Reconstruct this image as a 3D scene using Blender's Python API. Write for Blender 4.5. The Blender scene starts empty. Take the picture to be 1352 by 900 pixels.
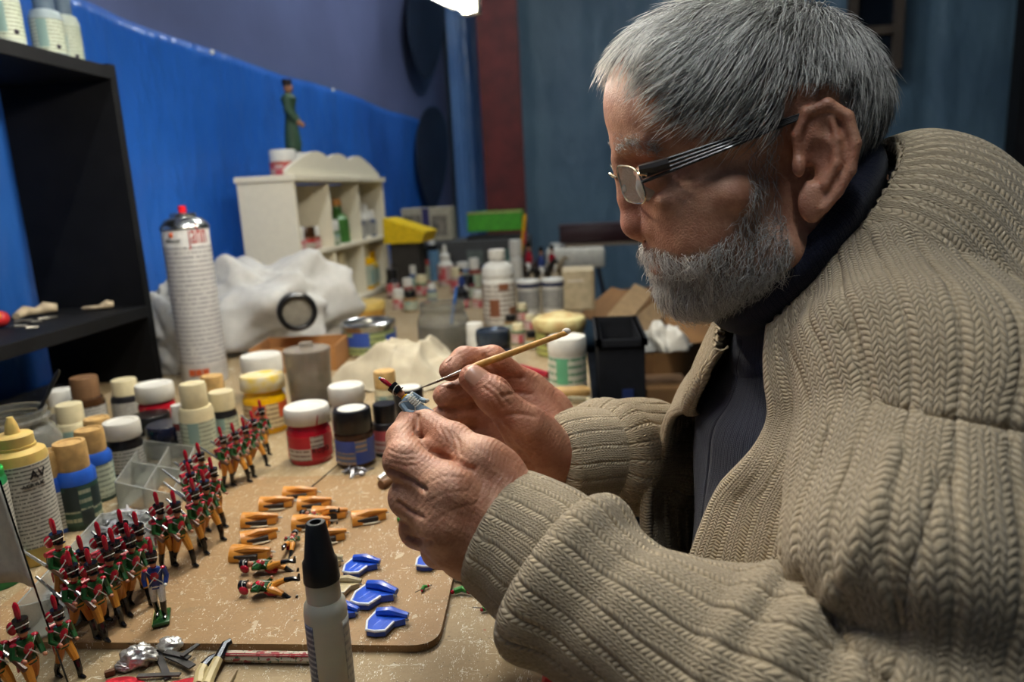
import bpy, bmesh, math, random
import numpy as np
from mathutils import Vector, Matrix

random.seed(7)
rng = np.random.default_rng(11)
scene = bpy.context.scene
COL = scene.collection

# ------------------------------------------------------------------ camera
FPX = 950.0                                   # focal length in pixels of the 1352 x 900 frame
PITCH, YAW, ROLL = math.radians(11.8), math.radians(5.6), math.radians(2.9)
CAM = np.array([0.0, 0.0, 0.33])              # table top is z = 0
FW = np.array([-math.sin(YAW) * math.cos(PITCH), math.cos(YAW) * math.cos(PITCH), -math.sin(PITCH)])
R0 = np.array([math.cos(YAW), math.sin(YAW), 0.0])
U0 = np.cross(R0, FW)
RT = R0 * math.cos(ROLL) - U0 * math.sin(ROLL)
UP = U0 * math.cos(ROLL) + R0 * math.sin(ROLL)
cam_d = bpy.data.cameras.new('camera')
cam = bpy.data.objects.new('camera', cam_d)
COL.objects.link(cam)
cam.matrix_world = Matrix(((RT[0], UP[0], -FW[0], CAM[0]), (RT[1], UP[1], -FW[1], CAM[1]),
                           (RT[2], UP[2], -FW[2], CAM[2]), (0, 0, 0, 1)))
cam_d.sensor_width = 36.0
cam_d.lens = FPX / 1352.0 * 36.0
cam_d.clip_start = 0.02
cam_d.dof.use_dof = True
cam_d.dof.focus_distance = 0.53
cam_d.dof.aperture_fstop = 5.6
scene.camera = cam

# ------------------------------------------------------------------ world and exposure
world = bpy.data.worlds.new('world')
scene.world = world
world.use_nodes = True
world.node_tree.nodes['Background'].inputs[0].default_value = (0.75, 0.85, 1.0, 1)
world.node_tree.nodes['Background'].inputs[1].default_value = 0.07
scene.view_settings.view_transform = 'Standard'
scene.view_settings.look = 'None'
scene.view_settings.gamma = 1.0
scene.view_settings.exposure = 0.65
scene.view_settings.use_curve_mapping = False
scene.cycles.use_denoising = True

def P(px, py, zc):
    "world point seen at a pixel of the frame, at distance zc along the view axis"
    return CAM + zc * (FW + (px - 676.0) / FPX * RT - (py - 450.0) / FPX * UP)
def ray(px, py):
    return FW + (px - 676.0) / FPX * RT - (py - 450.0) / FPX * UP
def T(px, py, z=0.0):
    "where the pixel's ray meets the horizontal plane z"
    d = ray(px, py)
    return CAM + d * ((z - CAM[2]) / d[2])
def depth(p):
    return float(np.dot(np.asarray(p) - CAM, FW))
def mpp(p):
    "metres per pixel at a point"
    return depth(p) / FPX
def cam2w(a):
    a = np.asarray(a, float)
    return CAM + a[..., 0:1] * RT + a[..., 1:2] * UP + a[..., 2:3] * FW
def pc(px, py, zc):
    "pixel + depth -> metric camera frame (right, up, away)"
    return np.array([(px - 676.0) / FPX * zc, -(py - 450.0) / FPX * zc, zc])
WALL_A, WALL_B = np.array([-1.16, 0.5]), np.array([-0.83, 4.60])
WALL_N = np.array([WALL_B[1] - WALL_A[1], -(WALL_B[0] - WALL_A[0]), 0.0]); WALL_N /= np.linalg.norm(WALL_N)
WALL_D = np.array([WALL_B[0] - WALL_A[0], WALL_B[1] - WALL_A[1], 0.0]); WALL_D /= np.linalg.norm(WALL_D)
def on_wall(px, py, off=0.0):
    d = ray(px, py)
    a = np.array([WALL_A[0], WALL_A[1], 0.0]) + WALL_N * off
    return CAM + d * (np.dot(a - CAM, WALL_N) / np.dot(d, WALL_N))
def on_y(px, py, Y):
    d = ray(px, py)
    return CAM + d * ((Y - CAM[1]) / d[1])

# ------------------------------------------------------------------ materials
def hexc(h):
    h = h.lstrip('#')
    v = [int(h[i:i + 2], 16) / 255 for i in (0, 2, 4)]
    return tuple(((c + 0.055) / 1.055) ** 2.4 if c > 0.04045 else c / 12.92 for c in v) + (1.0,)
MATS = {}
def col4(c):
    return hexc(c) if isinstance(c, str) else tuple(c) + (() if len(c) == 4 else (1.0,))
def pm(name, color, rough=0.5, metal=0.0, var=0.12, scale=60.0, bump=0.0, bscale=200.0, spec=0.5,
       trans=0.0, alpha=1.0, emit=0.0, coat=0.0, sheen=0.0, sss=0.0, color2=None, ior=1.45):
    "procedural material: base colour mottled by noise, optional noise bump"
    if name in MATS: return MATS[name]
    m = bpy.data.materials.new(name); m.use_nodes = True
    nt = m.node_tree; b = nt.nodes['Principled BSDF']
    c = col4(color)
    tc = nt.nodes.new('ShaderNodeTexCoord')
    n = nt.nodes.new('ShaderNodeTexNoise'); n.inputs['Scale'].default_value = scale; n.inputs['Detail'].default_value = 4
    nt.links.new(tc.outputs['Object'], n.inputs['Vector'])
    r = nt.nodes.new('ShaderNodeValToRGB')
    lo = col4(color2) if color2 else tuple(x * (1 - var) for x in c[:3]) + (1,)
    hi = c if color2 else tuple(min(1, x * (1 + var)) for x in c[:3]) + (1,)
    r.color_ramp.elements[0].position = 0.35; r.color_ramp.elements[1].position = 0.65
    r.color_ramp.elements[0].color = lo; r.color_ramp.elements[1].color = hi
    nt.links.new(n.outputs['Fac'], r.inputs[0]); nt.links.new(r.outputs[0], b.inputs['Base Color'])
    b.inputs['Roughness'].default_value = rough; b.inputs['Metallic'].default_value = metal
    b.inputs['Specular IOR Level'].default_value = spec; b.inputs['IOR'].default_value = ior
    if trans: b.inputs['Transmission Weight'].default_value = trans
    if alpha < 1: b.inputs['Alpha'].default_value = alpha
    if coat: b.inputs['Coat Weight'].default_value = coat
    if sheen: b.inputs['Sheen Weight'].default_value = sheen
    if sss:
        b.inputs['Subsurface Weight'].default_value = sss
        b.inputs['Subsurface Radius'].default_value = (1.0, 0.35, 0.2); b.inputs['Subsurface Scale'].default_value = 0.004
    if emit:
        b.inputs['Emission Color'].default_value = c; b.inputs['Emission Strength'].default_value = emit
    if bump:
        n2 = nt.nodes.new('ShaderNodeTexNoise'); n2.inputs['Scale'].default_value = bscale; n2.inputs['Detail'].default_value = 5
        nt.links.new(tc.outputs['Object'], n2.inputs['Vector'])
        bp = nt.nodes.new('ShaderNodeBump'); bp.inputs['Strength'].default_value = min(1, bump); bp.inputs['Distance'].default_value = 0.002
        nt.links.new(n2.outputs['Fac'], bp.inputs['Height']); nt.links.new(bp.outputs[0], b.inputs['Normal'])
    MATS[name] = m
    return m
class NG:
    "small helper to write node formulas"
    def __init__(s, m): s.nt = m.node_tree; s.n = s.nt.nodes; s.l = s.nt.links
    def new(s, t): return s.n.new(t)
    def math(s, op, a, b=None, c=None, clamp=False):
        nd = s.n.new('ShaderNodeMath'); nd.operation = op; nd.use_clamp = clamp
        for i, v in enumerate((a, b, c)):
            if v is None: continue
            if isinstance(v, (int, float)): nd.inputs[i].default_value = v
            else: s.l.new(v, nd.inputs[i])
        return nd.outputs[0]
    def mix(s, fac, a, b):
        nd = s.n.new('ShaderNodeMix'); nd.data_type = 'RGBA'
        for i, v in ((0, fac), (6, a), (7, b)):
            if isinstance(v, (int, float)): nd.inputs[i].default_value = v
            elif isinstance(v, tuple): nd.inputs[i].default_value = v
            else: s.l.new(v, nd.inputs[i])
        return nd.outputs[2]
    def noise(s, vec, scale, detail=3, rough=0.5):
        nd = s.n.new('ShaderNodeTexNoise'); nd.inputs['Scale'].default_value = scale
        nd.inputs['Detail'].default_value = detail; nd.inputs['Roughness'].default_value = rough
        if vec is not None: s.l.new(vec, nd.inputs['Vector'])
        return nd.outputs['Fac']
    def smooth(s, v, a, b):
        nd = s.n.new('ShaderNodeMapRange'); nd.interpolation_type = 'SMOOTHSTEP'
        s.l.new(v, nd.inputs[0]); nd.inputs[1].default_value = a; nd.inputs[2].default_value = b
        return nd.outputs[0]
    def vscale(s, vec, sc):
        nd = s.n.new('ShaderNodeMapping'); nd.inputs['Scale'].default_value = sc
        s.l.new(vec, nd.inputs['Vector']); return nd.outputs[0]
def blank(name, rough=0.5, spec=0.5):
    m = bpy.data.materials.new(name); m.use_nodes = True
    b = m.node_tree.nodes['Principled BSDF']; b.inputs['Roughness'].default_value = rough
    b.inputs['Specular IOR Level'].default_value = spec
    MATS[name] = m
    return m, NG(m), b

# ------------------------------------------------------------------ mesh building
class MB:
    def __init__(s): s.v = []; s.f = []
    def add(s, verts, faces):
        o = len(s.v); s.v += [tuple(map(float, p)) for p in verts]; s.f += [tuple(i + o for i in f) for f in faces]; return s
    def box(s, c, size, rz=0.0, rot=None, bev=0.0):
        bm = bmesh.new(); bmesh.ops.create_cube(bm, size=1.0)
        for v in bm.verts: v.co = Vector((v.co.x * size[0], v.co.y * size[1], v.co.z * size[2]))
        if bev: bmesh.ops.bevel(bm, geom=bm.edges[:], offset=bev, segments=2, profile=0.5, affect='EDGES')
        M = (rot.to_4x4() if rot is not None else Matrix.Rotation(rz, 4, 'Z'))
        bm.verts.ensure_lookup_table()
        vs = [(M @ v.co) + Vector(tuple(map(float, c))) for v in bm.verts]; fs = [[v.index for v in f.verts] for f in bm.faces]
        bm.free(); return s.add(vs, fs)
    def lathe(s, prof, seg=24, c=(0, 0, 0), rot=None, sx=1.0, sy=1.0):
        n = len(prof); vs = []; fs = []
        for r, z in prof:
            for k in range(seg):
                a = 2 * math.pi * k / seg
                p = Vector((r * math.cos(a) * sx, r * math.sin(a) * sy, z))
                if rot is not None: p = rot @ p
                vs.append(p + Vector(tuple(map(float, c))))
        for i in range(n - 1):
            for k in range(seg):
                fs.append((i * seg + k, i * seg + (k + 1) % seg, (i + 1) * seg + (k + 1) % seg, (i + 1) * seg + k))
        fs.append(tuple(range(seg))[::-1]); fs.append(tuple((n - 1) * seg + k for k in range(seg)))
        return s.add(vs, fs)
    def tube(s, pts, rad, seg=8, cap=True):
        pts = [Vector(tuple(map(float, p))) for p in pts]; n = len(pts)
        if isinstance(rad, (int, float)): rad = [rad] * n
        vs = []; fs = []; nrm = None
        for i in range(n):
            t = (pts[min(i + 1, n - 1)] - pts[max(i - 1, 0)])
            t = t.normalized() if t.length > 1e-9 else Vector((0, 0, 1))
            if nrm is None:
                nrm = t.orthogonal().normalized()
            else:
                nrm = (nrm - t * nrm.dot(t)); nrm = nrm.normalized() if nrm.length > 1e-9 else t.orthogonal().normalized()
            bn = t.cross(nrm)
            for k in range(seg):
                a = 2 * math.pi * k / seg
                vs.append(pts[i] + (nrm * math.cos(a) + bn * math.sin(a)) * rad[i])
        for i in range(n - 1):
            for k in range(seg):
                fs.append((i * seg + k, i * seg + (k + 1) % seg, (i + 1) * seg + (k + 1) % seg, (i + 1) * seg + k))
        if cap: fs.append(tuple(range(seg))[::-1]); fs.append(tuple((n - 1) * seg + k for k in range(seg)))
        return s.add(vs, fs)
    def ball(s, c, r, seg=12, rings=8, rot=None):
        r = (r, r, r) if isinstance(r, (int, float)) else r
        vs = []; fs = []
        for i in range(rings + 1):
            th = math.pi * i / rings
            th = min(max(th, 0.02), math.pi - 0.02)
            for k in range(seg):
                a = 2 * math.pi * k / seg
                p = Vector((r[0] * math.sin(th) * math.cos(a), r[1] * math.sin(th) * math.sin(a), r[2] * math.cos(th)))
                if rot is not None: p = rot @ p
                vs.append(p + Vector(tuple(map(float, c))))
        for i in range(rings):
            for k in range(seg):
                fs.append((i * seg + k, (i + 1) * seg + k, (i + 1) * seg + (k + 1) % seg, i * seg + (k + 1) % seg))
        fs.append(tuple(range(seg))); fs.append(tuple(rings * seg + k for k in range(seg))[::-1])
        return s.add(vs, fs)
    def prism(s, poly, z0, z1, M=None):
        n = len(poly)
        vs = [Vector((x, y, z0)) for x, y in poly] + [Vector((x, y, z1)) for x, y in poly]
        if M is not None: vs = [M @ v for v in vs]
        fs = [tuple(range(n))[::-1], tuple(range(n, 2 * n))] + [(i, (i + 1) % n, n + (i + 1) % n, n + i) for i in range(n)]
        return s.add(vs, fs)
    def build(s, name, mat, parent=None, smooth=True, autosmooth=40):
        me = bpy.data.meshes.new(name); me.from_pydata(s.v, [], s.f); me.update()
        return link(name, me, mat, parent, smooth, autosmooth)
def link(name, me, mat, parent=None, smooth=True, autosmooth=40):
    if mat is not None: me.materials.append(mat)
    if smooth:
        me.shade_smooth()
        if autosmooth: me.set_sharp_from_angle(angle=math.radians(autosmooth))
    o = bpy.data.objects.new(name, me); COL.objects.link(o)
    if parent is not None: o.parent = parent
    return o
def np_mesh(name, V, Q, mat, parent=None, smooth=True, uv=None, autosmooth=0):
    "mesh from numpy vertex and quad arrays, uv given per vertex"
    me = bpy.data.meshes.new(name)
    V = np.ascontiguousarray(V, np.float32); Q = np.ascontiguousarray(Q, np.int32); k = Q.shape[1]
    me.vertices.add(len(V)); me.vertices.foreach_set('co', V.ravel())
    me.loops.add(Q.size); me.loops.foreach_set('vertex_index', Q.ravel())
    me.polygons.add(len(Q)); me.polygons.foreach_set('loop_start', np.arange(0, Q.size, k, dtype=np.int32))
    me.update(calc_edges=True); me.validate()
    if uv is not None:
        l = me.uv_layers.new(name='UVMap'); l.data.foreach_set('uv', np.ascontiguousarray(uv[Q.ravel()], np.float32).ravel())
    return link(name, me, mat, parent, smooth, autosmooth)
def tag(o, label=None, cat=None, group=None, kind=None):
    if label: o['label'] = label
    if cat: o['category'] = cat
    if group: o['group'] = group
    if kind: o['kind'] = kind
    return o
def thing(name, label, cat, loc=(0, 0, 0), rz=0.0, group=None, rot=None):
    o = bpy.data.objects.new(name, None); COL.objects.link(o)
    o.empty_display_size = 0.02
    o.location = tuple(map(float, loc)); o.rotation_euler = rot if rot is not None else (0, 0, rz)
    return tag(o, label, cat, group)
def copy_tree(o, parent=None):
    c = o.copy(); COL.objects.link(c); c.parent = parent
    for ch in o.children: copy_tree(ch, c)
    return c
def crom(pts, n):
    "Catmull-Rom through rows of numbers, n samples"
    pts = np.asarray(pts, float); k = len(pts)
    q = np.vstack([2 * pts[0] - pts[1], pts, 2 * pts[-1] - pts[-2]])
    t = np.linspace(0, k - 1 - 1e-9, n); i = t.astype(int); u = (t - i)[:, None]
    a, b, c, d = q[i], q[i + 1], q[i + 2], q[i + 3]
    return 0.5 * ((2 * b) + (c - a) * u + (2 * a - 5 * b + 4 * c - d) * u ** 2 + (3 * b - a - 3 * c + d) * u ** 3)
# ------------------------------------------------------------------ the lamps
lamp = thing('fluorescent_lamp', 'slim white fluorescent strip lamp hanging over the workbench, switched on', 'lamp', (0, 0, 0))
L_END = P(618, 8, 1.30)
L_DIR = np.array([-0.30, -0.95, 0.02]); L_DIR /= np.linalg.norm(L_DIR)
L_FAR = L_END + L_DIR * 0.80
tube_m = pm('lamp_tube_glow', '#ffffff', emit=1.0, var=0)
tb = tube_m.node_tree.nodes['Principled BSDF']; tb.inputs['Emission Color'].default_value = (1.0, 0.93, 0.80, 1); tb.inputs['Emission Strength'].default_value = 62.0
MB().tube([L_END, L_FAR], 0.013, 12).build('tube', tube_m, lamp)
lw = pm('lamp_white_metal', '#d8d8d2', rough=0.35, metal=0.3)
side = np.cross(L_DIR, [0, 0, 1]); side /= np.linalg.norm(side)
def lamp_pt(t, s, z): return L_END + L_DIR * t + side * s + np.array([0, 0, z])
m = MB()
prof = [(-0.030, 0.020), (-0.026, 0.052), (0.026, 0.052), (0.044, 0.004), (0.040, 0.004), (0.022, 0.048), (-0.022, 0.048), (-0.026, 0.020)]
vs = [lamp_pt(t, s, z) for t in (-0.03, 0.83) for s, z in prof]
m.add(vs, [(i, (i + 1) % 8, 8 + (i + 1) % 8, 8 + i) for i in range(8)])
m.build('reflector', lw, lamp, smooth=False)
for t in (-0.012, 0.81):
    MB().box(lamp_pt(t, 0, 0.012), (0.035, 0.022, 0.05), rz=math.atan2(L_DIR[1], L_DIR[0]) + math.pi / 2, bev=0.004).build('end_cap', lw, lamp)
for t in (0.1, 0.7):
    a = lamp_pt(t, 0, 0.045); MB().tube([a, (a[0], a[1], 2.05)], 0.003, 6).build('hanging_rod', lw, lamp)
# unseen ceiling strips for soft fill; the far one added for the back wall

ct = pm('ceiling_fill_glow', '#ffffff', emit=1.0, var=0)
tb = ct.node_tree.nodes['Principled BSDF']; tb.inputs['Emission Color'].default_value = (0.92, 0.97, 1.0, 1); tb.inputs['Emission Strength'].default_value = 125.0
for cy_, lab_ in ((0.45, 'unseen fill strip light on the ceiling above the man'), (2.7, 'unseen fill strip light added on the ceiling near the back curtain')):
    cl = thing('ceiling_fill_light', lab_, 'lamp', (-0.05, cy_, 0))
    MB().box((0, 0, 2.022), (0.10, 1.3, 0.05), bev=0.01).build('housing', lw, cl)
    MB().tube([(0, -.6, 1.975), (0, .6, 1.975)], 0.014, 10).build('tube', ct, cl)

# ------------------------------------------------------------------ the room
def struct(name, mb, mat, smooth=False, parent=None):
    o = mb.build(name, mat, parent, smooth); o['kind'] = 'structure'; return o
FLOOR_Z = -0.76
fm = pm('floor_concrete', '#2c2e33', rough=0.85, var=0.3, scale=8, bump=0.3, bscale=40)
struct('floor', MB().box((0.95, 1.95, FLOOR_Z - 0.05), (4.6, 6.0, 0.1)), fm)
struct('ceiling', MB().box((0.95, 1.95, 2.10), (4.6, 6.0, 0.1)), pm('ceiling_paint', '#50545c', rough=0.9))
wm = pm('plastic_sheeting_grey', '#5a6284', rough=0.32, var=0.22, scale=1.6, bump=0.25, bscale=5)
a = np.append(WALL_A - 1.6 * WALL_D[:2], 0); b_ = np.append(WALL_B + 0.2 * WALL_D[:2], 0)
o_ = -WALL_N * 0.06
struct('wall_left', MB().add([a + (0, 0, FLOOR_Z), b_ + (0, 0, FLOOR_Z), b_ + (0, 0, 2.1), a + (0, 0, 2.1),
        a + o_ + (0, 0, FLOOR_Z), b_ + o_ + (0, 0, FLOOR_Z), b_ + o_ + (0, 0, 2.1), a + o_ + (0, 0, 2.1)],
       [(0, 3, 2, 1), (4, 5, 6, 7), (0, 1, 5, 4), (2, 3, 7, 6), (1, 2, 6, 5), (0, 4, 7, 3)]), wm)
bw = pm('back_wall_plaster', '#3b4a58', rough=0.8, var=0.2, scale=2)
struct('wall_back', MB().box((1.2, 4.85, 0.67), (4.2, 0.1, 2.86)), bw)
struct('wall_right', MB().box((3.15, 1.95, 0.67), (0.1, 5.7, 2.86)), bw)
struct('wall_front', MB().box((0.95, -0.95, 0.67), (4.3, 0.1, 2.86)), bw)

# blue tarpaulin: a thin wrinkled sheet pinned along its top edge
def tarp_mat(name, c, c2, rough):
    m, g, b = blank(name, rough)
    tc = g.new('ShaderNodeTexCoord')
    n1 = g.noise(tc.outputs['Object'], 2.2, 4)
    g.l.new(g.mix(g.smooth(n1, 0.3, 0.7), col4(c2), col4(c)), b.inputs['Base Color'])
    n2 = g.noise(g.vscale(tc.outputs['Object'], (5, 5, 2.2)), 1.0, 4, 0.55)
    bp = g.new('ShaderNodeBump'); bp.inputs['Strength'].default_value = 0.9; bp.inputs['Distance'].default_value = 0.04
    g.l.new(n2, bp.inputs['Height']); g.l.new(bp.outputs[0], b.inputs['Normal'])
    return m
blue = tarp_mat('tarpaulin_blue', '#2a66bc', '#1d54a4', 0.34)
def sheet(name, top, bottom_z, mat, nu=90, nv=60, off=0.02, wr=0.012, seed=1, label=None, cat=None):
    "sheet hanging on the left wall; its top edge follows pixels of the photo, projected on the wall"
    r = np.random.default_rng(seed)
    tp = crom(np.array([on_wall(x, y, off) for x, y in top]), nu)
    V = []
    ph = r.uniform(0, 6, 8)
    for j in range(nv):
        t = j / (nv - 1)
        for i in range(nu):
            p = tp[i].copy(); p[2] = p[2] * (1 - t) + bottom_z * t
            s = np.dot(p - tp[0], WALL_D)
            w = 0
            for k, (fs, fz) in enumerate(((7, 3), (11, -6), (4, 9), (17, 5), (23, -11))):
                w += math.sin(fs * s + fz * p[2] + ph[k]) / (k + 1.3)
            V.append(p + WALL_N * (wr * (w * 0.6 + 1.0)))
    Q = [(j * nu + i, j * nu + i + 1, (j + 1) * nu + i + 1, (j + 1) * nu + i) for j in range(nv - 1) for i in range(nu - 1)]
    o = np_mesh(name, np.array(V), np.array(Q), mat)
    md = o.modifiers.new('t', 'SOLIDIFY'); md.thickness = 0.0012
    return tag(o, label, cat)
sheet('tarpaulin', [(-420, -190), (-120, -82), (95, -3), (190, 36), (280, 69), (360, 97), (440, 119), (500, 142), (560, 162)], -0.7, blue,
      label='bright blue tarpaulin pinned along the wall behind the white cabinet', cat='tarpaulin')
pin = pm('pin_white', '#e8e8e0', rough=0.3)
for (x, y) in ((280, 69), (440, 119)):
    p = on_wall(x, y, 0.055)
    tag(MB().ball(p, 0.007, 10, 6).build('push_pin', pin), 'white pin holding the top edge of the blue tarpaulin', 'pin', 'pins of the tarpaulin')
# dark oval patches on the sheeting, near the corner
dk = pm('patch_dark', '#1c2a3c', rough=0.5, var=0.2, scale=6)
for (x, y, hw, hh, lab) in ((562, 35, 24, 70, 'dark oval patch on the navy sheeting above the tarpaulin end'), (570, 208, 20, 68, 'dark oval patch hanging over the blue tarpaulin end')):
    ring = []
    for k in range(28):
        a_ = 2 * math.pi * k / 28
        ring.append(on_wall(x + hw * math.cos(a_) * (1 - 0.25 * math.sin(a_)) , y + hh * math.sin(a_), 0.062))
    vs = ring + [p + WALL_N * 0.004 for p in ring]
    n = 28
    tag(MB().add(vs, [tuple(range(n)), tuple(range(n, 2 * n))[::-1]] + [(i, n + i, n + (i + 1) % n, (i + 1) % n) for i in range(n)]).build('wall_patch', dk, None, False), lab, 'patch')
# hanging strip of light blue plastic in the corner and grey-blue sheets on the back wall
def curtain(name, x0, x1, Y, z0, z1, mat, folds, amp, label, seed):
    r = np.random.default_rng(seed); nu, nv = 120, 40; V = []
    ph = r.uniform(0, 6, 6)
    for j in range(nv):
        t = j / (nv - 1); z = z1 * (1 - t) + z0 * t
        for i in range(nu):
            s = i / (nu - 1); x = x0 + (x1 - x0) * s
            w = sum(math.sin(folds * (k + 1) * 0.7 * s * 6.283 + ph[k] + 1.3 * t * math.sin(ph[k])) / (k + 1) for k in range(4))
            V.append((x, Y - amp * (1 + w * (0.4 + 0.6 * t)), z))
    Q = [(j * nu + i, (j + 1) * nu + i, (j + 1) * nu + i + 1, j * nu + i + 1) for j in range(nv - 1) for i in range(nu - 1)]
    o = np_mesh(name, np.array(V), np.array(Q), mat)
    md = o.modifiers.new('t', 'SOLIDIFY'); md.thickness = 0.0015
    return tag(o, label, 'curtain')
YB = 4.70
xl = on_y(597, 150, YB)[0]; xr = on_y(645, 150, YB)[0]
curtain('plastic_strip', xl, xr, YB, -0.7, 2.05, tarp_mat('strip_blue', '#6088bc', '#4a74ac', 0.3), 2, 0.012, 'light blue plastic strip hanging in the corner beside the red column', 3)
x2 = on_y(1338, 150, YB)[0]
curtain('plastic_curtain', on_y(676, 150, YB)[0], x2, YB, -0.7, 2.05, tarp_mat('curtain_greyblue', '#5f7a8a', '#506a7c', 0.55), 7, 0.014, 'dull grey-blue plastic curtain covering the back wall', 5)
# column: a steel I-beam painted oxide red
xa = on_y(636, 120, 4.40)[0]; xb = on_y(687, 120, 4.40)[0]
oxide = pm('oxide_red_paint', '#5e1f1a', rough=0.6, var=0.25, scale=10, bump=0.2, bscale=30)
c_ = MB(); cx, w_ = (xa + xb) / 2, (xb - xa)
c_.box((cx, 4.32, 0.67), (w_, 0.016, 2.86)); c_.box((cx, 4.46, 0.67), (w_, 0.016, 2.86)); c_.box((cx, 4.39, 0.67), (0.014, 0.13, 2.86))
struct('column', c_, oxide)
# dark wooden frame high on the back wall and the black door jamb at the right
p0, p1 = on_y(1128, -60, 4.60), on_y(1182, 92, 4.60)
wf = MB(); hw_ = (p1[0] - p0[0])
for xx in (p0[0], p1[0]): wf.box((xx, 4.59, (p0[2] + p1[2]) / 2 ), (0.05, 0.04, p0[2] - p1[2]))
for zz in (p0[2], p1[2] + 0.22, p1[2]): wf.box(((p0[0] + p1[0]) / 2, 4.59, zz), (hw_, 0.035, 0.045))
struct('window_1', wf, pm('frame_wood_dark', '#4a3f34', rough=0.7))
o = MB().box(((p0[0] + p1[0]) / 2, 4.61, (p0[2] + p1[2]) / 2), (hw_, 0.01, p0[2] - p1[2])).build('pane', pm('pane_dark', '#0e141c', rough=0.15), bpy.data.objects['window_1'], False)
pj = on_y(1341, 100, 4.5)
struct('trim_1', MB().box((pj[0] + 0.45, 4.5, 0.67), (0.9, 0.1, 2.86)), pm('jamb_black', '#08090b', rough=0.7))
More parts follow.
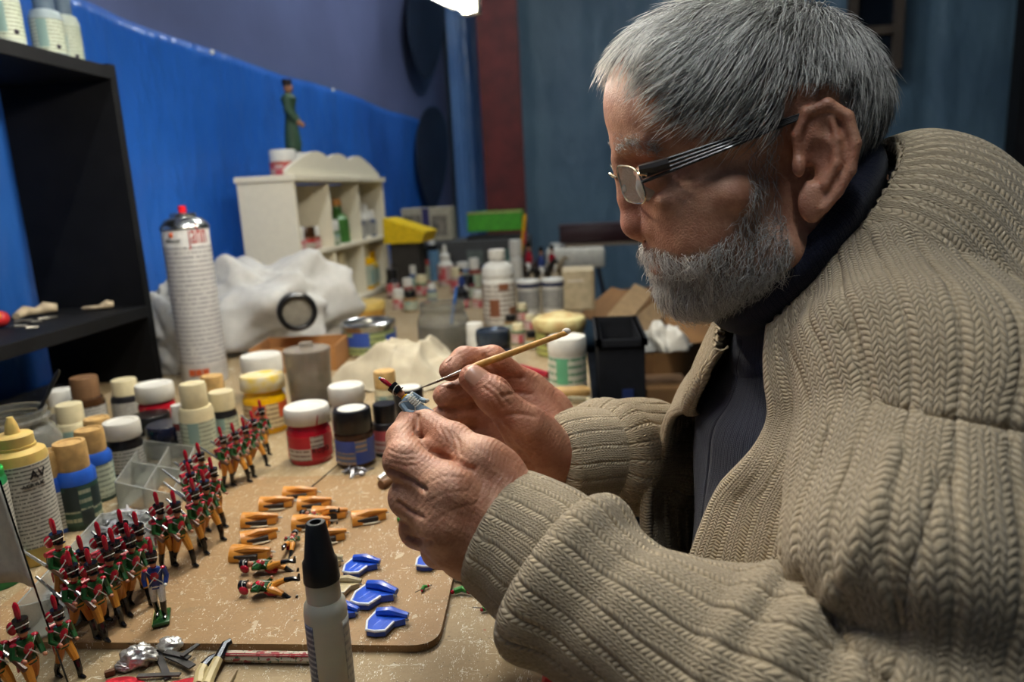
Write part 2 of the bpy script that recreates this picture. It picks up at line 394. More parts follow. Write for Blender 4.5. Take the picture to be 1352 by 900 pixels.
# ------------------------------------------------------------------ sculpting: smooth unions of solids on a grid, skinned by surface nets
class Sculpt:
    def __init__(s, lo, hi, h):
        s.lo = np.array(lo, float); s.h = h
        s.n = np.ceil((np.array(hi, float) - s.lo) / h).astype(int) + 1
        s.ax = [s.lo[i] + h * np.arange(s.n[i]) for i in range(3)]
        s.f = np.full(s.n, 1e3, np.float32)
    def _box(s, lo, hi):
        sl = []; ax = []
        for i in range(3):
            a = int(np.clip(np.floor((lo[i] - s.lo[i]) / s.h), 0, s.n[i])); b = int(np.clip(np.ceil((hi[i] - s.lo[i]) / s.h) + 1, 0, s.n[i]))
            sl.append(slice(a, b)); sh = [1, 1, 1]; sh[i] = -1; ax.append(s.ax[i][a:b].reshape(sh).astype(np.float32))
        return tuple(sl), ax
    def _put(s, sl, d, k, op):
        f = s.f[sl]
        if f.size == 0: return
        if op == 'u':
            h = np.clip(0.5 + 0.5 * (f - d) / k, 0, 1); s.f[sl] = f * (1 - h) + d * h - k * h * (1 - h)
        else:
            d = -d; h = np.clip(0.5 - 0.5 * (f - d) / k, 0, 1); s.f[sl] = f * (1 - h) + d * h + k * h * (1 - h)
    def ell(s, c, r, k=8.0, op='u', rot=None):
        c = np.array(c, float); r = np.array(r, float); m = r.max() + k + 3 * s.h
        sl, (X, Y, Z) = s._box(c - m, c + m)
        X = X - c[0]; Y = Y - c[1]; Z = Z - c[2]
        if rot is not None:
            A = np.array(rot.to_3x3().transposed())
            X, Y, Z = (A[0, 0] * X + A[0, 1] * Y + A[0, 2] * Z, A[1, 0] * X + A[1, 1] * Y + A[1, 2] * Z, A[2, 0] * X + A[2, 1] * Y + A[2, 2] * Z)
        k0 = np.sqrt((X / r[0]) ** 2 + (Y / r[1]) ** 2 + (Z / r[2]) ** 2)
        k1 = np.sqrt((X / r[0] ** 2) ** 2 + (Y / r[1] ** 2) ** 2 + (Z / r[2] ** 2) ** 2)
        s._put(sl, (k0 * (k0 - 1) / np.maximum(k1, 1e-6)).astype(np.float32), k, op)
    def cap(s, a, b, ra, rb, k=8.0, op='u'):
        a = np.array(a, float); b = np.array(b, float); m = max(ra, rb) + k + 3 * s.h
        sl, (X, Y, Z) = s._box(np.minimum(a, b) - m, np.maximum(a, b) + m)
        ab = b - a; L = max(np.dot(ab, ab), 1e-9)
        t = np.clip(((X - a[0]) * ab[0] + (Y - a[1]) * ab[1] + (Z - a[2]) * ab[2]) / L, 0, 1)
        d = np.sqrt((X - a[0] - t * ab[0]) ** 2 + (Y - a[1] - t * ab[1]) ** 2 + (Z - a[2] - t * ab[2]) ** 2) - (ra + t * (rb - ra))
        s._put(sl, d.astype(np.float32), k, op)
    def chain(s, pts, rad, k=8.0, op='u'):
        for i in range(len(pts) - 1): s.cap(pts[i], pts[i + 1], rad[i], rad[i + 1], k, op)
    def mesh(s):
        f = s.f; ins = f < 0; n = s.n
        c = [ins[i:n[0] - 1 + i, j:n[1] - 1 + j, k:n[2] - 1 + k] for i in (0, 1) for j in (0, 1) for k in (0, 1)]
        tot = sum(x.astype(np.int8) for x in c); act = (tot > 0) & (tot < 8)
        I, J, K = np.nonzero(act); base = np.stack([I, J, K], 1)
        idx = np.full(act.shape, -1, np.int64); idx[I, J, K] = np.arange(len(I))
        acc = np.zeros((len(I), 3)); cnt = np.zeros(len(I))
        cor = [(i, j, k) for i in (0, 1) for j in (0, 1) for k in (0, 1)]
        val = [f[I + a, J + b, K + d] for a, b, d in cor]
        for p in range(8):
            for q in range(p + 1, 8):
                df = np.array(cor[q]) - np.array(cor[p])
                if np.abs(df).sum() != 1: continue
                m = (val[p] < 0) != (val[q] < 0)
                t = np.where(m, val[p] / np.where(m, val[p] - val[q], 1), 0)
                acc += np.where(m[:, None], np.array(cor[p]) + t[:, None] * df, 0); cnt += m
        V = s.lo + (base + acc / cnt[:, None]) * s.h
        Q = []
        for ax in range(3):
            u, v = (ax + 1) % 3, (ax + 2) % 3
            a = [slice(None)] * 3; b = [slice(None)] * 3
            a[ax] = slice(0, n[ax] - 1); b[ax] = slice(1, n[ax])
            x = ins[tuple(a)] != ins[tuple(b)]
            E = np.stack(np.nonzero(x), 1)
            E = E[(E[:, u] > 0) & (E[:, v] > 0) & (E[:, u] < n[u] - 1) & (E[:, v] < n[v] - 1)]
            if not len(E): continue
            def cell(du, dv):
                q = E.copy(); q[:, u] -= du; q[:, v] -= dv; return idx[q[:, 0], q[:, 1], q[:, 2]]
            quad = np.stack([cell(1, 1), cell(0, 1), cell(0, 0), cell(1, 0)], 1)
            flip = ~ins[E[:, 0], E[:, 1], E[:, 2]]
            quad[flip] = quad[flip][:, ::-1]; Q.append(quad)
        return V, np.concatenate(Q)
def relax(V, Q, it=2, lam=0.5):
    E = np.vstack([Q[:, [0, 1]], Q[:, [1, 2]], Q[:, [2, 3]], Q[:, [3, 0]]]); E = np.vstack([E, E[:, ::-1]])
    for _ in range(it):
        cnt = np.bincount(E[:, 0], minlength=len(V))[:, None]
        S = np.stack([np.bincount(E[:, 0], V[E[:, 1], i], minlength=len(V)) for i in range(3)], 1) / np.maximum(cnt, 1)
        V = V + lam * (S - V)
    return V
def vnormals(V, Q):
    n = np.cross(V[Q[:, 2]] - V[Q[:, 0]], V[Q[:, 3]] - V[Q[:, 1]])
    N = np.zeros_like(V)
    for i in range(4):
        for a in range(3): N[:, a] += np.bincount(Q[:, i], n[:, a], minlength=len(V))
    return N / np.maximum(np.linalg.norm(N, axis=1, keepdims=True), 1e-12)
def ring_loft(rings, nphi, closed=True):
    n = len(rings); V = np.concatenate(rings); Q = []
    for j in range(n - 1):
        for i in range(nphi if closed else nphi - 1):
            Q.append((j * nphi + i, j * nphi + (i + 1) % nphi, (j + 1) * nphi + (i + 1) % nphi, (j + 1) * nphi + i))
    return V, np.array(Q)
# ------------------------------------------------------------------ the man: everything in the metric camera frame (right, up, away), turned to world at the end
HZ = 0.53                       # depth of the head's mid plane
KU = HZ / FPX                   # one "unit" = one photo pixel at that depth
LAT = np.array([0.0, -0.25, -0.968])       # towards his left shoulder
def head2cam(V):
    V = np.asarray(V, float)
    base = np.stack([(V[..., 0] - 676) * KU, -(V[..., 1] - 450) * KU, np.full(V.shape[:-1], HZ)], -1)
    return base + V[..., 2:3] * KU * LAT
person = thing('person', 'grey-haired bearded man in a beige cable-knit cardigan, bent over a figurine he paints', 'person', (0, 0, 0))

# --- skin material: mottled, finely wrinkled, greyer where stubble grows
def skin_material():
    m, g, b = blank('skin', 0.5, 0.4)
    tc = g.new('ShaderNodeTexCoord'); ob = tc.outputs['Object']
    n1 = g.noise(ob, 35, 4, 0.6); n2 = g.noise(ob, 220, 3, 0.6)
    c = g.mix(g.smooth(n1, 0.3, 0.7), col4('#a56f53'), col4('#cc9a7a'))
    c = g.mix(g.math('MULTIPLY', g.smooth(n2, 0.5, 0.75), 0.35), c, col4('#8f5442'))
    at = g.new('ShaderNodeAttribute'); at.attribute_name = 'red'
    c = g.mix(g.math('MULTIPLY', at.outputs['Fac'], 0.55), c, col4('#a04a38'))
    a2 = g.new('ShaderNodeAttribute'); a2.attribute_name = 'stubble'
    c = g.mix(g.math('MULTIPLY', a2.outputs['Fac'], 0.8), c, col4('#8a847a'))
    g.l.new(c, b.inputs['Base Color'])
    b.inputs['Subsurface Weight'].default_value = 0.12
    b.inputs['Subsurface Radius'].default_value = (1.0, 0.35, 0.2); b.inputs['Subsurface Scale'].default_value = 0.003
    v = g.new('ShaderNodeTexVoronoi'); v.inputs['Scale'].default_value = 420; v.feature = 'DISTANCE_TO_EDGE'; g.l.new(ob, v.inputs['Vector'])
    wr = g.new('ShaderNodeAttribute'); wr.attribute_name = 'crease'
    h = g.math('ADD', g.math('MULTIPLY', g.smooth(v.outputs['Distance'], 0.0, 0.25), 0.25), g.math('MULTIPLY', g.noise(ob, 160, 4, 0.6), 0.8))
    h = g.math('ADD', h, g.math('MULTIPLY', wr.outputs['Fac'], 0.7))
    bp = g.new('ShaderNodeBump'); bp.inputs['Strength'].default_value = 0.45; bp.inputs['Distance'].default_value = 0.0012
    g.l.new(h, bp.inputs['Height']); g.l.new(bp.outputs[0], b.inputs['Normal'])
    return m
SKIN = skin_material()

# --- head (units: photo pixels at the mid plane; y grows downwards; third axis towards the camera)
S = Sculpt((780, -20, -165), (1235, 505, 172), 2.0)
for sg in (0,):
    S.ell((980, 132, 0), (172, 130, 132), 10)
    S.ell((884, 140, 0), (82, 88, 104), 30)
    S.ell((935, 268, 0), (96, 118, 98), 40)
    S.cap((1035, 270, 0), (1125, 480, 0), 96, 108, 40)
for sg in (-1, 1):
    S.cap((826, 192, 12 * sg), (846, 190, 66 * sg), 16, 15, 16)              # brow ridge
    S.cap((872, 262, 66 * sg), (940, 252, 104 * sg), 16, 17, 30)             # cheekbone
    S.ell((922, 304, 58 * sg), (46, 44, 40), 30)                             # cheek
    S.cap((925, 372, 34 * sg), (1005, 318, 88 * sg), 26, 28, 30)             # jaw
    S.ell((826, 232, 58 * sg), (24, 21, 32), 16, 'c')                        # eye socket
    S.ell((853, 235, 56 * sg), (22, 19, 26), 5)                              # lids over the eyeball
    S.cap((836, 226, 34 * sg), (846, 224, 80 * sg), 6, 5, 6)                 # upper lid fold
    S.cap((846, 256, 36 * sg), (860, 260, 78 * sg), 6, 6, 10)                # bag under the eye
    S.ell((868, 120, 88 * sg), (34, 50, 20), 22)                             # temple
S.cap((820, 212, 0), (832, 262, 0), 13, 15, 12)                              # nose
S.cap((832, 262, 0), (843, 292, 0), 15, 21, 10)
S.ell((845, 294, 0), (25, 23, 25), 8)
for sg in (-1, 1):
    S.ell((868, 298, 29 * sg), (24, 18, 15), 7)
    S.ell((862, 314, 14 * sg), (13, 7, 8), 4, 'c')                           # nostril
    S.cap((884, 292, 40 * sg), (902, 336, 56 * sg), 4, 3, 9, 'c')            # fold from nose to mouth
S.ell((893, 340, 0), (36, 36, 52), 18)                                       # muzzle
S.cap((866, 337, -22), (866, 337, 22), 9, 9, 8)                              # upper lip
S.cap((858, 347, -26), (858, 347, 26), 3, 3, 4, 'c')                         # mouth line
S.cap((872, 356, -20), (872, 356, 20), 9, 9, 8)                              # lower lip
S.ell((912, 384, 0), (38, 27, 46), 18)                                       # chin
# ear
def E(x, y): return (1030 + (x - 1032) * .90, 208 + (y - 208) * .95)
for sg in (1, -1):
    tilt = Matrix.Rotation(math.radians(-8), 3, 'Z') @ Matrix.Rotation(math.radians(-22 * sg), 3, 'Y')
    S.ell((*E(1034, 200), 131 * sg), (29, 56, 10), 6, 'u', tilt)
    S.ell((*E(1022, 262), 127 * sg), (17, 24, 9), 8, 'u')
    S.ell((*E(1023, 212), 147 * sg), (18, 30, 20), 4, 'c')
    S.ell((*E(1034, 172), 150 * sg), (19, 17, 14), 4, 'c')
    hel = [(1006, 212, 126), (1001, 180, 129), (1012, 153, 133), (1036, 143, 140), (1058, 158, 146), (1066, 190, 150), (1061, 222, 148), (1048, 248, 141), (1034, 268, 135)]
    S.chain([(*E(x, y), z * sg) for x, y, z in hel], [6, 6, 6.5, 7, 7, 6.5, 6, 6, 6], 3)
    S.chain([(*E(x, y), z * sg) for x, y, z in [(1040, 160, 141), (1046, 185, 144), (1045, 215, 144), (1034, 240, 138)]], [3.5, 4.5, 5, 5], 4)
    S.ell((*E(1004, 218), 130 * sg), (8, 13, 9), 5)
    S.ell((*E(1020, 226), 131 * sg), (9, 12, 14), 4, 'c')
Vh, Qh = S.mesh()
Vh = relax(Vh, Qh, 3, 0.5)
_ear = (np.abs(Vh[:, 2]) > 112) & (Vh[:, 0] > 985) & (Vh[:, 0] < 1085) & (Vh[:, 1] > 120) & (Vh[:, 1] < 305)
Vh[_ear] = relax(Vh, Qh, 4, 0.5)[_ear]
del S
# wrinkles carved into the head surface
def wrinkle(V, N, p0, p1, w, dpt, sides=(1, -1)):
    out = np.zeros(len(V))
    for sg in sides:
        a = np.array(p0, float) * (1, 1, sg); b = np.array(p1, float) * (1, 1, sg)
        t = np.clip(((V - a) @ (b - a)) / np.dot(b - a, b - a), 0, 1)
        d = np.linalg.norm(V - a - t[:, None] * (b - a), axis=1)
        out -= dpt * np.exp(-(d / w) ** 2) * np.sin(np.pi * np.clip(t, 0.05, 0.95)) ** 0.5
    return out
Nh = vnormals(Vh, Qh)
dsp = np.zeros(len(Vh))
for a, b, w, d in [((806, 128, 0), (842, 122, 88), 3, 2.0), ((803, 148, 0), (846, 142, 90), 3, 2.2), ((805, 166, 0), (846, 160, 86), 3, 1.8),
                   ((813, 205, 6), (815, 180, 8), 3, 2.5), ((872, 238, 84), (905, 228, 100), 3, 2.0), ((872, 246, 86), (908, 244, 102), 3, 2.0), ((870, 254, 84), (902, 262, 100), 3, 2.0),
                   ((886, 282, 44), (908, 334, 64), 5, 4.5), ((880, 276, 38), (893, 298, 42), 4, 4.0), ((893, 298, 42), (884, 316, 36), 4, 3.5), ((990, 230, 108), (985, 290, 104), 4, 2.5), ((978, 235, 108), (972, 285, 104), 3, 2.0),
                   ((1030, 300, 96), (985, 380, 70), 5, 3.0), ((848, 262, 40), (868, 268, 74), 3, 2)]:
    dsp += wrinkle(Vh, Nh, a, b, w, d)
Vh = Vh + Nh * dsp[:, None]
hred = np.exp(-(np.linalg.norm(Vh - np.array([838, 292, 0]), axis=1) / 40) ** 2) * 0.8 + np.exp(-(np.linalg.norm((Vh - np.array([1030, 220, 130])), axis=1) / 60) ** 2) * 0.6 \
    + np.exp(-(np.linalg.norm(np.abs(Vh) - np.array([900, 290, 70]), axis=1) / 35) ** 2) * 0.3
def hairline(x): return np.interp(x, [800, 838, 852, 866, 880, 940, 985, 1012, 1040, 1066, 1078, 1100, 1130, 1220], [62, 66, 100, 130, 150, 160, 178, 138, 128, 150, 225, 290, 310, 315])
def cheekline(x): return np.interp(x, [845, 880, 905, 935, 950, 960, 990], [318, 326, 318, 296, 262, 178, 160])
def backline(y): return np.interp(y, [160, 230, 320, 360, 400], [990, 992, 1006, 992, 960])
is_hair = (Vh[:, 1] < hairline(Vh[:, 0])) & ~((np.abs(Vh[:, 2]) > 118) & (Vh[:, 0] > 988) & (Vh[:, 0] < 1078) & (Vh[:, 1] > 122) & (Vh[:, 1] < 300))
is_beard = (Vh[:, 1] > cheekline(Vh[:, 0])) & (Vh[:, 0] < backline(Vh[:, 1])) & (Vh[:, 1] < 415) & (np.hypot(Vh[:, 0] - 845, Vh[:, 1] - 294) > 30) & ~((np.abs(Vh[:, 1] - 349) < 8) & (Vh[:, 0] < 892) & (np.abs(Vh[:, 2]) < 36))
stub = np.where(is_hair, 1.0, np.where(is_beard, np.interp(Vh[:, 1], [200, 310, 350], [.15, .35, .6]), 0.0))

# --- hands
def hand_sculpt(fn, lo, hi):
    H = Sculpt(lo, hi, 0.0010); fn(H); V, Q = H.mesh(); return relax(V, Q, 2, 0.5), Q
NAILS = []; NEAR_CREASE = []
def far_hand(H):
    k = 0.005
    W = pc(733, 606, .603)
    idx = [pc(696, 516, .622), pc(650, 476, .602), pc(613, 475, .588), pc(594, 489, .579)]
    mid = [pc(697, 535, .634), pc(640, 512, .618), pc(608, 517, .596), pc(587, 522, .584)]
    rng_ = [pc(700, 560, .640), pc(640, 548, .622), pc(605, 546, .600), pc(583, 550, .588)]
    pnk = [pc(705, 585, .640), pc(652, 583, .630), pc(622, 576, .612), pc(604, 574, .602)]
    thb = [pc(722, 598, .583), pc(692, 562, .562), pc(652, 522, .552), pc(624, 499, .556)]
    H.chain(idx, [.0140, .0122, .0104, .0088], k)
    H.chain(mid, [.0140, .0120, .0108, .0096], k * .5)
    H.chain(rng_, [.0135, .0115, .0104, .0094], k * .5)
    H.chain(pnk, [.0115, .0100, .0090, .0080], k * .5)
    H.ell(pc(668, 535, .618), (.026, .026, .018), .010); H.ell(pc(680, 575, .615), (.030, .026, .018), .012)
    for f, r in ((idx, .016), (mid, .016), (rng_, .016), (pnk, .015)): H.cap(W + (f[0] - W) * .15, f[0], .024, r, .012)
    H.ell((W + idx[0] + rng_[0]) / 3 + np.array([.004, .002, .004]), (.030, .032, .022), .012)
    H.chain(thb, [.0200, .0172, .0128, .0108], .007)
    H.ell((thb[0] + thb[1]) / 2 + np.array([0, -.002, .002]), (.021, .023, .017), .012)   # ball of the thumb
    H.cap(W, pc(820, 612, .66), .0285, .034, .014)
    H.ell(thb[2] + np.array([.001, .001, 0]), (.0125, .0125, .0125), .005)
    for f, r in ((idx, .0108), (mid, .0104)): H.ell(f[1], (r, r, r), .004)
    H.cap(thb[0] + np.array([.0, .026, -.012]), thb[2] + np.array([.008, .014, -.005]), .003, .0025, .005, 'c')
    NAILS.append((thb[2], thb[3], np.array([.10, .42, -.9]), .0108, .0160, .0072))
    NAILS.append((mid[2], mid[3], np.array([-.2, 1.0, -.2]), .0097, .0105, .0058))
    NAILS.append((rng_[2], rng_[3], np.array([-.25, .9, -.35]), .0095, .0100, .0055))
    NAILS.append((idx[2], idx[3], np.array([-.5, .85, .1]), .0089, .0100, .0054))
    return
def near_hand(H):
    k = 0.005
    W = pc(658, 697, .468)
    thb = [pc(668, 650, .464), pc(636, 610, .466), pc(597, 584, .483), pc(562, 558, .503)]
    idx = [pc(597, 650, .452), pc(534, 608, .468), pc(530, 578, .490), pc(539, 555, .508)]
    mid = [pc(592, 688, .451), pc(542, 656, .472), pc(560, 638, .506), pc(580, 628, .520)]
    rng_ = [pc(602, 714, .457), pc(554, 697, .478), pc(574, 672, .512), pc(596, 656, .522)]
    pnk = [pc(618, 733, .467), pc(580, 726, .486), pc(598, 704, .514), pc(616, 688, .518)]
    H.chain(idx, [.0140, .0125, .0098, .0082], k)
    H.chain(mid, [.0150, .0132, .0104, .0088], .006)
    H.chain(rng_, [.0145, .0126, .0098, .0085], .006)
    H.chain(pnk, [.0130, .0112, .0088, .0075], .006)
    H.ell(pc(585, 628, .482), (.024, .018, .012), .006)
    for f, r in ((idx, .017), (mid, .017), (rng_, .016), (pnk, .0150)): H.cap(W + (f[0] - W) * .1, f[0], .024, r, .010)
    H.ell((W + mid[0]) / 2 + np.array([-.002, .004, .006]), (.030, .032, .020), .012)
    H.chain(thb, [.0185, .0155, .0125, .0098], .006)
    H.ell(thb[2], (.0128, .0124, .0124), .004)
    H.ell((thb[0] + thb[1]) / 2 + np.array([.0, .001, .008]), (.020, .018, .016), .010)
    H.cap(W, pc(760, 765, .44), .0300, .034, .014)
    # knuckles, tendons and the web between thumb and index
    for f, r in ((idx, .0155), (mid, .0155), (rng_, .0145)): H.ell(f[0] + np.array([-.002, 0, -.003]), (r, r, r * .95), .006)
    H.ell(idx[1], (.0132, .0128, .0128), .004); H.ell(mid[1], (.0126, .0122, .0120), .004)
    web = (thb[1] * .6 + idx[0] * .4)
    pass
    H.ell(pc(562, 604, .480), (.014, .012, .010), .005); H.ell(pc(580, 672, .462), (.018, .020, .012), .006)
    for t0, t1 in ((W + np.array([-.004, .012, -.022]), idx[0] + np.array([.002, .002, -.013])), (W + np.array([-.006, .0, -.024]), mid[0] + np.array([.002, 0, -.013])), (W + np.array([-.004, -.012, -.020]), rng_[0] + np.array([.002, 0, -.012]))):
        H.cap(t0 + (t1 - t0) * .3, t1, .0032, .0042, .006)
def bounds(pts, pad): pts = np.array(pts); return pts.min(0) - pad, pts.max(0) + pad
lo, hi = bounds([pc(575, 470, .56), pc(575, 640, .56), pc(820, 612, .66), pc(700, 560, .66), pc(624, 440, .54)], .026)
Vf, Qf = hand_sculpt(far_hand, lo, hi)
lo, hi = bounds([pc(510, 640, .47), pc(540, 550, .52), pc(770, 770, .44), pc(600, 760, .52), pc(600, 640, .43)], .022)
Vn, Qn = hand_sculpt(near_hand, lo, hi)
def seen_crease(V, Q, line, w, dpt, soft=0.0):
    "press a crease, drawn where the photo shows it, into the side of the skin that faces out there"
    N = vnormals(V, Q); px = 676 + V[:, 0] / V[:, 2] * FPX; py = 450 - V[:, 1] / V[:, 2] * FPX; pts = np.array(line, float)
    best = np.full(len(V), 1e9)
    for a, b in zip(pts[:-1], pts[1:]):
        ab = b - a; t = np.clip(((px - a[0]) * ab[0] + (py - a[1]) * ab[1]) / (ab @ ab), 0, 1)
        best = np.minimum(best, np.hypot(px - a[0] - t * ab[0], py - a[1] - t * ab[1]))
    f = np.exp(-(best / w) ** 2) * np.clip(-N[:, 2] * 2.0, 0, 1) * (V[:, 2] < np.median(V[:, 2]) + .03)
    return V - N * (f * dpt)[:, None]
for line, w, dp in (([(550, 548), (550, 566), (555, 580), (566, 593), (584, 602), (604, 611), (624, 618)], 3.6, .0032), ([(512, 620), (526, 626), (542, 634), (560, 646)], 3.6, .0032),
                    ([(526, 664), (540, 674), (556, 682)], 3.2, .0022), ([(536, 708), (552, 714), (568, 716)], 4, .0024),
                    ([(516, 594), (530, 600), (546, 598)], 2.0, .0006), ([(515, 602), (531, 607), (548, 606)], 2.0, .0006), ([(517, 610), (533, 614), (548, 614)], 2.0, .0007), ([(524, 578), (535, 583), (546, 580)], 2, .0007),
                    ([(581, 566), (588, 578), (590, 592)], 2.0, .0006), ([(589, 566), (597, 580), (599, 596)], 2.0, .0007), ([(598, 570), (606, 583), (608, 600)], 2.0, .0008),
                    ([(560, 640), (585, 628), (612, 630)], 2.2, .0004), ([(566, 662), (590, 650), (618, 648)], 2.2, .0004), ([(570, 690), (600, 672), (632, 664)], 2.2, .0004),
                    ([(640, 622), (634, 650), (622, 690)], 2, .0004), ([(652, 628), (646, 660), (632, 706)], 2, .0005), ([(664, 636), (656, 676), (640, 720)], 2, .0005), ([(628, 616), (622, 640), (612, 672)], 2, .0003)):
    Vn = seen_crease(Vn, Qn, line, w, dp)
for line, w, dp in (([(640, 470), (650, 484), (668, 496), (690, 498)], 3.5, .0022), ([(664, 522), (684, 518), (702, 520)], 3, .0016), ([(640, 512), (652, 522), (664, 538)], 2.5, .0010), ([(646, 506), (660, 518), (672, 534)], 2.5, .0010),
                    ([(668, 548), (688, 546), (706, 550)], 3, .0012), ([(660, 560), (672, 580), (690, 600), (705, 620)], 4, .0016), ([(668, 566), (684, 584), (704, 600)], 2.5, .0007), ([(606, 466), (612, 476), (612, 488)], 2, .0006), ([(630, 458), (640, 468), (644, 482)], 2.2, .0008), ([(678, 570), (694, 586), (712, 596)], 2.5, .0007)):
    Vf = seen_crease(Vf, Qf, line, w, dp)

# --- trunk hidden by the clothes keeps the body in one piece
def ring(c, e1, a, b, phi, sup=2.3):
    e1 = np.array([e1[0], e1[1], 0.0]); e1 /= np.linalg.norm(e1)
    lat = LAT2 - e1 * np.dot(LAT2, e1); lat /= np.linalg.norm(lat)
    cs, sn = np.cos(phi), np.sin(phi)
    p = 2.0 / sup
    cs = np.sign(cs) * np.abs(cs) ** p; sn = np.sign(sn) * np.abs(sn) ** p
    return np.asarray(c) + a * cs[:, None] * e1 + b * sn[:, None] * lat
LAT2 = np.array([0.0, -0.209, -0.978])
# torso stations: (px, py, depth, e1x, e1y, a, b)
TORSO = [(1072, 318, .530, -.60, -.80, .080, .056), (1092, 346, .530, -.66, -.75, .094, .068), (1118, 392, .532, -.74, -.67, .114, .096),
         (1146, 450, .536, -.86, -.50, .134, .142), (1172, 530, .540, -.94, -.33, .146, .160), (1186, 630, .540, -.98, -.18, .154, .160),
         (1192, 760, .535, -1.0, -.08, .158, .160), (1192, 900, .525, -1.0, 0, .160, .160), (1185, 1080, .51, -1.0, .05, .165, .165)]
def torso_at(n):
    return crom(np.array([list(pc(a, b, c)) + [d, e, f, g] for a, b, c, d, e, f, g in TORSO]), n)
phi = np.linspace(0, 2 * np.pi, 40, endpoint=False)
trk = [ring(r[:3], r[3:5], r[5] * .82, r[6] * .82, phi) for r in torso_at(16)]
Vt, Qt = ring_loft(trk, 40)
def tube_np(path, nphi):
    c = path[:, :3]; t = np.gradient(c, axis=0); t /= np.linalg.norm(t, axis=1, keepdims=True)
    n0 = np.cross(t[0], [0, 0, 1.0]); n0 /= np.linalg.norm(n0); N = [n0]
    for i in range(1, len(c)):
        v = N[-1] - t[i] * np.dot(N[-1], t[i]); N.append(v / np.linalg.norm(v))
    N = np.array(N); B = np.cross(t, N)
    return c, t, N, B
NEAR_ARM = [(658, 697, .468, .037), (690, 716, .462, .0395), (718, 736, .455, .0415), (732, 745, .451, .0480), (790, 792, .432, .0480), (850, 834, .416, .0500), (920, 880, .400, .0570), (1010, 930, .382, .0660),
            (1110, 985, .368, .0690), (1190, 985, .360, .0700), (1226, 890, .364, .0720), (1234, 770, .378, .0730), (1240, 660, .398, .0740), (1238, 560, .425, .0760), (1214, 470, .465, .0770), (1178, 400, .500, .0690), (1150, 352, .522, .0520)]
FAR_ARM = [(726, 607, .600, .0335), (748, 604, .610, .0355), (766, 602, .618, .0360), (784, 601, .625, .0420), (830, 600, .662, .0460), (885, 610, .715, .0500), (935, 630, .765, .0540), (975, 625, .790, .058), (990, 560, .785, .062), (1000, 490, .740, .060)]
def arm_path(A, n): return crom(np.array([list(pc(a, b, c)) + [r] for a, b, c, r in A]), n)
parts_V = [head2cam(Vh), Vf, Vn, Vt]; parts_Q = [Qh, Qf, Qn, Qt]
for A in (NEAR_ARM, FAR_ARM):
    pth = arm_path(A[2:], 24); c, t, N, B = tube_np(pth, 16)
    ph = np.linspace(0, 2 * np.pi, 16, endpoint=False)
    v, q = ring_loft([c[i] + pth[i, 3] * .6 * (np.cos(ph)[:, None] * N[i] + np.sin(ph)[:, None] * B[i]) for i in range(24)], 16)
    parts_V.append(v); parts_Q.append(q)
off = 0; QQ = []
for v, q in zip(parts_V, parts_Q): QQ.append(q + off); off += len(v)
# the head grid is left-handed (its y grows downwards): turn its faces
QQ[0] = QQ[0]
VB = np.concatenate(parts_V)
body = np_mesh('body', cam2w(VB), np.concatenate(QQ), SKIN, person)
def set_attr(o, name, val):
    a = o.data.attributes.new(name, 'FLOAT', 'POINT'); full = np.zeros(len(o.data.vertices), np.float32); full[:len(val)] = val; a.data.foreach_set('value', full)
nh, nf, nn = len(Vh), len(Vf), len(Vn)
redv = np.concatenate([hred, np.full(nf, .45), np.full(nn, .15)])
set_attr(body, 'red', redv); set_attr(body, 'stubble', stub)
# creases across the joints and the back of the near hand
def stripes(V, d, freq, seed):
    d = np.array(d, float); d /= np.linalg.norm(d); r = np.random.default_rng(seed)
    s = V @ d; a = np.array([V[:, 0] * 90 + r.uniform(0, 6), V[:, 1] * 110, V[:, 2] * 70]).sum(0)
    return 0.5 + 0.5 * np.sin(s * freq + 2.2 * np.sin(a) + 1.5 * np.sin(a * 1.9 + 1))
cn = stripes(Vn, (.83, -.55, 0), 2100, 1) * 0.55 + stripes(Vn, (.5, .86, 0), 1500, 2) * 0.35
cf = stripes(Vf, (-.6, .8, 0), 1700, 3) * 0.5 + stripes(Vf, (.8, .5, 0), 1300, 4) * 0.3
set_attr(body, 'crease', np.concatenate([np.zeros(nh), cf, cn]))
if np.dot(vnormals(VB, np.concatenate(QQ))[:nh].mean(0), 0 * LAT) > 1: pass
# finger nails
nailm = pm('finger_nail', '#b98a72', rough=0.28, var=0.1, scale=90)
for a, b, nrm, r, L, w in NAILS:
    ax = (b - a) / np.linalg.norm(b - a); n_ = np.array(nrm, float); n_ -= ax * np.dot(n_, ax); n_ /= np.linalg.norm(n_); sd = np.cross(ax, n_)
    vs = []; nu, nv = 9, 9
    for j in range(nv):
        v_ = j / (nv - 1)
        for i in range(nu):
            u_ = i / (nu - 1) * 2 - 1
            ang = u_ * 0.80 * (1 - 0.25 * (2 * v_ - 1) ** 4)
            rr = r + 0.0005 - 0.0016 * v_ ** 3
            vs.append(b + ax * (-L * .62 + L * v_ * (1 - .12 * u_ * u_)) + (n_ * math.cos(ang) + sd * math.sin(ang)) * rr)
    q = [(j * nu + i, j * nu + i + 1, (j + 1) * nu + i + 1, (j + 1) * nu + i) for j in range(nv - 1) for i in range(nu - 1)]
    o = np_mesh('finger_nail', cam2w(np.array(vs)), np.array(q), nailm, body)
    md = o.modifiers.new('t', 'SOLIDIFY'); md.thickness = 0.0006; md.offset = 0

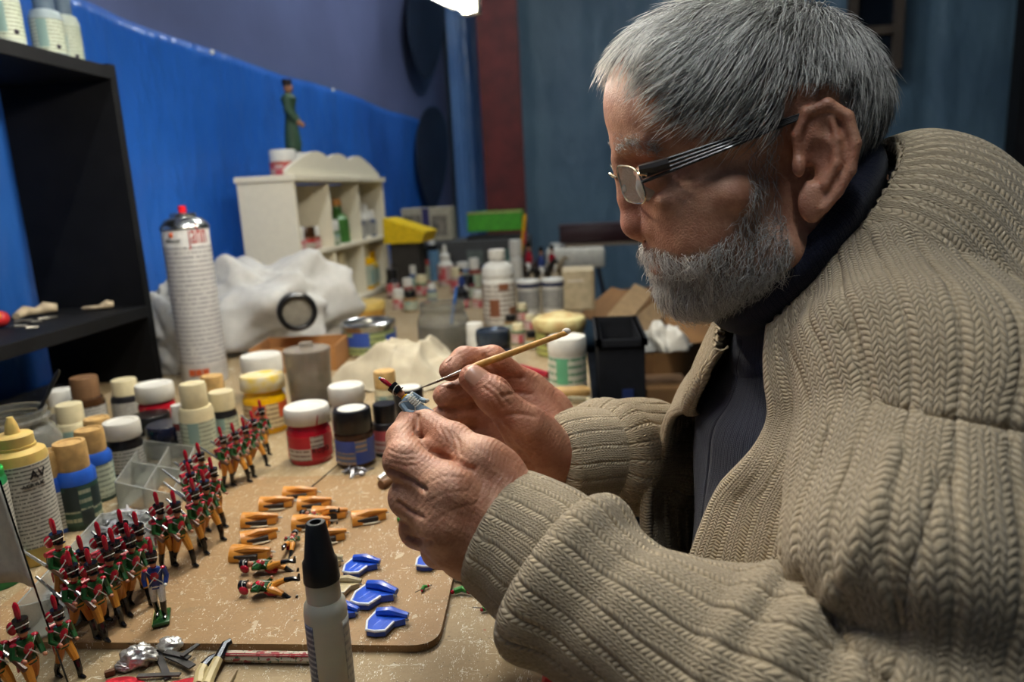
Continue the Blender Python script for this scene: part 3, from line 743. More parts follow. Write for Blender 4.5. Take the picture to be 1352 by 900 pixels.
# --- hair, beard, brows: thin tapering strands
from mathutils.bvhtree import BVHTree
hq = Qh; HV = Vh.copy()
bvh = BVHTree.FromPolygons([tuple(p) for p in HV], [tuple(int(i) for i in q) for q in hq])
HN = vnormals(Vh, Qh)
cen = np.array([980, 180, 0.0])
if (HN[is_hair] * (Vh[is_hair] - cen)).sum(1).mean() < 0: HN = -HN
def strands_obj(name, pts, rad, shade, mat):
    "pts (n,k,3) in head units, rad (n,k) in metres"
    n, k, _ = pts.shape; Wp = cam2w(head2cam(pts))
    t = np.gradient(Wp, axis=1); t /= np.maximum(np.linalg.norm(t, axis=2, keepdims=True), 1e-9)
    up = np.array([0.31, 0.57, 0.76]); a = np.cross(t, up); a /= np.maximum(np.linalg.norm(a, axis=2, keepdims=True), 1e-9); b = np.cross(t, a)
    V = np.stack([Wp + rad[..., None] * (math.cos(g) * a + math.sin(g) * b) for g in (0, 2.094, 4.189)], 2).reshape(-1, 3)
    base = (np.arange(n) * k * 3)[:, None, None]; j = np.arange(k - 1)[None, :, None] * 3; s = np.arange(3)[None, None, :]; s2 = (s + 1) % 3
    Q = np.stack([base + j + s, base + j + s2, base + j + 3 + s2, base + j + 3 + s], -1).reshape(-1, 4)
    o = np_mesh(name, V, Q, mat, person)
    at = o.data.attributes.new('shade', 'FLOAT', 'POINT'); at.data.foreach_set('value', np.repeat(shade.astype(np.float32), k * 3))
    return o
def hair_material(name, lo, hi):
    m, g, b = blank(name, 0.42, 0.5)
    at = g.new('ShaderNodeAttribute'); at.attribute_name = 'shade'
    g.l.new(g.mix(at.outputs['Fac'], col4(lo), col4(hi)), b.inputs['Base Color'])
    return m
HAIR = hair_material('grey_hair', '#3a3530', '#f0ece2'); BEARD = hair_material('grey_beard', '#4a4038', '#ece8e0')
def grow(roots, normals, dirs, length, k, lift, lean, curl, r, droop=0.0, seed=0):
    n = len(roots); pts = np.zeros((n, k, 3)); pts[:, 0] = roots - normals * 1.5
    d = dirs / np.maximum(np.linalg.norm(dirs, axis=1, keepdims=True), 1e-9)
    st = length / (k - 1)
    p = roots.copy(); h = np.zeros(n); rr = np.random.default_rng(seed); ph = rr.uniform(0, 6.28, (n, 2)); cz = rr.normal(0, 1, (n, 3))
    for j in range(1, k):
        q = p + d * st[:, None] + cz * curl * st[:, None] * math.sin(j * 1.3)
        for i in range(n):
            loc, nor, _, _ = bvh.find_nearest(tuple(q[i]))
            nv = np.array(nor); nv = nv if np.dot(nv, normals[i]) > -0.2 else -nv
            tgt = lift[i] * (1 - math.exp(-2.2 * j / (k - 1))) + lean[i] * (j / (k - 1)) ** 2
            q[i] = np.array(loc) + nv * tgt
            dd = d[i] - nv * np.dot(d[i], nv); L = np.linalg.norm(dd)
            if L > 1e-6: d[i] = dd / L
        d[:, 1] += droop; d /= np.linalg.norm(d, axis=1, keepdims=True)
        pts[:, j] = q; p = q
    prof = np.array([1.0, 1.0, .95, .85, .65, .4, .15])[np.linspace(0, 6, k).astype(int)]
    return pts, r[:, None] * prof[None, :]
def area_pick(mask, n):
    idx = np.nonzero(mask)[0]; i = rng.choice(idx, n); p = Vh[i] + rng.normal(0, 1.2, (n, 3)); return p, HN[i]
def clump(x, sc, seed):
    r = np.random.default_rng(seed); K = r.normal(0, 1, (9, 3)) / sc; p = r.uniform(0, 6.28, 9)
    return np.sin(x @ K.T + p).mean(1)
# scalp hair
n = 15000
p, nn_ = area_pick(is_hair, n)
fx = np.interp(p[:, 0], [800, 860, 930, 1010, 1080, 1150], [-1.0, -.85, -.62, -.45, -.25, .05]); fy = np.interp(p[:, 0], [800, 860, 930, 1010, 1080, 1150], [.22, .42, .75, .9, 1.0, 1.0])
fz = np.sign(p[:, 2]) * np.interp(np.abs(p[:, 2]), [0, 60, 110], [.1, .5, .2])
top = np.clip((70 - p[:, 1]) / 70, 0, 1); fx = fx * (1 - .0 * top) - .3 * top
dirs = np.stack([fx, fy, fz], 1) + rng.normal(0, .13, (n, 3)) + .30 * np.stack([clump(p, 26, 5), clump(p, 26, 6), clump(p, 26, 7)], 1)
dirs -= nn_ * (dirs * nn_).sum(1, keepdims=True)
ln = rng.uniform(50, 92, n) * np.where((p[:, 0] > 975) & (p[:, 0] < 1080) & (np.abs(p[:, 2]) > 80) & (p[:, 1] > 70), .62, 1) * np.interp(p[:, 1], [0, 150, 300], [1.0, .78, .5]) * np.where(p[:, 0] < 860, .95, 1)
lift = rng.uniform(5, 24, n) * np.interp(p[:, 1], [0, 160, 300], [1.1, .75, .35]); lean = rng.normal(0, 3.5, n) + 4 * clump(p, 22, 8)
pts, rad = grow(p, nn_, dirs, ln, 7, lift, np.maximum(lean, -3), .10, rng.uniform(.00018, .00042, n), .02, 3)
sh = np.clip(rng.beta(1.5, 1.1, n) * np.interp(p[:, 0], [820, 960, 1080, 1150], [1.45, 1.1, .8, .4]) * np.interp(p[:, 1], [100, 200, 300], [1, .85, .55]) + .12 * clump(p, 14, 9), .02, 1)
on_ear = ((np.abs(pts[:, :, 2]) > 121) & (pts[:, :, 0] > 994) & (pts[:, :, 0] < 1078) & (pts[:, :, 1] > 140)).any(1)
pts, rad, sh = pts[~on_ear], rad[~on_ear], sh[~on_ear]
strands_obj('hair', pts, rad, sh, HAIR)
# beard and moustache
n = 6500
keep = is_beard & (rng.uniform(0, 1, len(Vh)) < np.interp(Vh[:, 1], [170, 270, 320, 350], [.25, .35, .8, 1])); p, nn_ = area_pick(keep, n)
side_ = np.sign(p[:, 2]) * np.clip(np.abs(p[:, 2]) / 60, 0, 1)
dirs = np.stack([np.interp(p[:, 1], [180, 300, 400], [-.25, -.25, .1]), np.full(n, 1.0), .15 * side_], 1) + rng.normal(0, .38, (n, 3)) + nn_ * .45 + .3 * np.stack([clump(p, 18, 15), clump(p, 18, 16), clump(p, 18, 17)], 1)
mo = (p[:, 0] < 893) & (p[:, 1] < 342)
dirs[mo] = np.stack([np.full(mo.sum(), .15), np.full(mo.sum(), .8), .8 * side_[mo]], 1) + rng.normal(0, .3, (mo.sum(), 3))
ln = rng.uniform(16, 34, n) * np.interp(p[:, 1], [180, 280, 340], [.6, .7, 1.0]); ln[mo] *= .85
pts, rad = grow(p, nn_, dirs, ln, 6, rng.uniform(4, 13, n) * np.interp(p[:, 1], [180, 300, 380], [.5, .8, 1.25]), rng.normal(2, 3, n), .45, rng.uniform(.00011, .00022, n), .04, 5)
sh = np.clip(rng.beta(1.7, .9, n) * np.interp(p[:, 0], [850, 930, 1000], [1.2, 1.1, .7]), .05, 1)
strands_obj('beard', pts, rad, sh, BEARD)
# brows
for sg in (1, -1):
    n = 200; t = rng.uniform(0, 1, n)
    src = np.stack([np.interp(t, [0, 1], [822, 852]), np.interp(t, [0, .5, 1], [188, 182, 196]) + rng.normal(0, 4, n), sg * np.interp(t, [0, 1], [16, 84])], 1)
    P0 = np.zeros((n, 3)); N0 = np.zeros((n, 3))
    for i in range(n):
        loc, nor, _, _ = bvh.find_nearest(tuple(src[i])); P0[i] = loc; v = np.array(nor); N0[i] = v if np.dot(v, P0[i] - cen) > 0 else -v
    dirs = np.stack([np.full(n, -.15), np.full(n, .25), np.full(n, .8 * sg)], 1) + rng.normal(0, .25, (n, 3)) + N0 * .4
    pts, rad = grow(P0, N0, dirs, rng.uniform(10, 18, n), 5, rng.uniform(2, 6, n), np.zeros(n), .2, np.full(n, .00016), 0.02, 8)
    strands_obj('eyebrow', pts, rad, rng.uniform(.05, .6, n), BEARD)
# eyes: a sliver of eyeball under the lowered lids
eye_m = pm('eyeball', '#8f857c', rough=0.12, var=.05)
for sg in (1, -1):
    c0 = cam2w(head2cam(np.array([[851, 242, 56.0 * sg]])))[0]
    MB().ball(c0, 0.0118, 20, 14).build('eyeball', eye_m, body, autosmooth=0)

# --- clothes
def knit_material(name, base, dark, period, cols, row, fine=1.0):
    m, g, b = blank(name, 0.9, 0.2)
    uvn = g.new('ShaderNodeUVMap'); uvn.uv_map = 'UVMap'
    sp = g.new('ShaderNodeSeparateXYZ'); g.l.new(uvn.outputs[0], sp.inputs[0])
    tc = g.new('ShaderNodeTexCoord')
    wob = g.math('MULTIPLY', g.math('SUBTRACT', g.noise(tc.outputs['Object'], 45, 3), 0.5), 0.0035)
    u = g.math('ADD', sp.outputs[0], wob); v = g.math('ADD', sp.outputs[1], wob)
    colw = period / cols
    s = g.math('FRACT', g.math('DIVIDE', u, colw))                       # place within one column of stitches
    a = g.math('ABSOLUTE', g.math('SUBTRACT', g.math('MULTIPLY', s, 2.0), 1.0))   # 0 in the middle, 1 at the border
    r = g.math('FRACT', g.math('ADD', g.math('DIVIDE', v, row), g.math('MULTIPLY', a, 0.85)))
    leg = g.math('SINE', g.math('MULTIPLY', r, math.pi))                 # one strand of the V
    acr = g.math('SINE', g.math('MULTIPLY', g.math('FRACT', g.math('MULTIPLY', g.math('DIVIDE', u, colw), 2.0)), math.pi))
    st = g.math('MULTIPLY', g.math('POWER', leg, 0.6), g.math('POWER', acr, 0.5))
    rp = g.math('FRACT', g.math('DIVIDE', u, period))
    edge = g.math('ABSOLUTE', g.math('SUBTRACT', rp, 0.5))               # 0.5 at the gutter between ribs
    gut = g.smooth(edge, 0.36, 0.47)
    # purl bumps in the gutter
    pr = g.math('SINE', g.math('MULTIPLY', g.math('FRACT', g.math('DIVIDE', v, row * 1.0)), math.pi))
    h = g.math('ADD', g.math('MULTIPLY', st, g.math('SUBTRACT', 1.0, gut)), g.math('MULTIPLY', g.math('MULTIPLY', pr, 0.55), gut))
    fz = g.noise(tc.outputs['Object'], 900, 4, 0.7)
    hh = g.math('ADD', h, g.math('MULTIPLY', fz, 0.30))
    bp = g.new('ShaderNodeBump'); bp.inputs['Strength'].default_value = 0.9; bp.inputs['Distance'].default_value = 0.0016 * fine
    g.l.new(hh, bp.inputs['Height']); g.l.new(bp.outputs[0], b.inputs['Normal'])
    n = g.noise(tc.outputs['Object'], 25, 4)
    wool = g.mix(g.smooth(g.noise(tc.outputs['Object'], 500, 4, .7), .3, .75), col4(dark), col4(base))
    wool = g.mix(g.math('MULTIPLY', g.smooth(n, .35, .7), .25), wool, col4(dark))
    # shade painted into the wool colour in the gaps between stitches and ribs
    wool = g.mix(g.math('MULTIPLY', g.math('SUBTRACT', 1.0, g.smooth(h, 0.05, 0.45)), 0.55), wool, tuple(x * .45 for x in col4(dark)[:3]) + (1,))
    g.l.new(wool, b.inputs['Base Color'])
    b.inputs['Sheen Weight'].default_value = 0.15; b.inputs['Sheen Roughness'].default_value = 0.5
    return m
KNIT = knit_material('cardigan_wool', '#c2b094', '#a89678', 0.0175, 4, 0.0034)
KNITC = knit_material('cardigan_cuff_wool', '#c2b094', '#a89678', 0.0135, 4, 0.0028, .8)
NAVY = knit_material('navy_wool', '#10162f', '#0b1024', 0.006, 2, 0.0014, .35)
RIB = 0.0175
def rib_h(u, period=RIB, depth_=0.0028, gw=0.15):
    e = np.abs(np.mod(u / period, 1.0) - 0.5)              # 0.5 in the gutter
    return -depth_ * np.clip((e - (0.5 - gw)) / gw, 0, 1) ** 1.5
def sleeve(name, A, nlen, nphi, folds, start, seed, mat, twist=0.0, creases=()):
    pth = arm_path(A, nlen); c, t, N, B = tube_np(pth, nphi)
    L = np.concatenate([[0], np.cumsum(np.linalg.norm(np.diff(c, axis=0), axis=1))])
    ph = np.linspace(0, 2 * np.pi, nphi + 1) + twist
    rmean = 0.058; nr = round(2 * np.pi * rmean / RIB)
    V = np.zeros((nlen, nphi + 1, 3)); UV = np.zeros((nlen, nphi + 1, 2)); r = np.random.default_rng(seed); q0 = r.uniform(0, 6.28, 6)
    for i in range(nlen):
        wander = 0.0015 * math.sin(L[i] * 45 + q0[0])
        u = (ph - twist) / (2 * np.pi) * nr * RIB + wander
        d = rib_h(u, RIB, .0038, .17)
        for (l0, w, amp, p0, pw, slant) in folds:
            dp = np.mod(ph - p0 + np.pi, 2 * np.pi) - np.pi
            x = (L[i] - l0 - slant * np.sin(dp)) / w
            d = d + amp * np.exp(-x * x) * (np.clip(np.cos(np.clip(dp / pw, -1.57, 1.57)), 0, 1) if pw > 0 else 1.0)
        d = d - .010 * math.exp(-(L[i] / .005) ** 2)
        d = d + 0.0022 * np.sin(3 * ph + L[i] * 30 + q0[1]) + 0.0018 * np.sin(2 * ph - L[i] * 55 + q0[2])
        V[i] = c[i] + (pth[i, 3] + d)[:, None] * (np.cos(ph)[:, None] * N[i] + np.sin(ph)[:, None] * B[i])
        UV[i, :, 0] = u; UV[i, :, 1] = L[i]
    k = nphi + 1
    I, J = np.meshgrid(np.arange(nlen - 1), np.arange(nphi), indexing='ij')
    Q = np.stack([I * k + J, I * k + J + 1, (I + 1) * k + J + 1, (I + 1) * k + J], -1).reshape(-1, 4)
    V = V.reshape(-1, 3)
    for line, w, dp in creases:
        Nv = vnormals(V, Q); V = seen_crease(V, Q if Nv[(V[:, 2] < np.median(V[:, 2]))][:, 2].mean() < 0 else Q[:, ::-1], line, w, dp)
    o = np_mesh(name, cam2w(V), Q, mat, person, uv=UV.reshape(-1, 2))
    md = o.modifiers.new('t', 'SOLIDIFY'); md.thickness = 0.004; md.offset = -1
    return o
P2 = math.pi
# fold = (place along, width, height, facing angle, angular spread (0 = all round), slant)
nearF = [(0.014, .012, .006, 0, 0, .0), (0.045, .010, -.003, 1.9, 1.2, .01), (.118, .008, .006, 2.7, .8, .006), (.140, .008, .010, 2.7, .8, .008), (.163, .008, .011, 2.7, .8, .006), (.188, .009, .012, 2.6, .8, .0), (.214, .010, .010, 2.5, .8, .0),
         (.258, .014, -.014, 2.3, 1.0, .0), (.292, .024, .009, 2.1, 1.0, .0), (.355, .018, -.006, 1.9, .8, .02), (.40, .025, .005, 1.6, 1.0, .03), (.46, .02, -.004, 1.4, .9, .03)]
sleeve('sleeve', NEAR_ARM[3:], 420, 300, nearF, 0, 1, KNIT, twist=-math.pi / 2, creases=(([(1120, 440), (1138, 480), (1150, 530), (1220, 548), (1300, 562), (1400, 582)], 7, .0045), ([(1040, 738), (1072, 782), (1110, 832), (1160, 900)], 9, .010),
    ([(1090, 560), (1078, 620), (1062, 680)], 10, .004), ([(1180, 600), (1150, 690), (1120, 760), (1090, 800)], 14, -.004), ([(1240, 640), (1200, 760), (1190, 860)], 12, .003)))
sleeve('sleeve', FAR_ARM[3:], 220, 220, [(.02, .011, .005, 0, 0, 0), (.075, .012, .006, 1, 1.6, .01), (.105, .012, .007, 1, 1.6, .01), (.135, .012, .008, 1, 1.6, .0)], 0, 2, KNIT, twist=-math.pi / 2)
def cuff(A, n, nphi):
    pth = arm_path(A, n); c, t, N, B = tube_np(pth, nphi)
    L = np.concatenate([[0], np.cumsum(np.linalg.norm(np.diff(c, axis=0), axis=1))])
    ph = np.linspace(0, 2 * np.pi, nphi + 1) - np.pi / 2; per = .0135; nr = round(2 * np.pi * .039 / per)
    u = (ph + np.pi / 2) / (2 * np.pi) * nr * per
    V = np.zeros((n, nphi + 1, 3)); UV = np.zeros((n, nphi + 1, 2))
    for i in range(n):
        s = L[i] / L[-1]
        d = rib_h(u, per, .0016, .16) + .0012 * np.sin(2 * ph + s * 2) - .006 * max(0, 1 - s / .06) ** 2 - .004 * max(0, (s - .9) / .1) ** 2
        V[i] = c[i] + (pth[i, 3] + d)[:, None] * (np.cos(ph)[:, None] * N[i] + np.sin(ph)[:, None] * B[i]); UV[i, :, 0] = u; UV[i, :, 1] = L[i]
    k = nphi + 1; I, J = np.meshgrid(np.arange(n - 1), np.arange(nphi), indexing='ij')
    Q = np.stack([I * k + J, I * k + J + 1, (I + 1) * k + J + 1, (I + 1) * k + J], -1).reshape(-1, 4)
    o = np_mesh('cuff', cam2w(V.reshape(-1, 3)), Q, KNITC, person, uv=UV.reshape(-1, 2))
    md = o.modifiers.new('t', 'SOLIDIFY'); md.thickness = 0.005; md.offset = -1
cuff(NEAR_ARM[:3] + [(748, 760, .445, .0395)], 90, 260); cuff(FAR_ARM[:3] + [(800, 601, .635, .0355)], 70, 200)

# cardigan body: an open sheet round the trunk, from the collar edge down, ribs running away from the neck
LAP_N = [(1128, 240), (1100, 318), (1060, 378), (1026, 412), (1034, 461), (1042, 511), (1031, 561), (1003, 606), (981, 628), (970, 667), (953, 744), (938, 790), (920, 900), (905, 1080)]
LAP_F = [(985, 402), (970, 410), (966, 417), (953, 456), (931, 511), (887, 583), (859, 639), (853, 689), (862, 750), (866, 900), (866, 1080)]
def proj(c):
    return 676 + c[..., 0] / c[..., 2] * FPX, 450 - c[..., 1] / c[..., 2] * FPX
nL, nP = 300, 620
tor = torso_at(nL)
ny = [b for a, b in LAP_N]; nx = [a for a, b in LAP_N]; fy_ = [b for a, b in LAP_F]; fx_ = [a for a, b in LAP_F]
BASE_ = np.zeros((nL, nP, 3)); VC = np.zeros((nL, nP, 3)); UVC = np.zeros((nL, nP, 2))
scan_n = np.linspace(-0.35, 1.5, 150); scan_f = np.linspace(0.1, -1.3, 110)
phn = np.zeros(nL); phf = np.zeros(nL)
for j in range(nL):
    r = tor[j]; s = j / (nL - 1)
    rn = ring(r[:3], r[3:5], r[5], r[6], scan_n); x, y = proj(rn); e = np.abs(x - np.interp(y, ny, nx)); phn[j] = scan_n[np.argmin(e + 4 * np.abs(scan_n))]
    rf = ring(r[:3], r[3:5], r[5], r[6], scan_f); x, y = proj(rf); e = np.abs(x - np.interp(y, fy_, fx_)); phf[j] = scan_f[np.argmin(e + 4 * np.abs(scan_f))]
def smooth1(a, w):
    k = np.ones(w) / w; return np.convolve(np.pad(a, w // 2, mode='edge'), k, 'valid')[:len(a)]
phn = smooth1(phn, 31); phf[:] = np.interp(np.arange(nL) / nL, [0, .12, .3, 1], [-.10, -.18, -.32, -.32])
flare = np.zeros(nL)
for j in range(nL):
    r = tor[j]; pf = np.array([phf[j]]); b0 = ring(r[:3], r[3:5], r[5], r[6], pf); b1 = ring(r[:3], r[3:5], r[5] + .01, r[6] + .01, pf); nd = (b1 - b0); nd /= np.linalg.norm(nd)
    os_ = np.linspace(0, .09, 46); q = b0 + nd * os_[:, None]; x, y = proj(q); flare[j] = os_[np.argmin(np.abs(x - np.interp(y, fy_, fx_)))]
flare = smooth1(flare, 31)
L = np.concatenate([[0], np.cumsum(np.linalg.norm(np.diff(tor[:, :3], axis=0), axis=1))])
for j in range(nL):
    r = tor[j]; s = j / (nL - 1)
    ph = np.linspace(phn[j], 2 * np.pi + phf[j], nP)
    arc = np.linspace(0, 1, nP)
    rad = 0.5 * (r[5] + r[6]); span = 2 * np.pi + phf[j] - phn[j]
    dn = arc * span * rad; df = (1 - arc) * span * rad                 # distance to the two front edges
    coll = np.clip(1 - L[j] / .085, 0, 1)
    per = 0.0115
    nrib = 54
    uu = arc * nrib * RIB
    off = 0.012 + 0.006 * np.exp(-(np.minimum(dn, df) / .016) ** 2) + 0.010 * math.exp(-((L[j] - .025) / .022) ** 2)
    off = off + rib_h(uu, RIB, .0034 + .0022 * coll, .17)
    # drape: soft vertical folds down the fronts, panels falling away from the chest
    fall = np.clip((L[j] - .12) / .25, 0, 1)
    off = off + fall * (.012 * np.exp(-(dn / .05) ** 2) ) + np.maximum(flare[j] - .018, 0) * np.exp(-(df / .065) ** 2) + .005 * fall * np.sin(dn * 70 + 1.0) * np.exp(-dn / .12) + .006 * fall * np.sin(df * 85) * np.exp(-df / .1)
    off = off - .010 * math.exp(-(L[j] / .006) ** 2)
    b0 = ring(r[:3], r[3:5], r[5], r[6], ph); b1 = ring(r[:3], r[3:5], r[5] + .01, r[6] + .01, ph)
    nd = b1 - b0; nd /= np.linalg.norm(nd, axis=1, keepdims=True)
    VC[j] = b0 + nd * off[:, None]; UVC[j, :, 0] = uu; BASE_[j] = b0
UVC[..., 1] = np.concatenate([[0], np.cumsum(np.linalg.norm(np.diff(BASE_, axis=0), axis=2)[:, :nP // 2].mean(1))])[:, None]
I, J = np.meshgrid(np.arange(nL - 1), np.arange(nP - 1), indexing='ij')
Q = np.stack([I * nP + J, I * nP + J + 1, (I + 1) * nP + J + 1, (I + 1) * nP + J], -1).reshape(-1, 4)
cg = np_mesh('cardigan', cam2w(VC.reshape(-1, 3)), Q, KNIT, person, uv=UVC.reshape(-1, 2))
md = cg.modifiers.new('t', 'SOLIDIFY'); md.thickness = 0.007; md.offset = -1
# navy roll-neck pullover
NECK = [(1038, 294, .53, -.62, -.78, .070, .0585), (1042, 304, .53, -.62, -.78, .076, .0625), (1052, 320, .53, -.62, -.78, .078, .0600), (1066, 338, .53, -.62, -.78, .078, .0560)]
tt = np.array([list(pc(a, b, c)) + [d, e, f, g] for a, b, c, d, e, f, g in NECK + [(a, b, c, d, e, f * .96, g * .90) for a, b, c, d, e, f, g in TORSO[1:]]])
tt = crom(tt, 180); nph = 200
phi = np.linspace(0, 2 * np.pi, nph + 1)
VN = []; UVN = []
Ln = np.concatenate([[0], np.cumsum(np.linalg.norm(np.diff(tt[:, :3], axis=0), axis=1))])
for j, r in enumerate(tt):
    o2 = 0.003 * np.sin(phi * 5 + Ln[j] * 25) * min(1, Ln[j] * 4) + (.004 * math.sin(Ln[j] * 160) if Ln[j] < .06 else 0)
    b0 = ring(r[:3], r[3:5], r[5], r[6], phi, 2.1); b1 = ring(r[:3], r[3:5], r[5] + .01, r[6] + .01, phi, 2.1); nd = (b1 - b0) / np.linalg.norm(b1 - b0, axis=1, keepdims=True)
    VN.append(b0 + nd * (o2[:, None] if not np.isscalar(o2) else o2)); UVN.append(np.stack([phi * .1, np.full(nph + 1, Ln[j])], 1))
k = nph + 1; I, J = np.meshgrid(np.arange(len(tt) - 1), np.arange(nph), indexing='ij')
Q = np.stack([I * k + J, I * k + J + 1, (I + 1) * k + J + 1, (I + 1) * k + J], -1).reshape(-1, 4)
pv = np_mesh('pullover', cam2w(np.concatenate(VN)), Q, NAVY, person, uv=np.concatenate(UVN))
md = pv.modifiers.new('t', 'SOLIDIFY'); md.thickness = 0.003; md.offset = -1
# trousers: seat and thighs, on a stool
seat = cam2w(np.array([pc(1185, 1080, .51)]))[0]
trm = pm('trousers_dark', '#23262c', rough=0.9, var=.2, scale=30, bump=.3, bscale=300)
sx, sy = float(seat[0]), float(seat[1])
HS = Sculpt((-.40, -.24, -.62), (.25, .24, .16), .006)
HS.ell((.02, 0, -.06), (.15, .17, .18), .04)
for sg in (-1, 1):
    HS.cap((.0, .09 * sg, -.12), (-.34, .10 * sg, -.13), .085, .065, .04)
    HS.cap((-.34, .10 * sg, -.13), (-.30, .10 * sg, -.56), .062, .05, .03)
V_, Q_ = HS.mesh(); V_ = relax(V_, Q_, 2)
np_mesh('trousers', V_ + np.array([sx, sy, -.14]), Q_, trm, person)
for sg in (-1, 1):
    MB().ball((sx - .345, sy + .10 * sg, FLOOR_Z + .045), (.13, .05, .055), 16, 10).build('shoe', pm('shoe_black', '#15120f', rough=.4), person)
stool = thing('stool', 'round wooden work stool under the seated man', 'stool', (sx + .02, sy, FLOOR_Z))
sm = pm('stool_wood', '#6b4a2c', rough=.6)
MB().lathe([(0, .30), (.16, .30), (.165, .31), (.165, .33), (.155, .335), (0, .335)], 28).build('seat', sm, stool)
for k in range(4):
    a_ = math.pi / 4 + k * math.pi / 2
    MB().tube([(.11 * math.cos(a_), .11 * math.sin(a_), .30), (.17 * math.cos(a_), .17 * math.sin(a_), 0)], .016, 10).build('leg', sm, stool)
MB().tube([(.145 * math.cos(a_), .145 * math.sin(a_), .11) for a_ in np.linspace(math.pi / 4, math.pi / 4 + 2 * math.pi, 5)], .009, 8).build('stretcher', sm, stool)

# ------------------------------------------------------------------ spectacles
gl = thing('eyeglasses', 'thin metal-rimmed rectangular eyeglasses with striped dark temples, worn by the man', 'glasses', (0, 0, 0))
rimm = pm('rim_metal', '#b7a98c', rough=.22, metal=1.0); tem = pm('temple_dark', '#2e2a28', rough=.3, coat=.3)
lens = pm('lens_glass', '#d8d2c0', rough=0.02, var=0, alpha=.10)
def hw(p): return cam2w(head2cam(np.array([p], float)))[0]
for sg in (1, -1):
    ctr = np.array([817, 243, 58.0 * sg]); pts_ = []
    for kx in range(40):
        a_ = 2 * math.pi * kx / 40
        ca, sa = math.cos(a_), math.sin(a_)
        ex = 43 * np.sign(ca) * abs(ca) ** .55; ey = 23 * np.sign(sa) * abs(sa) ** .6
        z = ctr[2] + ex * sg
        x = ctr[0] + ey * .28 + 0.0016 * (max(0, z * sg - 15)) ** 2 * 1.2
        pts_.append((x, ctr[1] + ey - 2, z))
    w_ = [hw(p) for p in pts_]
    MB().tube(w_ + [w_[0]], .0007, 6, False).build('rim', rimm, gl)
    o = MB(); n = len(w_); cc = np.mean(w_, axis=0); nrm_ = np.cross(w_[10] - cc, w_[0] - cc); nrm_ /= np.linalg.norm(nrm_)
    o.add([p + nrm_ * .0007 for p in w_] + [p - nrm_ * .0007 for p in w_], [tuple(range(n)), tuple(range(n, 2 * n))[::-1]] + [(i, n + i, n + (i + 1) % n, (i + 1) % n) for i in range(n)])
    o.build('lens', lens, gl, autosmooth=30)
    hx = pts_[36]; hinge = np.array([hx[0] + 4, 228, 106.0 * sg]); ear = np.array([1012, 158, 128.0 * sg])
    MB().tube([hw(pts_[37]), hw(hinge + (-2, -1, 0)), hw(hinge + (6, 0, 3 * sg))], .0012, 6).build('hinge', rimm, gl)
    # temple: a flat tapering band split into bars
    for kb, dy in enumerate((-7.5, -2.5, 2.5, 7.5)):
        row = []
        for t in np.linspace(0, 1, 14):
            q = hinge + (ear - hinge) * t + np.array([0, dy * (1.15 - .85 * t), (14 * math.sin(t * 2.6)) * sg * .5]); row.append(hw(q))
        MB().tube(row, [.00125 * (1 - .35 * t) for t in np.linspace(0, 1, 14)], 6).build('temple_bar', tem, gl)
    MB().tube([hw(hinge + (-3, -6, -1 * sg)), hw(hinge + (14, -9, 4 * sg)), hw(hinge + (30, -14, 7 * sg))], [.003, .0042, .0038], 8).build('temple_plate', tem, gl)
    MB().tube([hw(ear), hw(ear + (20, 4, 4 * sg)), hw(ear + (46, 40, -2 * sg))], [.0016, .002, .0016], 8).build('temple_tip', tem, gl)
MB().tube([hw((812, 234, -16)), hw((806, 230, -7)), hw((805, 229, 0)), hw((806, 230, 7)), hw((812, 234, 16))], .0009, 6).build('bridge', rimm, gl)
for sg in (1, -1): MB().ball(hw((822, 250, 14 * sg)), (.002, .003, .004), 8, 6).build('nose_pad', pm('nose_pad_clear', '#d8cfc4', rough=.2, trans=.6), gl)
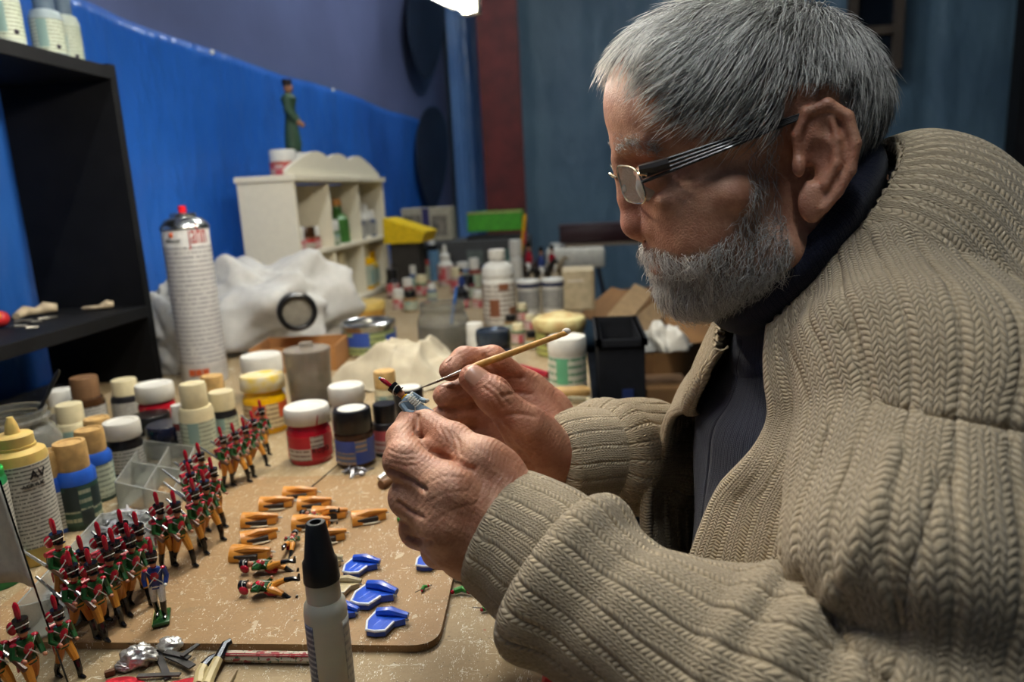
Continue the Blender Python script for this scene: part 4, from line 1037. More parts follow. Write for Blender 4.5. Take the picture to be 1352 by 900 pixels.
# ------------------------------------------------------------------ workbench and boards
def board_material(name, c1, c2, paint, dens, seed):
    m, g, b = blank(name, 0.62, 0.35)
    tc = g.new('ShaderNodeTexCoord'); ob = tc.outputs['Object']
    n1 = g.noise(ob, 5, 5, .6); n2 = g.noise(ob, 320, 4, .7); n3 = g.noise(g.vscale(ob, (1, 2.5, 1)), 38, 4, .6)
    c = g.mix(g.smooth(n1, .3, .7), col4(c2), col4(c1))
    c = g.mix(g.math('MULTIPLY', g.smooth(n2, .45, .75), .35), c, col4('#6d5638'))
    c = g.mix(g.math('MULTIPLY', g.smooth(n3, .58, .68), .45), c, col4('#7b684a'))
    def flecks(scale, stretch, thr, size, colr, amt, off):
        nonlocal c
        mp = g.new('ShaderNodeMapping'); mp.inputs['Scale'].default_value = stretch; mp.inputs['Location'].default_value = (off, off * .7, 0); mp.inputs['Rotation'].default_value = (0, 0, off)
        g.l.new(ob, mp.inputs['Vector'])
        nz = g.new('ShaderNodeTexNoise'); nz.inputs['Scale'].default_value = scale * 2.2; g.l.new(mp.outputs[0], nz.inputs['Vector'])
        va = g.new('ShaderNodeVectorMath'); va.operation = 'MULTIPLY_ADD'; va.inputs[1].default_value = (.035, .035, .035); g.l.new(nz.outputs['Color'], va.inputs[0]); g.l.new(mp.outputs[0], va.inputs[2])
        v = g.new('ShaderNodeTexVoronoi'); v.inputs['Scale'].default_value = scale; g.l.new(va.outputs[0], v.inputs['Vector'])
        sp = g.new('ShaderNodeSeparateColor'); g.l.new(v.outputs['Color'], sp.inputs[0])
        on = g.math('GREATER_THAN', sp.outputs[0], thr)
        sz = g.math('MULTIPLY', sp.outputs[1], size)
        f = g.math('MULTIPLY', g.math('MULTIPLY', on, g.math('LESS_THAN', v.outputs['Distance'], sz)), amt)
        c = g.mix(f, c, col4(colr))
    flecks(70, (1, 3, 1), 1 - .30 * dens, .38, paint, .6, .3)
    flecks(120, (3, 1, 1), 1 - .62 * dens, .40, '#d8d2c2', .85, 1.1)
    flecks(34, (1.6, 1, 1), 1 - .16 * dens, .28, paint, .55, 2.3)
    flecks(90, (1, 2, 1), .80, .30, '#4a3a28', .75, 4.1)
    flecks(160, (2, 1, 1), .90, .30, '#2e3a3a', .6, 5.7)
    flecks(60, (1, 1, 1), .95, .25, '#8a2f22', .6, 7.9)
    g.l.new(c, b.inputs['Base Color'])
    bp = g.new('ShaderNodeBump'); bp.inputs['Strength'].default_value = .35; bp.inputs['Distance'].default_value = .0012
    g.l.new(g.math('ADD', g.noise(ob, 260, 5, .7), g.math('MULTIPLY', n3, .8)), bp.inputs['Height']); g.l.new(bp.outputs[0], b.inputs['Normal'])
    return m
TOP = board_material('bench_chipboard', '#94805f', '#84704f', '#c4bca8', 1.0, 1)
BRD = board_material('hardboard', '#93754f', '#846642', '#c2b59c', .7, 2)
e0, e1 = T(806, 720), T(781, 520)
ed = (e1 - e0)[:2]; ed /= np.linalg.norm(ed)
def edge_x(y): return e0[0] + ed[0] / ed[1] * (y - e0[1])
bench = thing('workbench', 'long chipboard workbench spattered with paint, along the tarpaulin wall', 'table', (0, 0, 0))
Y0, Y1 = 0.12, 3.02
def wall_x(y): return WALL_A[0] + (y - WALL_A[1]) * (WALL_B[0] - WALL_A[0]) / (WALL_B[1] - WALL_A[1]) + .045
poly = [(wall_x(Y0), Y0), (edge_x(Y0), Y0), (edge_x(Y1), Y1), (wall_x(Y1), Y1)]
MB().prism(poly, -.028, 0).build('top', TOP, bench, smooth=False)
legm = pm('bench_leg_wood', '#6a5a44', rough=.7, bump=.3)
for x, y in ((wall_x(.3) + .08, .3), (edge_x(.25) - .08, .22), (wall_x(2.85) + .08, 2.85), (edge_x(2.85) - .06, 2.85)):
    MB().box((x, y, (FLOOR_Z - .028) / 2), (.06, .06, -FLOOR_Z - .028)).build('leg', legm, bench, smooth=False)
# hardboard sheet with a rounded corner on the bench
bt = .006
c_fr, c_fl = T(578, 852, bt), T(-60, 846, bt); r_up = T(612, 700, bt)
ax = (c_fr - c_fl)[:2]; ax /= np.linalg.norm(ax); ay = (r_up - c_fr)[:2]; ay /= np.linalg.norm(ay)
far = np.linalg.norm((T(640, 625, bt) - c_fr)[:2])
cr = .022; pts_ = [c_fl[:2]]
for t in np.linspace(0, 1, 7):
    a_, b2 = c_fr[:2] - ax * cr, c_fr[:2] + ay * cr
    pts_.append((1 - t) ** 2 * a_ + 2 * t * (1 - t) * c_fr[:2] + t * t * b2)
pts_ += [c_fr[:2] + ay * far, c_fl[:2] + ay * far]
tag(MB().prism([tuple(p) for p in pts_], .0003, bt).build('hardboard_sheet', BRD, None, False), 'thin brown hardboard sheet with rounded corner, laid on the bench under the figurines', 'board')
BT = bt

# ------------------------------------------------------------------ containers
def label_mat(name, base, ink, pitch=.0045, accent=None, blocks=0.5, rough=.45):
    if name in MATS: return MATS[name]
    m, g, b = blank(name, rough)
    tc = g.new('ShaderNodeTexCoord'); sp = g.new('ShaderNodeSeparateXYZ'); g.l.new(tc.outputs['Object'], sp.inputs[0])
    z = g.math('DIVIDE', sp.outputs[2], pitch); ln = g.math('FLOOR', z)
    ang = g.math('ARCTAN2', sp.outputs[1], sp.outputs[0])
    cb = g.new('ShaderNodeCombineXYZ'); g.l.new(g.math('MULTIPLY', ang, 9.0), cb.inputs[0]); g.l.new(g.math('MULTIPLY', ln, 3.7), cb.inputs[1])
    words = g.math('GREATER_THAN', g.noise(cb.outputs[0], 1.6, 3, .7), .44)
    line = g.math('MULTIPLY', g.math('LESS_THAN', g.math('FRACT', z), .42), words)
    c = g.mix(g.math('MULTIPLY', line, .8), col4(base), col4(ink))
    if accent:
        cb2 = g.new('ShaderNodeCombineXYZ'); g.l.new(g.math('MULTIPLY', ang, 1.6), cb2.inputs[0]); g.l.new(g.math('MULTIPLY', sp.outputs[2], 45), cb2.inputs[1])
        sn = g.new('ShaderNodeVectorMath'); sn.operation = 'FLOOR'; g.l.new(cb2.outputs[0], sn.inputs[0]); v = g.new('ShaderNodeTexWhiteNoise'); g.l.new(sn.outputs[0], v.inputs['Vector'])
        s2 = g.new('ShaderNodeSeparateColor'); g.l.new(v.outputs['Color'], s2.inputs[0])
        c = g.mix(g.math('GREATER_THAN', s2.outputs[0], 1 - blocks), c, col4(accent))
    g.l.new(c, b.inputs['Base Color'])
    return m
def text_verts(s, size, depth_=.0003):
    cu = bpy.data.curves.new('t', 'FONT'); cu.body = s; cu.size = size; cu.extrude = depth_; cu.align_x = 'CENTER'; cu.resolution_u = 3
    o = bpy.data.objects.new('t', cu); COL.objects.link(o)
    dg = bpy.context.evaluated_depsgraph_get(); dg.update(); me = bpy.data.meshes.new_from_object(o.evaluated_get(dg))
    v = [tuple(p.co) for p in me.vertices]; f = [tuple(p.vertices) for p in me.polygons]
    bpy.data.objects.remove(o); bpy.data.curves.remove(cu); bpy.data.meshes.remove(me); return v, f
def wrap_text(parent, s, size, radius, z, ang, mat, bold=1.0):
    v, f = text_verts(s, size)
    out = []
    for x, y, d in v:
        a = ang + x * bold / radius; out.append(((radius + d + .0003) * math.cos(a), (radius + d + .0003) * math.sin(a), z + y))
    par = next((c for c in parent.children if c.name.split('.')[0] == 'label'), parent)
    return MB().add(out, f).build('lettering', mat, par, False)
WHITE = pm('plastic_white', '#cfccc2', rough=.38, var=.06); CREAM = pm('plastic_cream', '#c9bd98', rough=.45, var=.1)
BLACK = pm('plastic_black', '#101012', rough=.28); TAN = pm('cap_tan', '#b8945c', rough=.55, var=.18, scale=120)
BLUEC = pm('collar_blue', '#1d4fa8', rough=.35); GREENC = pm('collar_green', '#178a5a', rough=.35)
REDP = pm('paint_red', '#a80f22', rough=.22, coat=.4); YELP = pm('paint_yellow', '#e0a800', rough=.25, coat=.3)
SILV = pm('tin_silver', '#b9b9b4', rough=.25, metal=1.0); NAVYP = pm('paint_navy', '#18244a', rough=.3)
GLASS = pm('glass_dirty', '#c9c8be', rough=.15, trans=.85, var=.15, scale=25, ior=1.2); SMOKE = pm('cup_smoked', '#8f877c', rough=.2, var=.35, scale=30, alpha=.5)
MURK = pm('water_murky', '#5e564c', rough=.3, var=.25, scale=20)
BROWN = pm('glass_brown', '#3a2412', rough=.2)
L_WHITE = label_mat('label_white', '#bdb9aa', '#3a3a38', .0038)
L_RED = label_mat('label_red', '#b8b0a0', '#5a2a24', .006, '#b01a28', .45)
L_YEL = label_mat('label_yellow', '#c9b48a', '#6a4a2a', .007, '#c8542a', .35)
L_BLUE = label_mat('label_blue', '#56627c', '#b08a5c', .007, '#2c4690', .5)
L_DARKG = label_mat('label_darkgreen', '#24463a', '#a8a88c', .010, '#1c2c2c', .4)
L_BRN = label_mat('label_brown', '#c4beb2', '#50382a', .012, '#7a4a30', .35)
L_GRN = label_mat('label_green', '#c2c4b2', '#2e7a50', .012, '#5aa078', .22)
L_GREY = label_mat('label_grey', '#a6a49c', '#3c3c40', .0045, '#2e2e34', .12)
L_LIME = label_mat('label_lime', '#a9a95c', '#5c5a2a', .012, '#6b5030', .25)
L_PALE = label_mat('label_pale', '#b7bea6', '#6d7468', .006, '#7f9a92', .2)
L_PINK = label_mat('label_pink', '#c4b0a8', '#8a3434', .008, '#b04a50', .4)
L_SPRAY = label_mat('label_spray', '#b4b2ae', '#6e6d70', .0085)
def at_base(x, yb, w, z=0.0):
    "base centre of an upright round thing whose front foot shows at (x, yb) and whose width is w pixels"
    p = T(x, yb, z); r = w / 2 * mpp(p)
    d = p[:2] - CAM[:2]; d /= np.linalg.norm(d)
    return np.array([p[0] + d[0] * r, p[1] + d[1] * r, z]), mpp(p)
def container(name, label, cat, x, yb, w, h, parts, z=0.0, group=None, tilt=None, seg=24, flat=.85):
    "parts: (part name, material, [(r, z), ...]) with r in half widths and z in heights"
    c, k = at_base(x, yb, w, z); d = c - CAM
    t = thing(name, label, cat, c, math.atan2(d[1], d[0]) + math.pi, group)
    if tilt: t.rotation_euler = (tilt[0], tilt[1], t.rotation_euler[2])
    el = math.atan2(-d[2], np.hypot(d[0], d[1])); R_, H_ = w / 2 * k, (h - flat * w * math.sin(el)) * k / math.cos(el)
    last = None
    for pn, mt, prof in parts:
        par = t
        if pn.startswith('>'): pn = pn[1:]; par = last
        o = MB().lathe([(max(r, .001) * R_, zz * H_) for r, zz in prof], seg).build(pn, mt, par)
        if par is t: last = o
    t['rr'] = R_; t['hh'] = H_
    return t
def p_jar(body, lid, lab, lidz=.72):
    return [('body', body, [(0, 0), (.92, 0), (.97, .03), (.97, .58), (.90, .64), (.86, .66), (.86, .74), (0, .74)]),
            ('label', lab, [(.975, .10), (.985, .10), (.985, .52), (.975, .52)]),
            ('lid', lid, [(0, lidz), (.96, lidz), (1.0, lidz + .02), (1.0, .96), (.95, 1.0), (.7, 1.0), (.66, .985), (0, .985)])]
def p_woodcap(collar, lab, body):
    return [('body', body, [(0, 0), (.93, 0), (.98, .03), (.98, .60), (0, .60)]), ('label', lab, [(.985, .06), (1.0, .06), (1.0, .52), (.985, .52)]),
            ('collar', collar, [(0, .53), (1.0, .53), (1.0, .64), (.84, .69), (0, .69)]),
            ('cap', TAN, [(0, .68), (.78, .68), (.80, .70), (.80, .95), (.76, 1.0), (.60, 1.0), (.56, .985), (0, .985)])]
def p_small(body, cap, lab, capr=.78):
    return [('body', body, [(0, 0), (.95, 0), (1, .03), (1, .56), (.92, .64), (.70, .67), (0, .67)]), ('label', lab, [(1.0, .08), (1.012, .08), (1.012, .52), (1.0, .52)]),
            ('cap', cap, [(0, .66), (capr, .66), (capr, .97), (capr * .95, 1.0), (0, 1.0)])]
def p_squat(body, cap, lab):
    return [('body', body, [(0, 0), (.95, 0), (1, .04), (1, .5), (.9, .58), (0, .58)]), ('label', lab, [(1.0, .08), (1.01, .08), (1.01, .45), (1.0, .45)]), ('lid', cap, [(0, .56), (.95, .56), (.97, .62), (.95, .95), (.88, 1.0), (0, 1.0)])]

# pots left of the figurines, along the black shelf
jar = container('glass_jar', 'wide glass jar of murky paint water with a dark brush in it', 'jar', 30, 655, 118, 128,
    [('glass', GLASS, [(0, 0), (.92, 0), (1, .05), (1, .60), (.88, .74), (.80, .78), (.80, .84), (.86, .86), (.86, .90), (.80, .92), (.82, 1.0), (.76, 1.0), (.74, .80), (.82, .72), (.95, .58), (.95, .06), (0, .04)]),
     ('water', MURK, [(0, .05), (.94, .07), (.94, .56), (.86, .68), (0, .68)])])
pa, pb = T(20, 600, .06), P(78, 488, depth(T(30, 640)) + .02)
br = thing('paint_brush', 'dark paint brush standing in the jar of murky water', 'brush', (0, 0, 0))
q0 = np.array(jar.location) + np.array([0, 0, .03])
MB().tube([q0, q0 + (pb - q0) * .95, pb], [.002, .003, .0015], 8).build('handle', BLACK, br); MB().tube([q0, q0 - (pb - q0) * .05], [.003, .001], 8).build('bristles', TAN, br)
gb = container('glue_bottle', 'yellowish glue bottle with a pointed nozzle and a printed white label', 'bottle', 52, 748, 68, 192,
    [('body', pm('plastic_yellowish', '#c6a95e', rough=.4, sss=.2), [(0, 0), (.95, 0), (1, .02), (1, .74), (.96, .765), (.70, .79), (.70, .81), (0, .81)]),
     ('label', L_WHITE, [(1.003, .13), (1.012, .13), (1.012, .70), (1.003, .70)]),
     ('nozzle', pm('nozzle_cream', '#c9ad66', rough=.4, sss=.2), [(0, .80), (.66, .80), (.66, .875), (.58, .885), (.26, .89), (.20, .95), (.10, 1.0), (0, 1.0)])], flat=.3)
ink = pm('ink_black', '#1a1a1c', rough=.5)
wrap_text(gb, 'AV', .012, gb['rr'] * 1.013, gb['hh'] * .60, .55, ink); wrap_text(gb, 'ACRYLIC', .005, gb['rr'] * 1.013, gb['hh'] * .55, .35, ink)
container('paint_bottle', 'tall bottle with a flat green lid and printed white label beside the glue bottle', 'bottle', 2, 780, 62, 168,
    [('body', pm('plastic_green_body', '#1e7a44', rough=.4), [(0, 0), (.95, 0), (1, .02), (1, .90), (.94, .93), (0, .93)]), ('label', L_WHITE, [(1.003, .2), (1.012, .2), (1.012, .86), (1.003, .86)]),
     ('lid', pm('lid_green', '#1f9440', rough=.3), [(0, .92), (.93, .92), (.95, .93), (.95, .99), (.9, 1.0), (0, 1.0)])])
gG = 'tan-capped paint bottles'
container('paint_bottle', 'slim blue-collared paint bottle with tan cap, touching the glue bottle', 'bottle', 80, 706, 40, 116, p_woodcap(BLUEC, L_WHITE, BLUEC), group=gG)
container('paint_bottle', 'blue-collared paint bottle with chipped tan cap and dark green label', 'bottle', 112, 700, 50, 124, p_woodcap(BLUEC, L_DARKG, pm('body_darkgreen', '#1d3a30', rough=.35)), group=gG)
container('paint_bottle', 'blue-collared tan-capped paint bottle between the dark green and the green-collared ones', 'bottle', 134, 664, 44, 104, p_woodcap(BLUEC, L_PALE, pm('body_teal', '#2d4e48', rough=.35)), group=gG)
container('paint_bottle', 'green-collared paint bottle with tan cap', 'bottle', 140, 626, 40, 80, p_woodcap(GREENC, L_DARKG, pm('body_teal', '#2d4e48')), group=gG)
container('paint_bottle', 'cream-capped paint bottle behind the glass jar', 'bottle', 103, 604, 38, 76, p_small(CREAM, CREAM, L_PALE, .85))
container('paint_bottle', 'pale-capped bottle in the shelf shade next to the water jar', 'bottle', 90, 574, 34, 64, p_small(CREAM, WHITE, L_GREY, .9))
container('paint_bottle', 'brown dusty bottle with tan cap in the shelf shade', 'bottle', 124, 578, 42, 86, p_small(BROWN, pm('cap_brown', '#6a4c30', rough=.6), L_GREY, .8))
container('paint_bottle', 'round cream-capped bottle standing alone before the black shelf side', 'bottle', 173, 562, 38, 66, p_small(pm('body_black', '#15151a', rough=.35), CREAM, L_GREY, .82))
container('paint_jar', 'black paint jar with white lid beside the organiser box', 'jar', 172, 631, 46, 82, p_jar(BLACK, WHITE, L_GREY, .70))
container('paint_jar', 'small red paint jar with white lid by the shelf', 'jar', 214, 578, 48, 78, p_jar(REDP, WHITE, L_RED, .68))
gB = 'black ink pots'
container('ink_pot', 'black ink pot with glossy lid, in front of the small red jar', 'pot', 206, 592, 50, 52, p_squat(BLACK, BLACK, L_GREY), group=gB)
container('ink_pot', 'black ink pot with bluish lid, next to the organiser box', 'pot', 226, 606, 54, 54, p_squat(BLACK, pm('lid_blueblack', '#12162a', rough=.2), L_GREY), group=gB)
container('paint_bottle', 'narrow red-brown bottle with small white cap', 'bottle', 245, 602, 20, 70, p_small(pm('body_redbrown', '#5a1e18', rough=.3), WHITE, L_GREY, .95))
container('paint_bottle', 'tall cream plastic bottle with flat cream cap behind the marching figurines', 'bottle', 268, 606, 44, 106,
    [('body', CREAM, [(0, 0), (.95, 0), (1, .02), (1, .62), (.9, .68), (0, .68)]), ('label', L_PALE, [(1.003, .1), (1.012, .1), (1.012, .5), (1.003, .5)]), ('cap', CREAM, [(0, .68), (.74, .68), (.76, .7), (.76, .97), (.70, 1), (0, 1)])])
container('paint_bottle', 'black-framed label bottle with cream cap', 'bottle', 301, 588, 34, 76, p_small(pm('body_black', '#15151a'), CREAM, L_PALE, .95))
container('paint_bottle', 'bottle with tan wooden cap behind the black-framed one', 'bottle', 288, 560, 30, 68, p_small(CREAM, TAN, L_PALE, .95))
# aerosol
sp = container('spray_can', 'tall white aerosol can with silver dome and red nozzle', 'can', 273, 508, 58, 232,
    [('body', pm('can_white', '#b4b2ae', rough=.35), [(0, 0), (.98, 0), (1, .01), (1, .875), (.98, .88), (0, .88)]), ('label', L_SPRAY, [(1.001, .12), (1.006, .12), (1.006, .78), (1.001, .78)]),
     ('dome', SILV, [(0, .875), (1.03, .872), (1.03, .885), (.98, .895), (.80, .925), (.55, .94), (.55, .955), (.46, .96), (0, .96)]),
     ('nozzle', pm('nozzle_red', '#b3121e', rough=.3), [(0, .955), (.17, .955), (.17, .995), (.12, 1.0), (0, 1.0)])], flat=.35)
wrap_text(sp, 'jahn', .052, sp['rr'] * 1.012, sp['hh'] * .795, .50, pm('ink_red', '#8c0c10', rough=.5), .42)
wrap_text(sp, 'Universal', .010, sp['rr'] * 1.01, sp['hh'] * .805, -.62, ink, .8)
hz = pm('hazard_orange', '#b4512a', rough=.5)
for k, a_ in enumerate((-.55, -.25, .05)):
    rr = sp['rr'] * 1.01
    MB().box((rr * math.cos(a_), rr * math.sin(a_), sp['hh'] * .075), (.0012, .011, .012), rz=a_).build('hazard_mark', hz, sp, False)
MB().ball((sp['rr'] * math.cos(-.6), sp['rr'] * math.sin(-.6), sp['hh'] * .845), (.002, .005, .005), 8, 6).build('emblem', hz, sp)
# jars in front of the rag
container('paint_jar', 'yellow paint jar with yellow-smeared white lid', 'jar', 355, 575, 58, 88, p_jar(YELP, pm('lid_smeared', '#cfcbbd', color2='#d9b92a', rough=.4, scale=45), L_YEL, .74), tilt=(0, -.04))
rj = container('paint_jar', 'crimson paint jar with white lid and red drip', 'jar', 413, 615, 60, 88, p_jar(REDP, WHITE, L_RED, .72))
wrap_text(rj, 'ROJO', .010, rj['rr'] * .99, rj['hh'] * .22, .45, ink)
a_ = .35; MB().tube([((rj['rr'] + .0004) * math.cos(a_ + t * .1), (rj['rr'] + .0004) * math.sin(a_ + t * .1), rj['hh'] * (.72 + .18 * t)) for t in (0, .3, .7, 1)], [.0008, .001, .0007, .0004], 6).build('drip', REDP, rj)
container('paint_jar', 'white plastic pot with recessed white lid behind the yellow jar', 'jar', 352, 532, 54, 70, p_jar(pm('plastic_grey', '#a9aaa6', rough=.4), WHITE, pm('plastic_grey', '#a9aaa6'), .62))
container('plastic_cup', 'smoky transparent cup stained with old paint, behind the crimson jar', 'cup', 416, 564, 62, 110,
    [('wall', SMOKE, [(0, 0), (.82, 0), (.86, .02), (.98, .95), (1.0, 1.0), (.94, 1.0), (.92, .95), (.80, .04), (0, .03)]), ('residue', pm('residue_dark', '#4e4640', rough=.6, var=.3, scale=80), [(0, .04), (.79, .05), (.83, .30), (.5, .26), (0, .22)]),
     ('lid', SMOKE, [(0, .985), (.98, .985), (.98, 1.02), (.5, 1.03), (.32, 1.04), (.3, 1.10), (0, 1.10)])])
bb = container('varnish_bottle', 'brown varnish bottle with black white-topped cap and blue label', 'bottle', 472, 620, 52, 88,
    [('body', BROWN, [(0, 0), (.9, 0), (1, .05), (1, .56), (.92, .63), (.78, .66), (0, .66)]), ('label', L_BLUE, [(1.003, .09), (1.015, .09), (1.015, .50), (1.003, .50)]), ('cap', BLACK, [(0, .62), (.97, .62), (1.0, .64), (.97, .97), (.92, 1.0), (0, 1.0)]), ('cap_disc', WHITE, [(0, .99), (.72, .99), (.72, 1.006), (0, 1.006)])])
container('paint_jar', 'white paint jar with white screw lid behind the varnish bottle', 'jar', 464, 584, 48, 82, p_jar(WHITE, WHITE, WHITE, .70))
container('paint_bottle', 'dark dropper bottle with glossy black shoulder beside the varnish bottle', 'bottle', 513, 604, 36, 76, p_small(pm('body_black', '#15151a'), BLACK, L_PINK, .85))
container('paint_bottle', 'bottle with square-cut tan cap behind the held figurine', 'bottle', 513, 556, 30, 70, p_small(CREAM, TAN, L_PALE, .95))
container('paint_jar', 'black jar with round white top behind the brush tip', 'jar', 543, 568, 40, 62, [('body', BLACK, [(0, 0), (.95, 0), (1, .04), (1, .92), (.95, .97), (0, .97)]), ('lid', WHITE, [(0, .96), (.84, .96), (.84, 1.0), (0, 1.0)])])
# ------------------------------------------------------------------ far half of the bench
container('paint_tin', 'open-rimmed paint tin with greenish and blue label behind the rag', 'tin', 490, 472, 74, 56, [('body', SILV, [(0, 0), (.96, 0), (.98, .03), (.98, .80), (0, .80)]), ('label', label_mat('label_tin', '#8f9a62', '#44503c', .012, '#2c4a98', .45), [(.985, .08), (.995, .08), (.995, .74), (.985, .74)]),
    ('rim', SILV, [(.90, .80), (1.0, .80), (1.02, .88), (1.0, .97), (.94, 1.0), (.88, .97), (.86, .90), (0, .90)])])
container('round_box', 'golden yellow round lidded box behind the paint tin', 'box', 483, 424, 56, 30, [('body', pm('box_gold', '#b98a3c', rough=.35), [(0, 0), (.95, 0), (.97, .6), (0, .6)]), ('lid', pm('lid_gold', '#d0b060', rough=.35), [(0, .55), (1, .55), (1, .92), (.95, 1), (0, 1)])])
gj = container('glass_jar', 'glass jar half full of greyish rinse water with a blue brush, behind the rag', 'jar', 588, 470, 70, 78,
    [('glass', GLASS, [(0, 0), (.92, 0), (1, .05), (1, .66), (.92, .76), (.86, .80), (.86, .86), (.90, .88), (.90, .93), (.86, .95), (.88, 1.0), (.82, 1.0), (.80, .80), (.87, .74), (.95, .64), (.95, .07), (0, .05)]), ('water', pm('water_grey', '#948c84', rough=.25), [(0, .06), (.94, .08), (.94, .55), (0, .55)])])
q0 = np.array(gj.location) + np.array([0.01, 0, .02]); pb = P(603, 378, depth(q0) - .02)
br = thing('paint_brush', 'blue-handled brush standing in the rinse jar', 'brush', (0, 0, 0))
MB().tube([q0, q0 + (pb - q0) * .5, pb], [.003, .004, .003], 8).build('handle', pm('handle_blue', '#2d5c9c', rough=.3), br); MB().tube([q0, q0 + (pb - q0) * .12], .0042, 8).build('ferrule', SILV, br)
container('bottle', 'white ridged plastic bottle with white cap and dark brown label', 'bottle', 661, 430, 44, 104, [('body', WHITE, [(0, 0), (.95, 0), (1, .02), (1, .60), (.97, .61), (.97, .63), (1, .64), (1, .70), (.97, .71), (.97, .73), (.95, .76), (.70, .82), (.42, .85), (.42, .88), (0, .88)]), ('label', L_BRN, [(1.003, .06), (1.012, .06), (1.012, .56), (1.003, .56)]), ('cap', WHITE, [(0, .87), (.50, .87), (.52, .88), (.52, .99), (.48, 1.0), (0, 1.0)])])
container('bottle', 'slim white cylinder bottle behind the ridged bottle', 'bottle', 683, 378, 17, 62, p_small(WHITE, WHITE, WHITE, .98))
gW = 'white pots with blue-rimmed lids'
for x, yb, lb in ((699, 415, 'white pot with a blue-rimmed lid next to the ridged white bottle'), (731, 413, 'white pot with a blue-rimmed lid next to the cream paper carton')):
    container('paint_pot', lb, 'pot', x, yb, 32, 48, [('body', WHITE, [(0, 0), (.88, 0), (.94, .82), (0, .82)]), ('label', L_GREY, [(.93, .15), (.945, .15), (.955, .7), (.94, .7)]), ('rim', NAVYP, [(0, .80), (1.0, .80), (1.0, .90), (0, .90)]), ('lid', WHITE, [(0, .89), (.97, .89), (.97, .98), (.9, 1), (0, 1)])], group=gW)
container('paint_jar', 'dark navy paint jar with metal lid behind the painting hand', 'jar', 654, 492, 46, 62, [('body', pm('body_black', '#15151a'), [(0, 0), (.95, 0), (1, .04), (1, .66), (0, .66)]), ('label', label_mat('label_navy', '#1c2848', '#5a6a90', .012), [(1.003, .1), (1.012, .1), (1.012, .55), (1.003, .55)]), ('lid', pm('lid_dark_metal', '#3c4654', rough=.25, metal=.6), [(0, .66), (1.0, .66), (1.03, .7), (1.03, .92), (.98, 1), (.85, 1.0), (.8, .96), (0, .96)])])
container('paint_pot', 'small all-white pot between the rinse jar and the navy jar', 'pot', 629, 468, 24, 44, p_squat(WHITE, WHITE, WHITE))
container('paint_tin', 'wide tin with paint-caked tan lid and olive label', 'tin', 740, 474, 70, 72, [('body', pm('tin_olive', '#8c8c54', rough=.4), [(0, 0), (.90, 0), (.92, .03), (.92, .60), (0, .60)]), ('label', L_LIME, [(.925, .06), (.935, .06), (.935, .55), (.925, .55)]), ('lid', pm('lid_caked', '#b0905a', color2='#c8c088', rough=.6, scale=40, bump=.8, bscale=60), [(0, .58), (1, .58), (1.05, .66), (1.05, .78), (.98, .84), (.7, .88), (.3, .96), (0, .97)])])
tub = container('plastic_tub', 'white plastic tub with green printing beside the bench edge', 'tub', 751, 526, 52, 88, [('body', WHITE, [(0, 0), (.93, 0), (.97, .02), (.97, .74), (0, .74)]), ('label', L_GRN, [(.975, .06), (.985, .06), (.985, .68), (.975, .68)]), ('lid', WHITE, [(0, .72), (.98, .72), (1, .74), (1, .97), (.95, 1), (0, 1)])])
container('bottle', 'bottle with pale blue label and white dropper tip at the far end', 'bottle', 573, 372, 18, 66, [('body', pm('body_palblue', '#5d83a2', rough=.4), [(0, 0), (1, .02), (1, .62), (0, .66)]), ('cap', BLACK, [(0, .62), (.8, .62), (.7, .75), (0, .75)]), ('nozzle', WHITE, [(0, .74), (.55, .75), (.35, .9), (.2, 1), (0, 1)])])
container('bottle', 'white dropper bottle with red-and-white label', 'bottle', 590, 378, 22, 56, [('body', WHITE, [(0, 0), (1, .02), (1, .5), (.6, .6), (0, .62)]), ('label', L_PINK, [(1.01, .05), (1.03, .05), (1.03, .5), (1.01, .5)]), ('cap', WHITE, [(0, .56), (.6, .58), (.6, .75), (.3, .8), (.2, 1), (0, 1)])])
# many small pots between the cabinet and the rinse jar
r2 = random.Random(5)
cols = [('#2a2a2e', BLACK, 'black'), ('#7a3a30', WHITE, 'rust-red'), ('#b8b09c', WHITE, 'off-white'), ('#34507c', WHITE, 'blue'), ('#5c6a4c', CREAM, 'moss green'), ('#8a6a40', BLACK, 'ochre'), ('#a08c80', CREAM, 'beige'), ('#6a2c34', BLACK, 'wine-red')]
spots = [(520, 394, 18, 40), (540, 400, 16, 34), (528, 410, 18, 30), (548, 385, 14, 36), (558, 392, 18, 30), (543, 412, 20, 30), (605, 388, 20, 36), (620, 396, 18, 34), (612, 408, 18, 26), (628, 384, 16, 44), (632, 408, 16, 26), (571, 396, 14, 22), (690, 425, 16, 26), (675, 440, 18, 26), (700, 436, 18, 22), (640, 374, 18, 26), (654, 373, 16, 24), (536, 376, 12, 40), (522, 374, 10, 44), (612, 373, 20, 28), (685, 455, 20, 30), (702, 462, 16, 26)]
for i, (x, yb, w, h) in enumerate(spots):
    c_, cap_, nm = cols[i % len(cols)]
    container('paint_pot', f'small {nm} paint pot in the clutter at the far end of the bench', 'pot', x, yb, w, h, p_small(pm('pot_' + nm, c_, rough=.4), cap_, L_PALE if i % 2 else L_PINK, .8), group=f'small {nm} pots', seg=14)
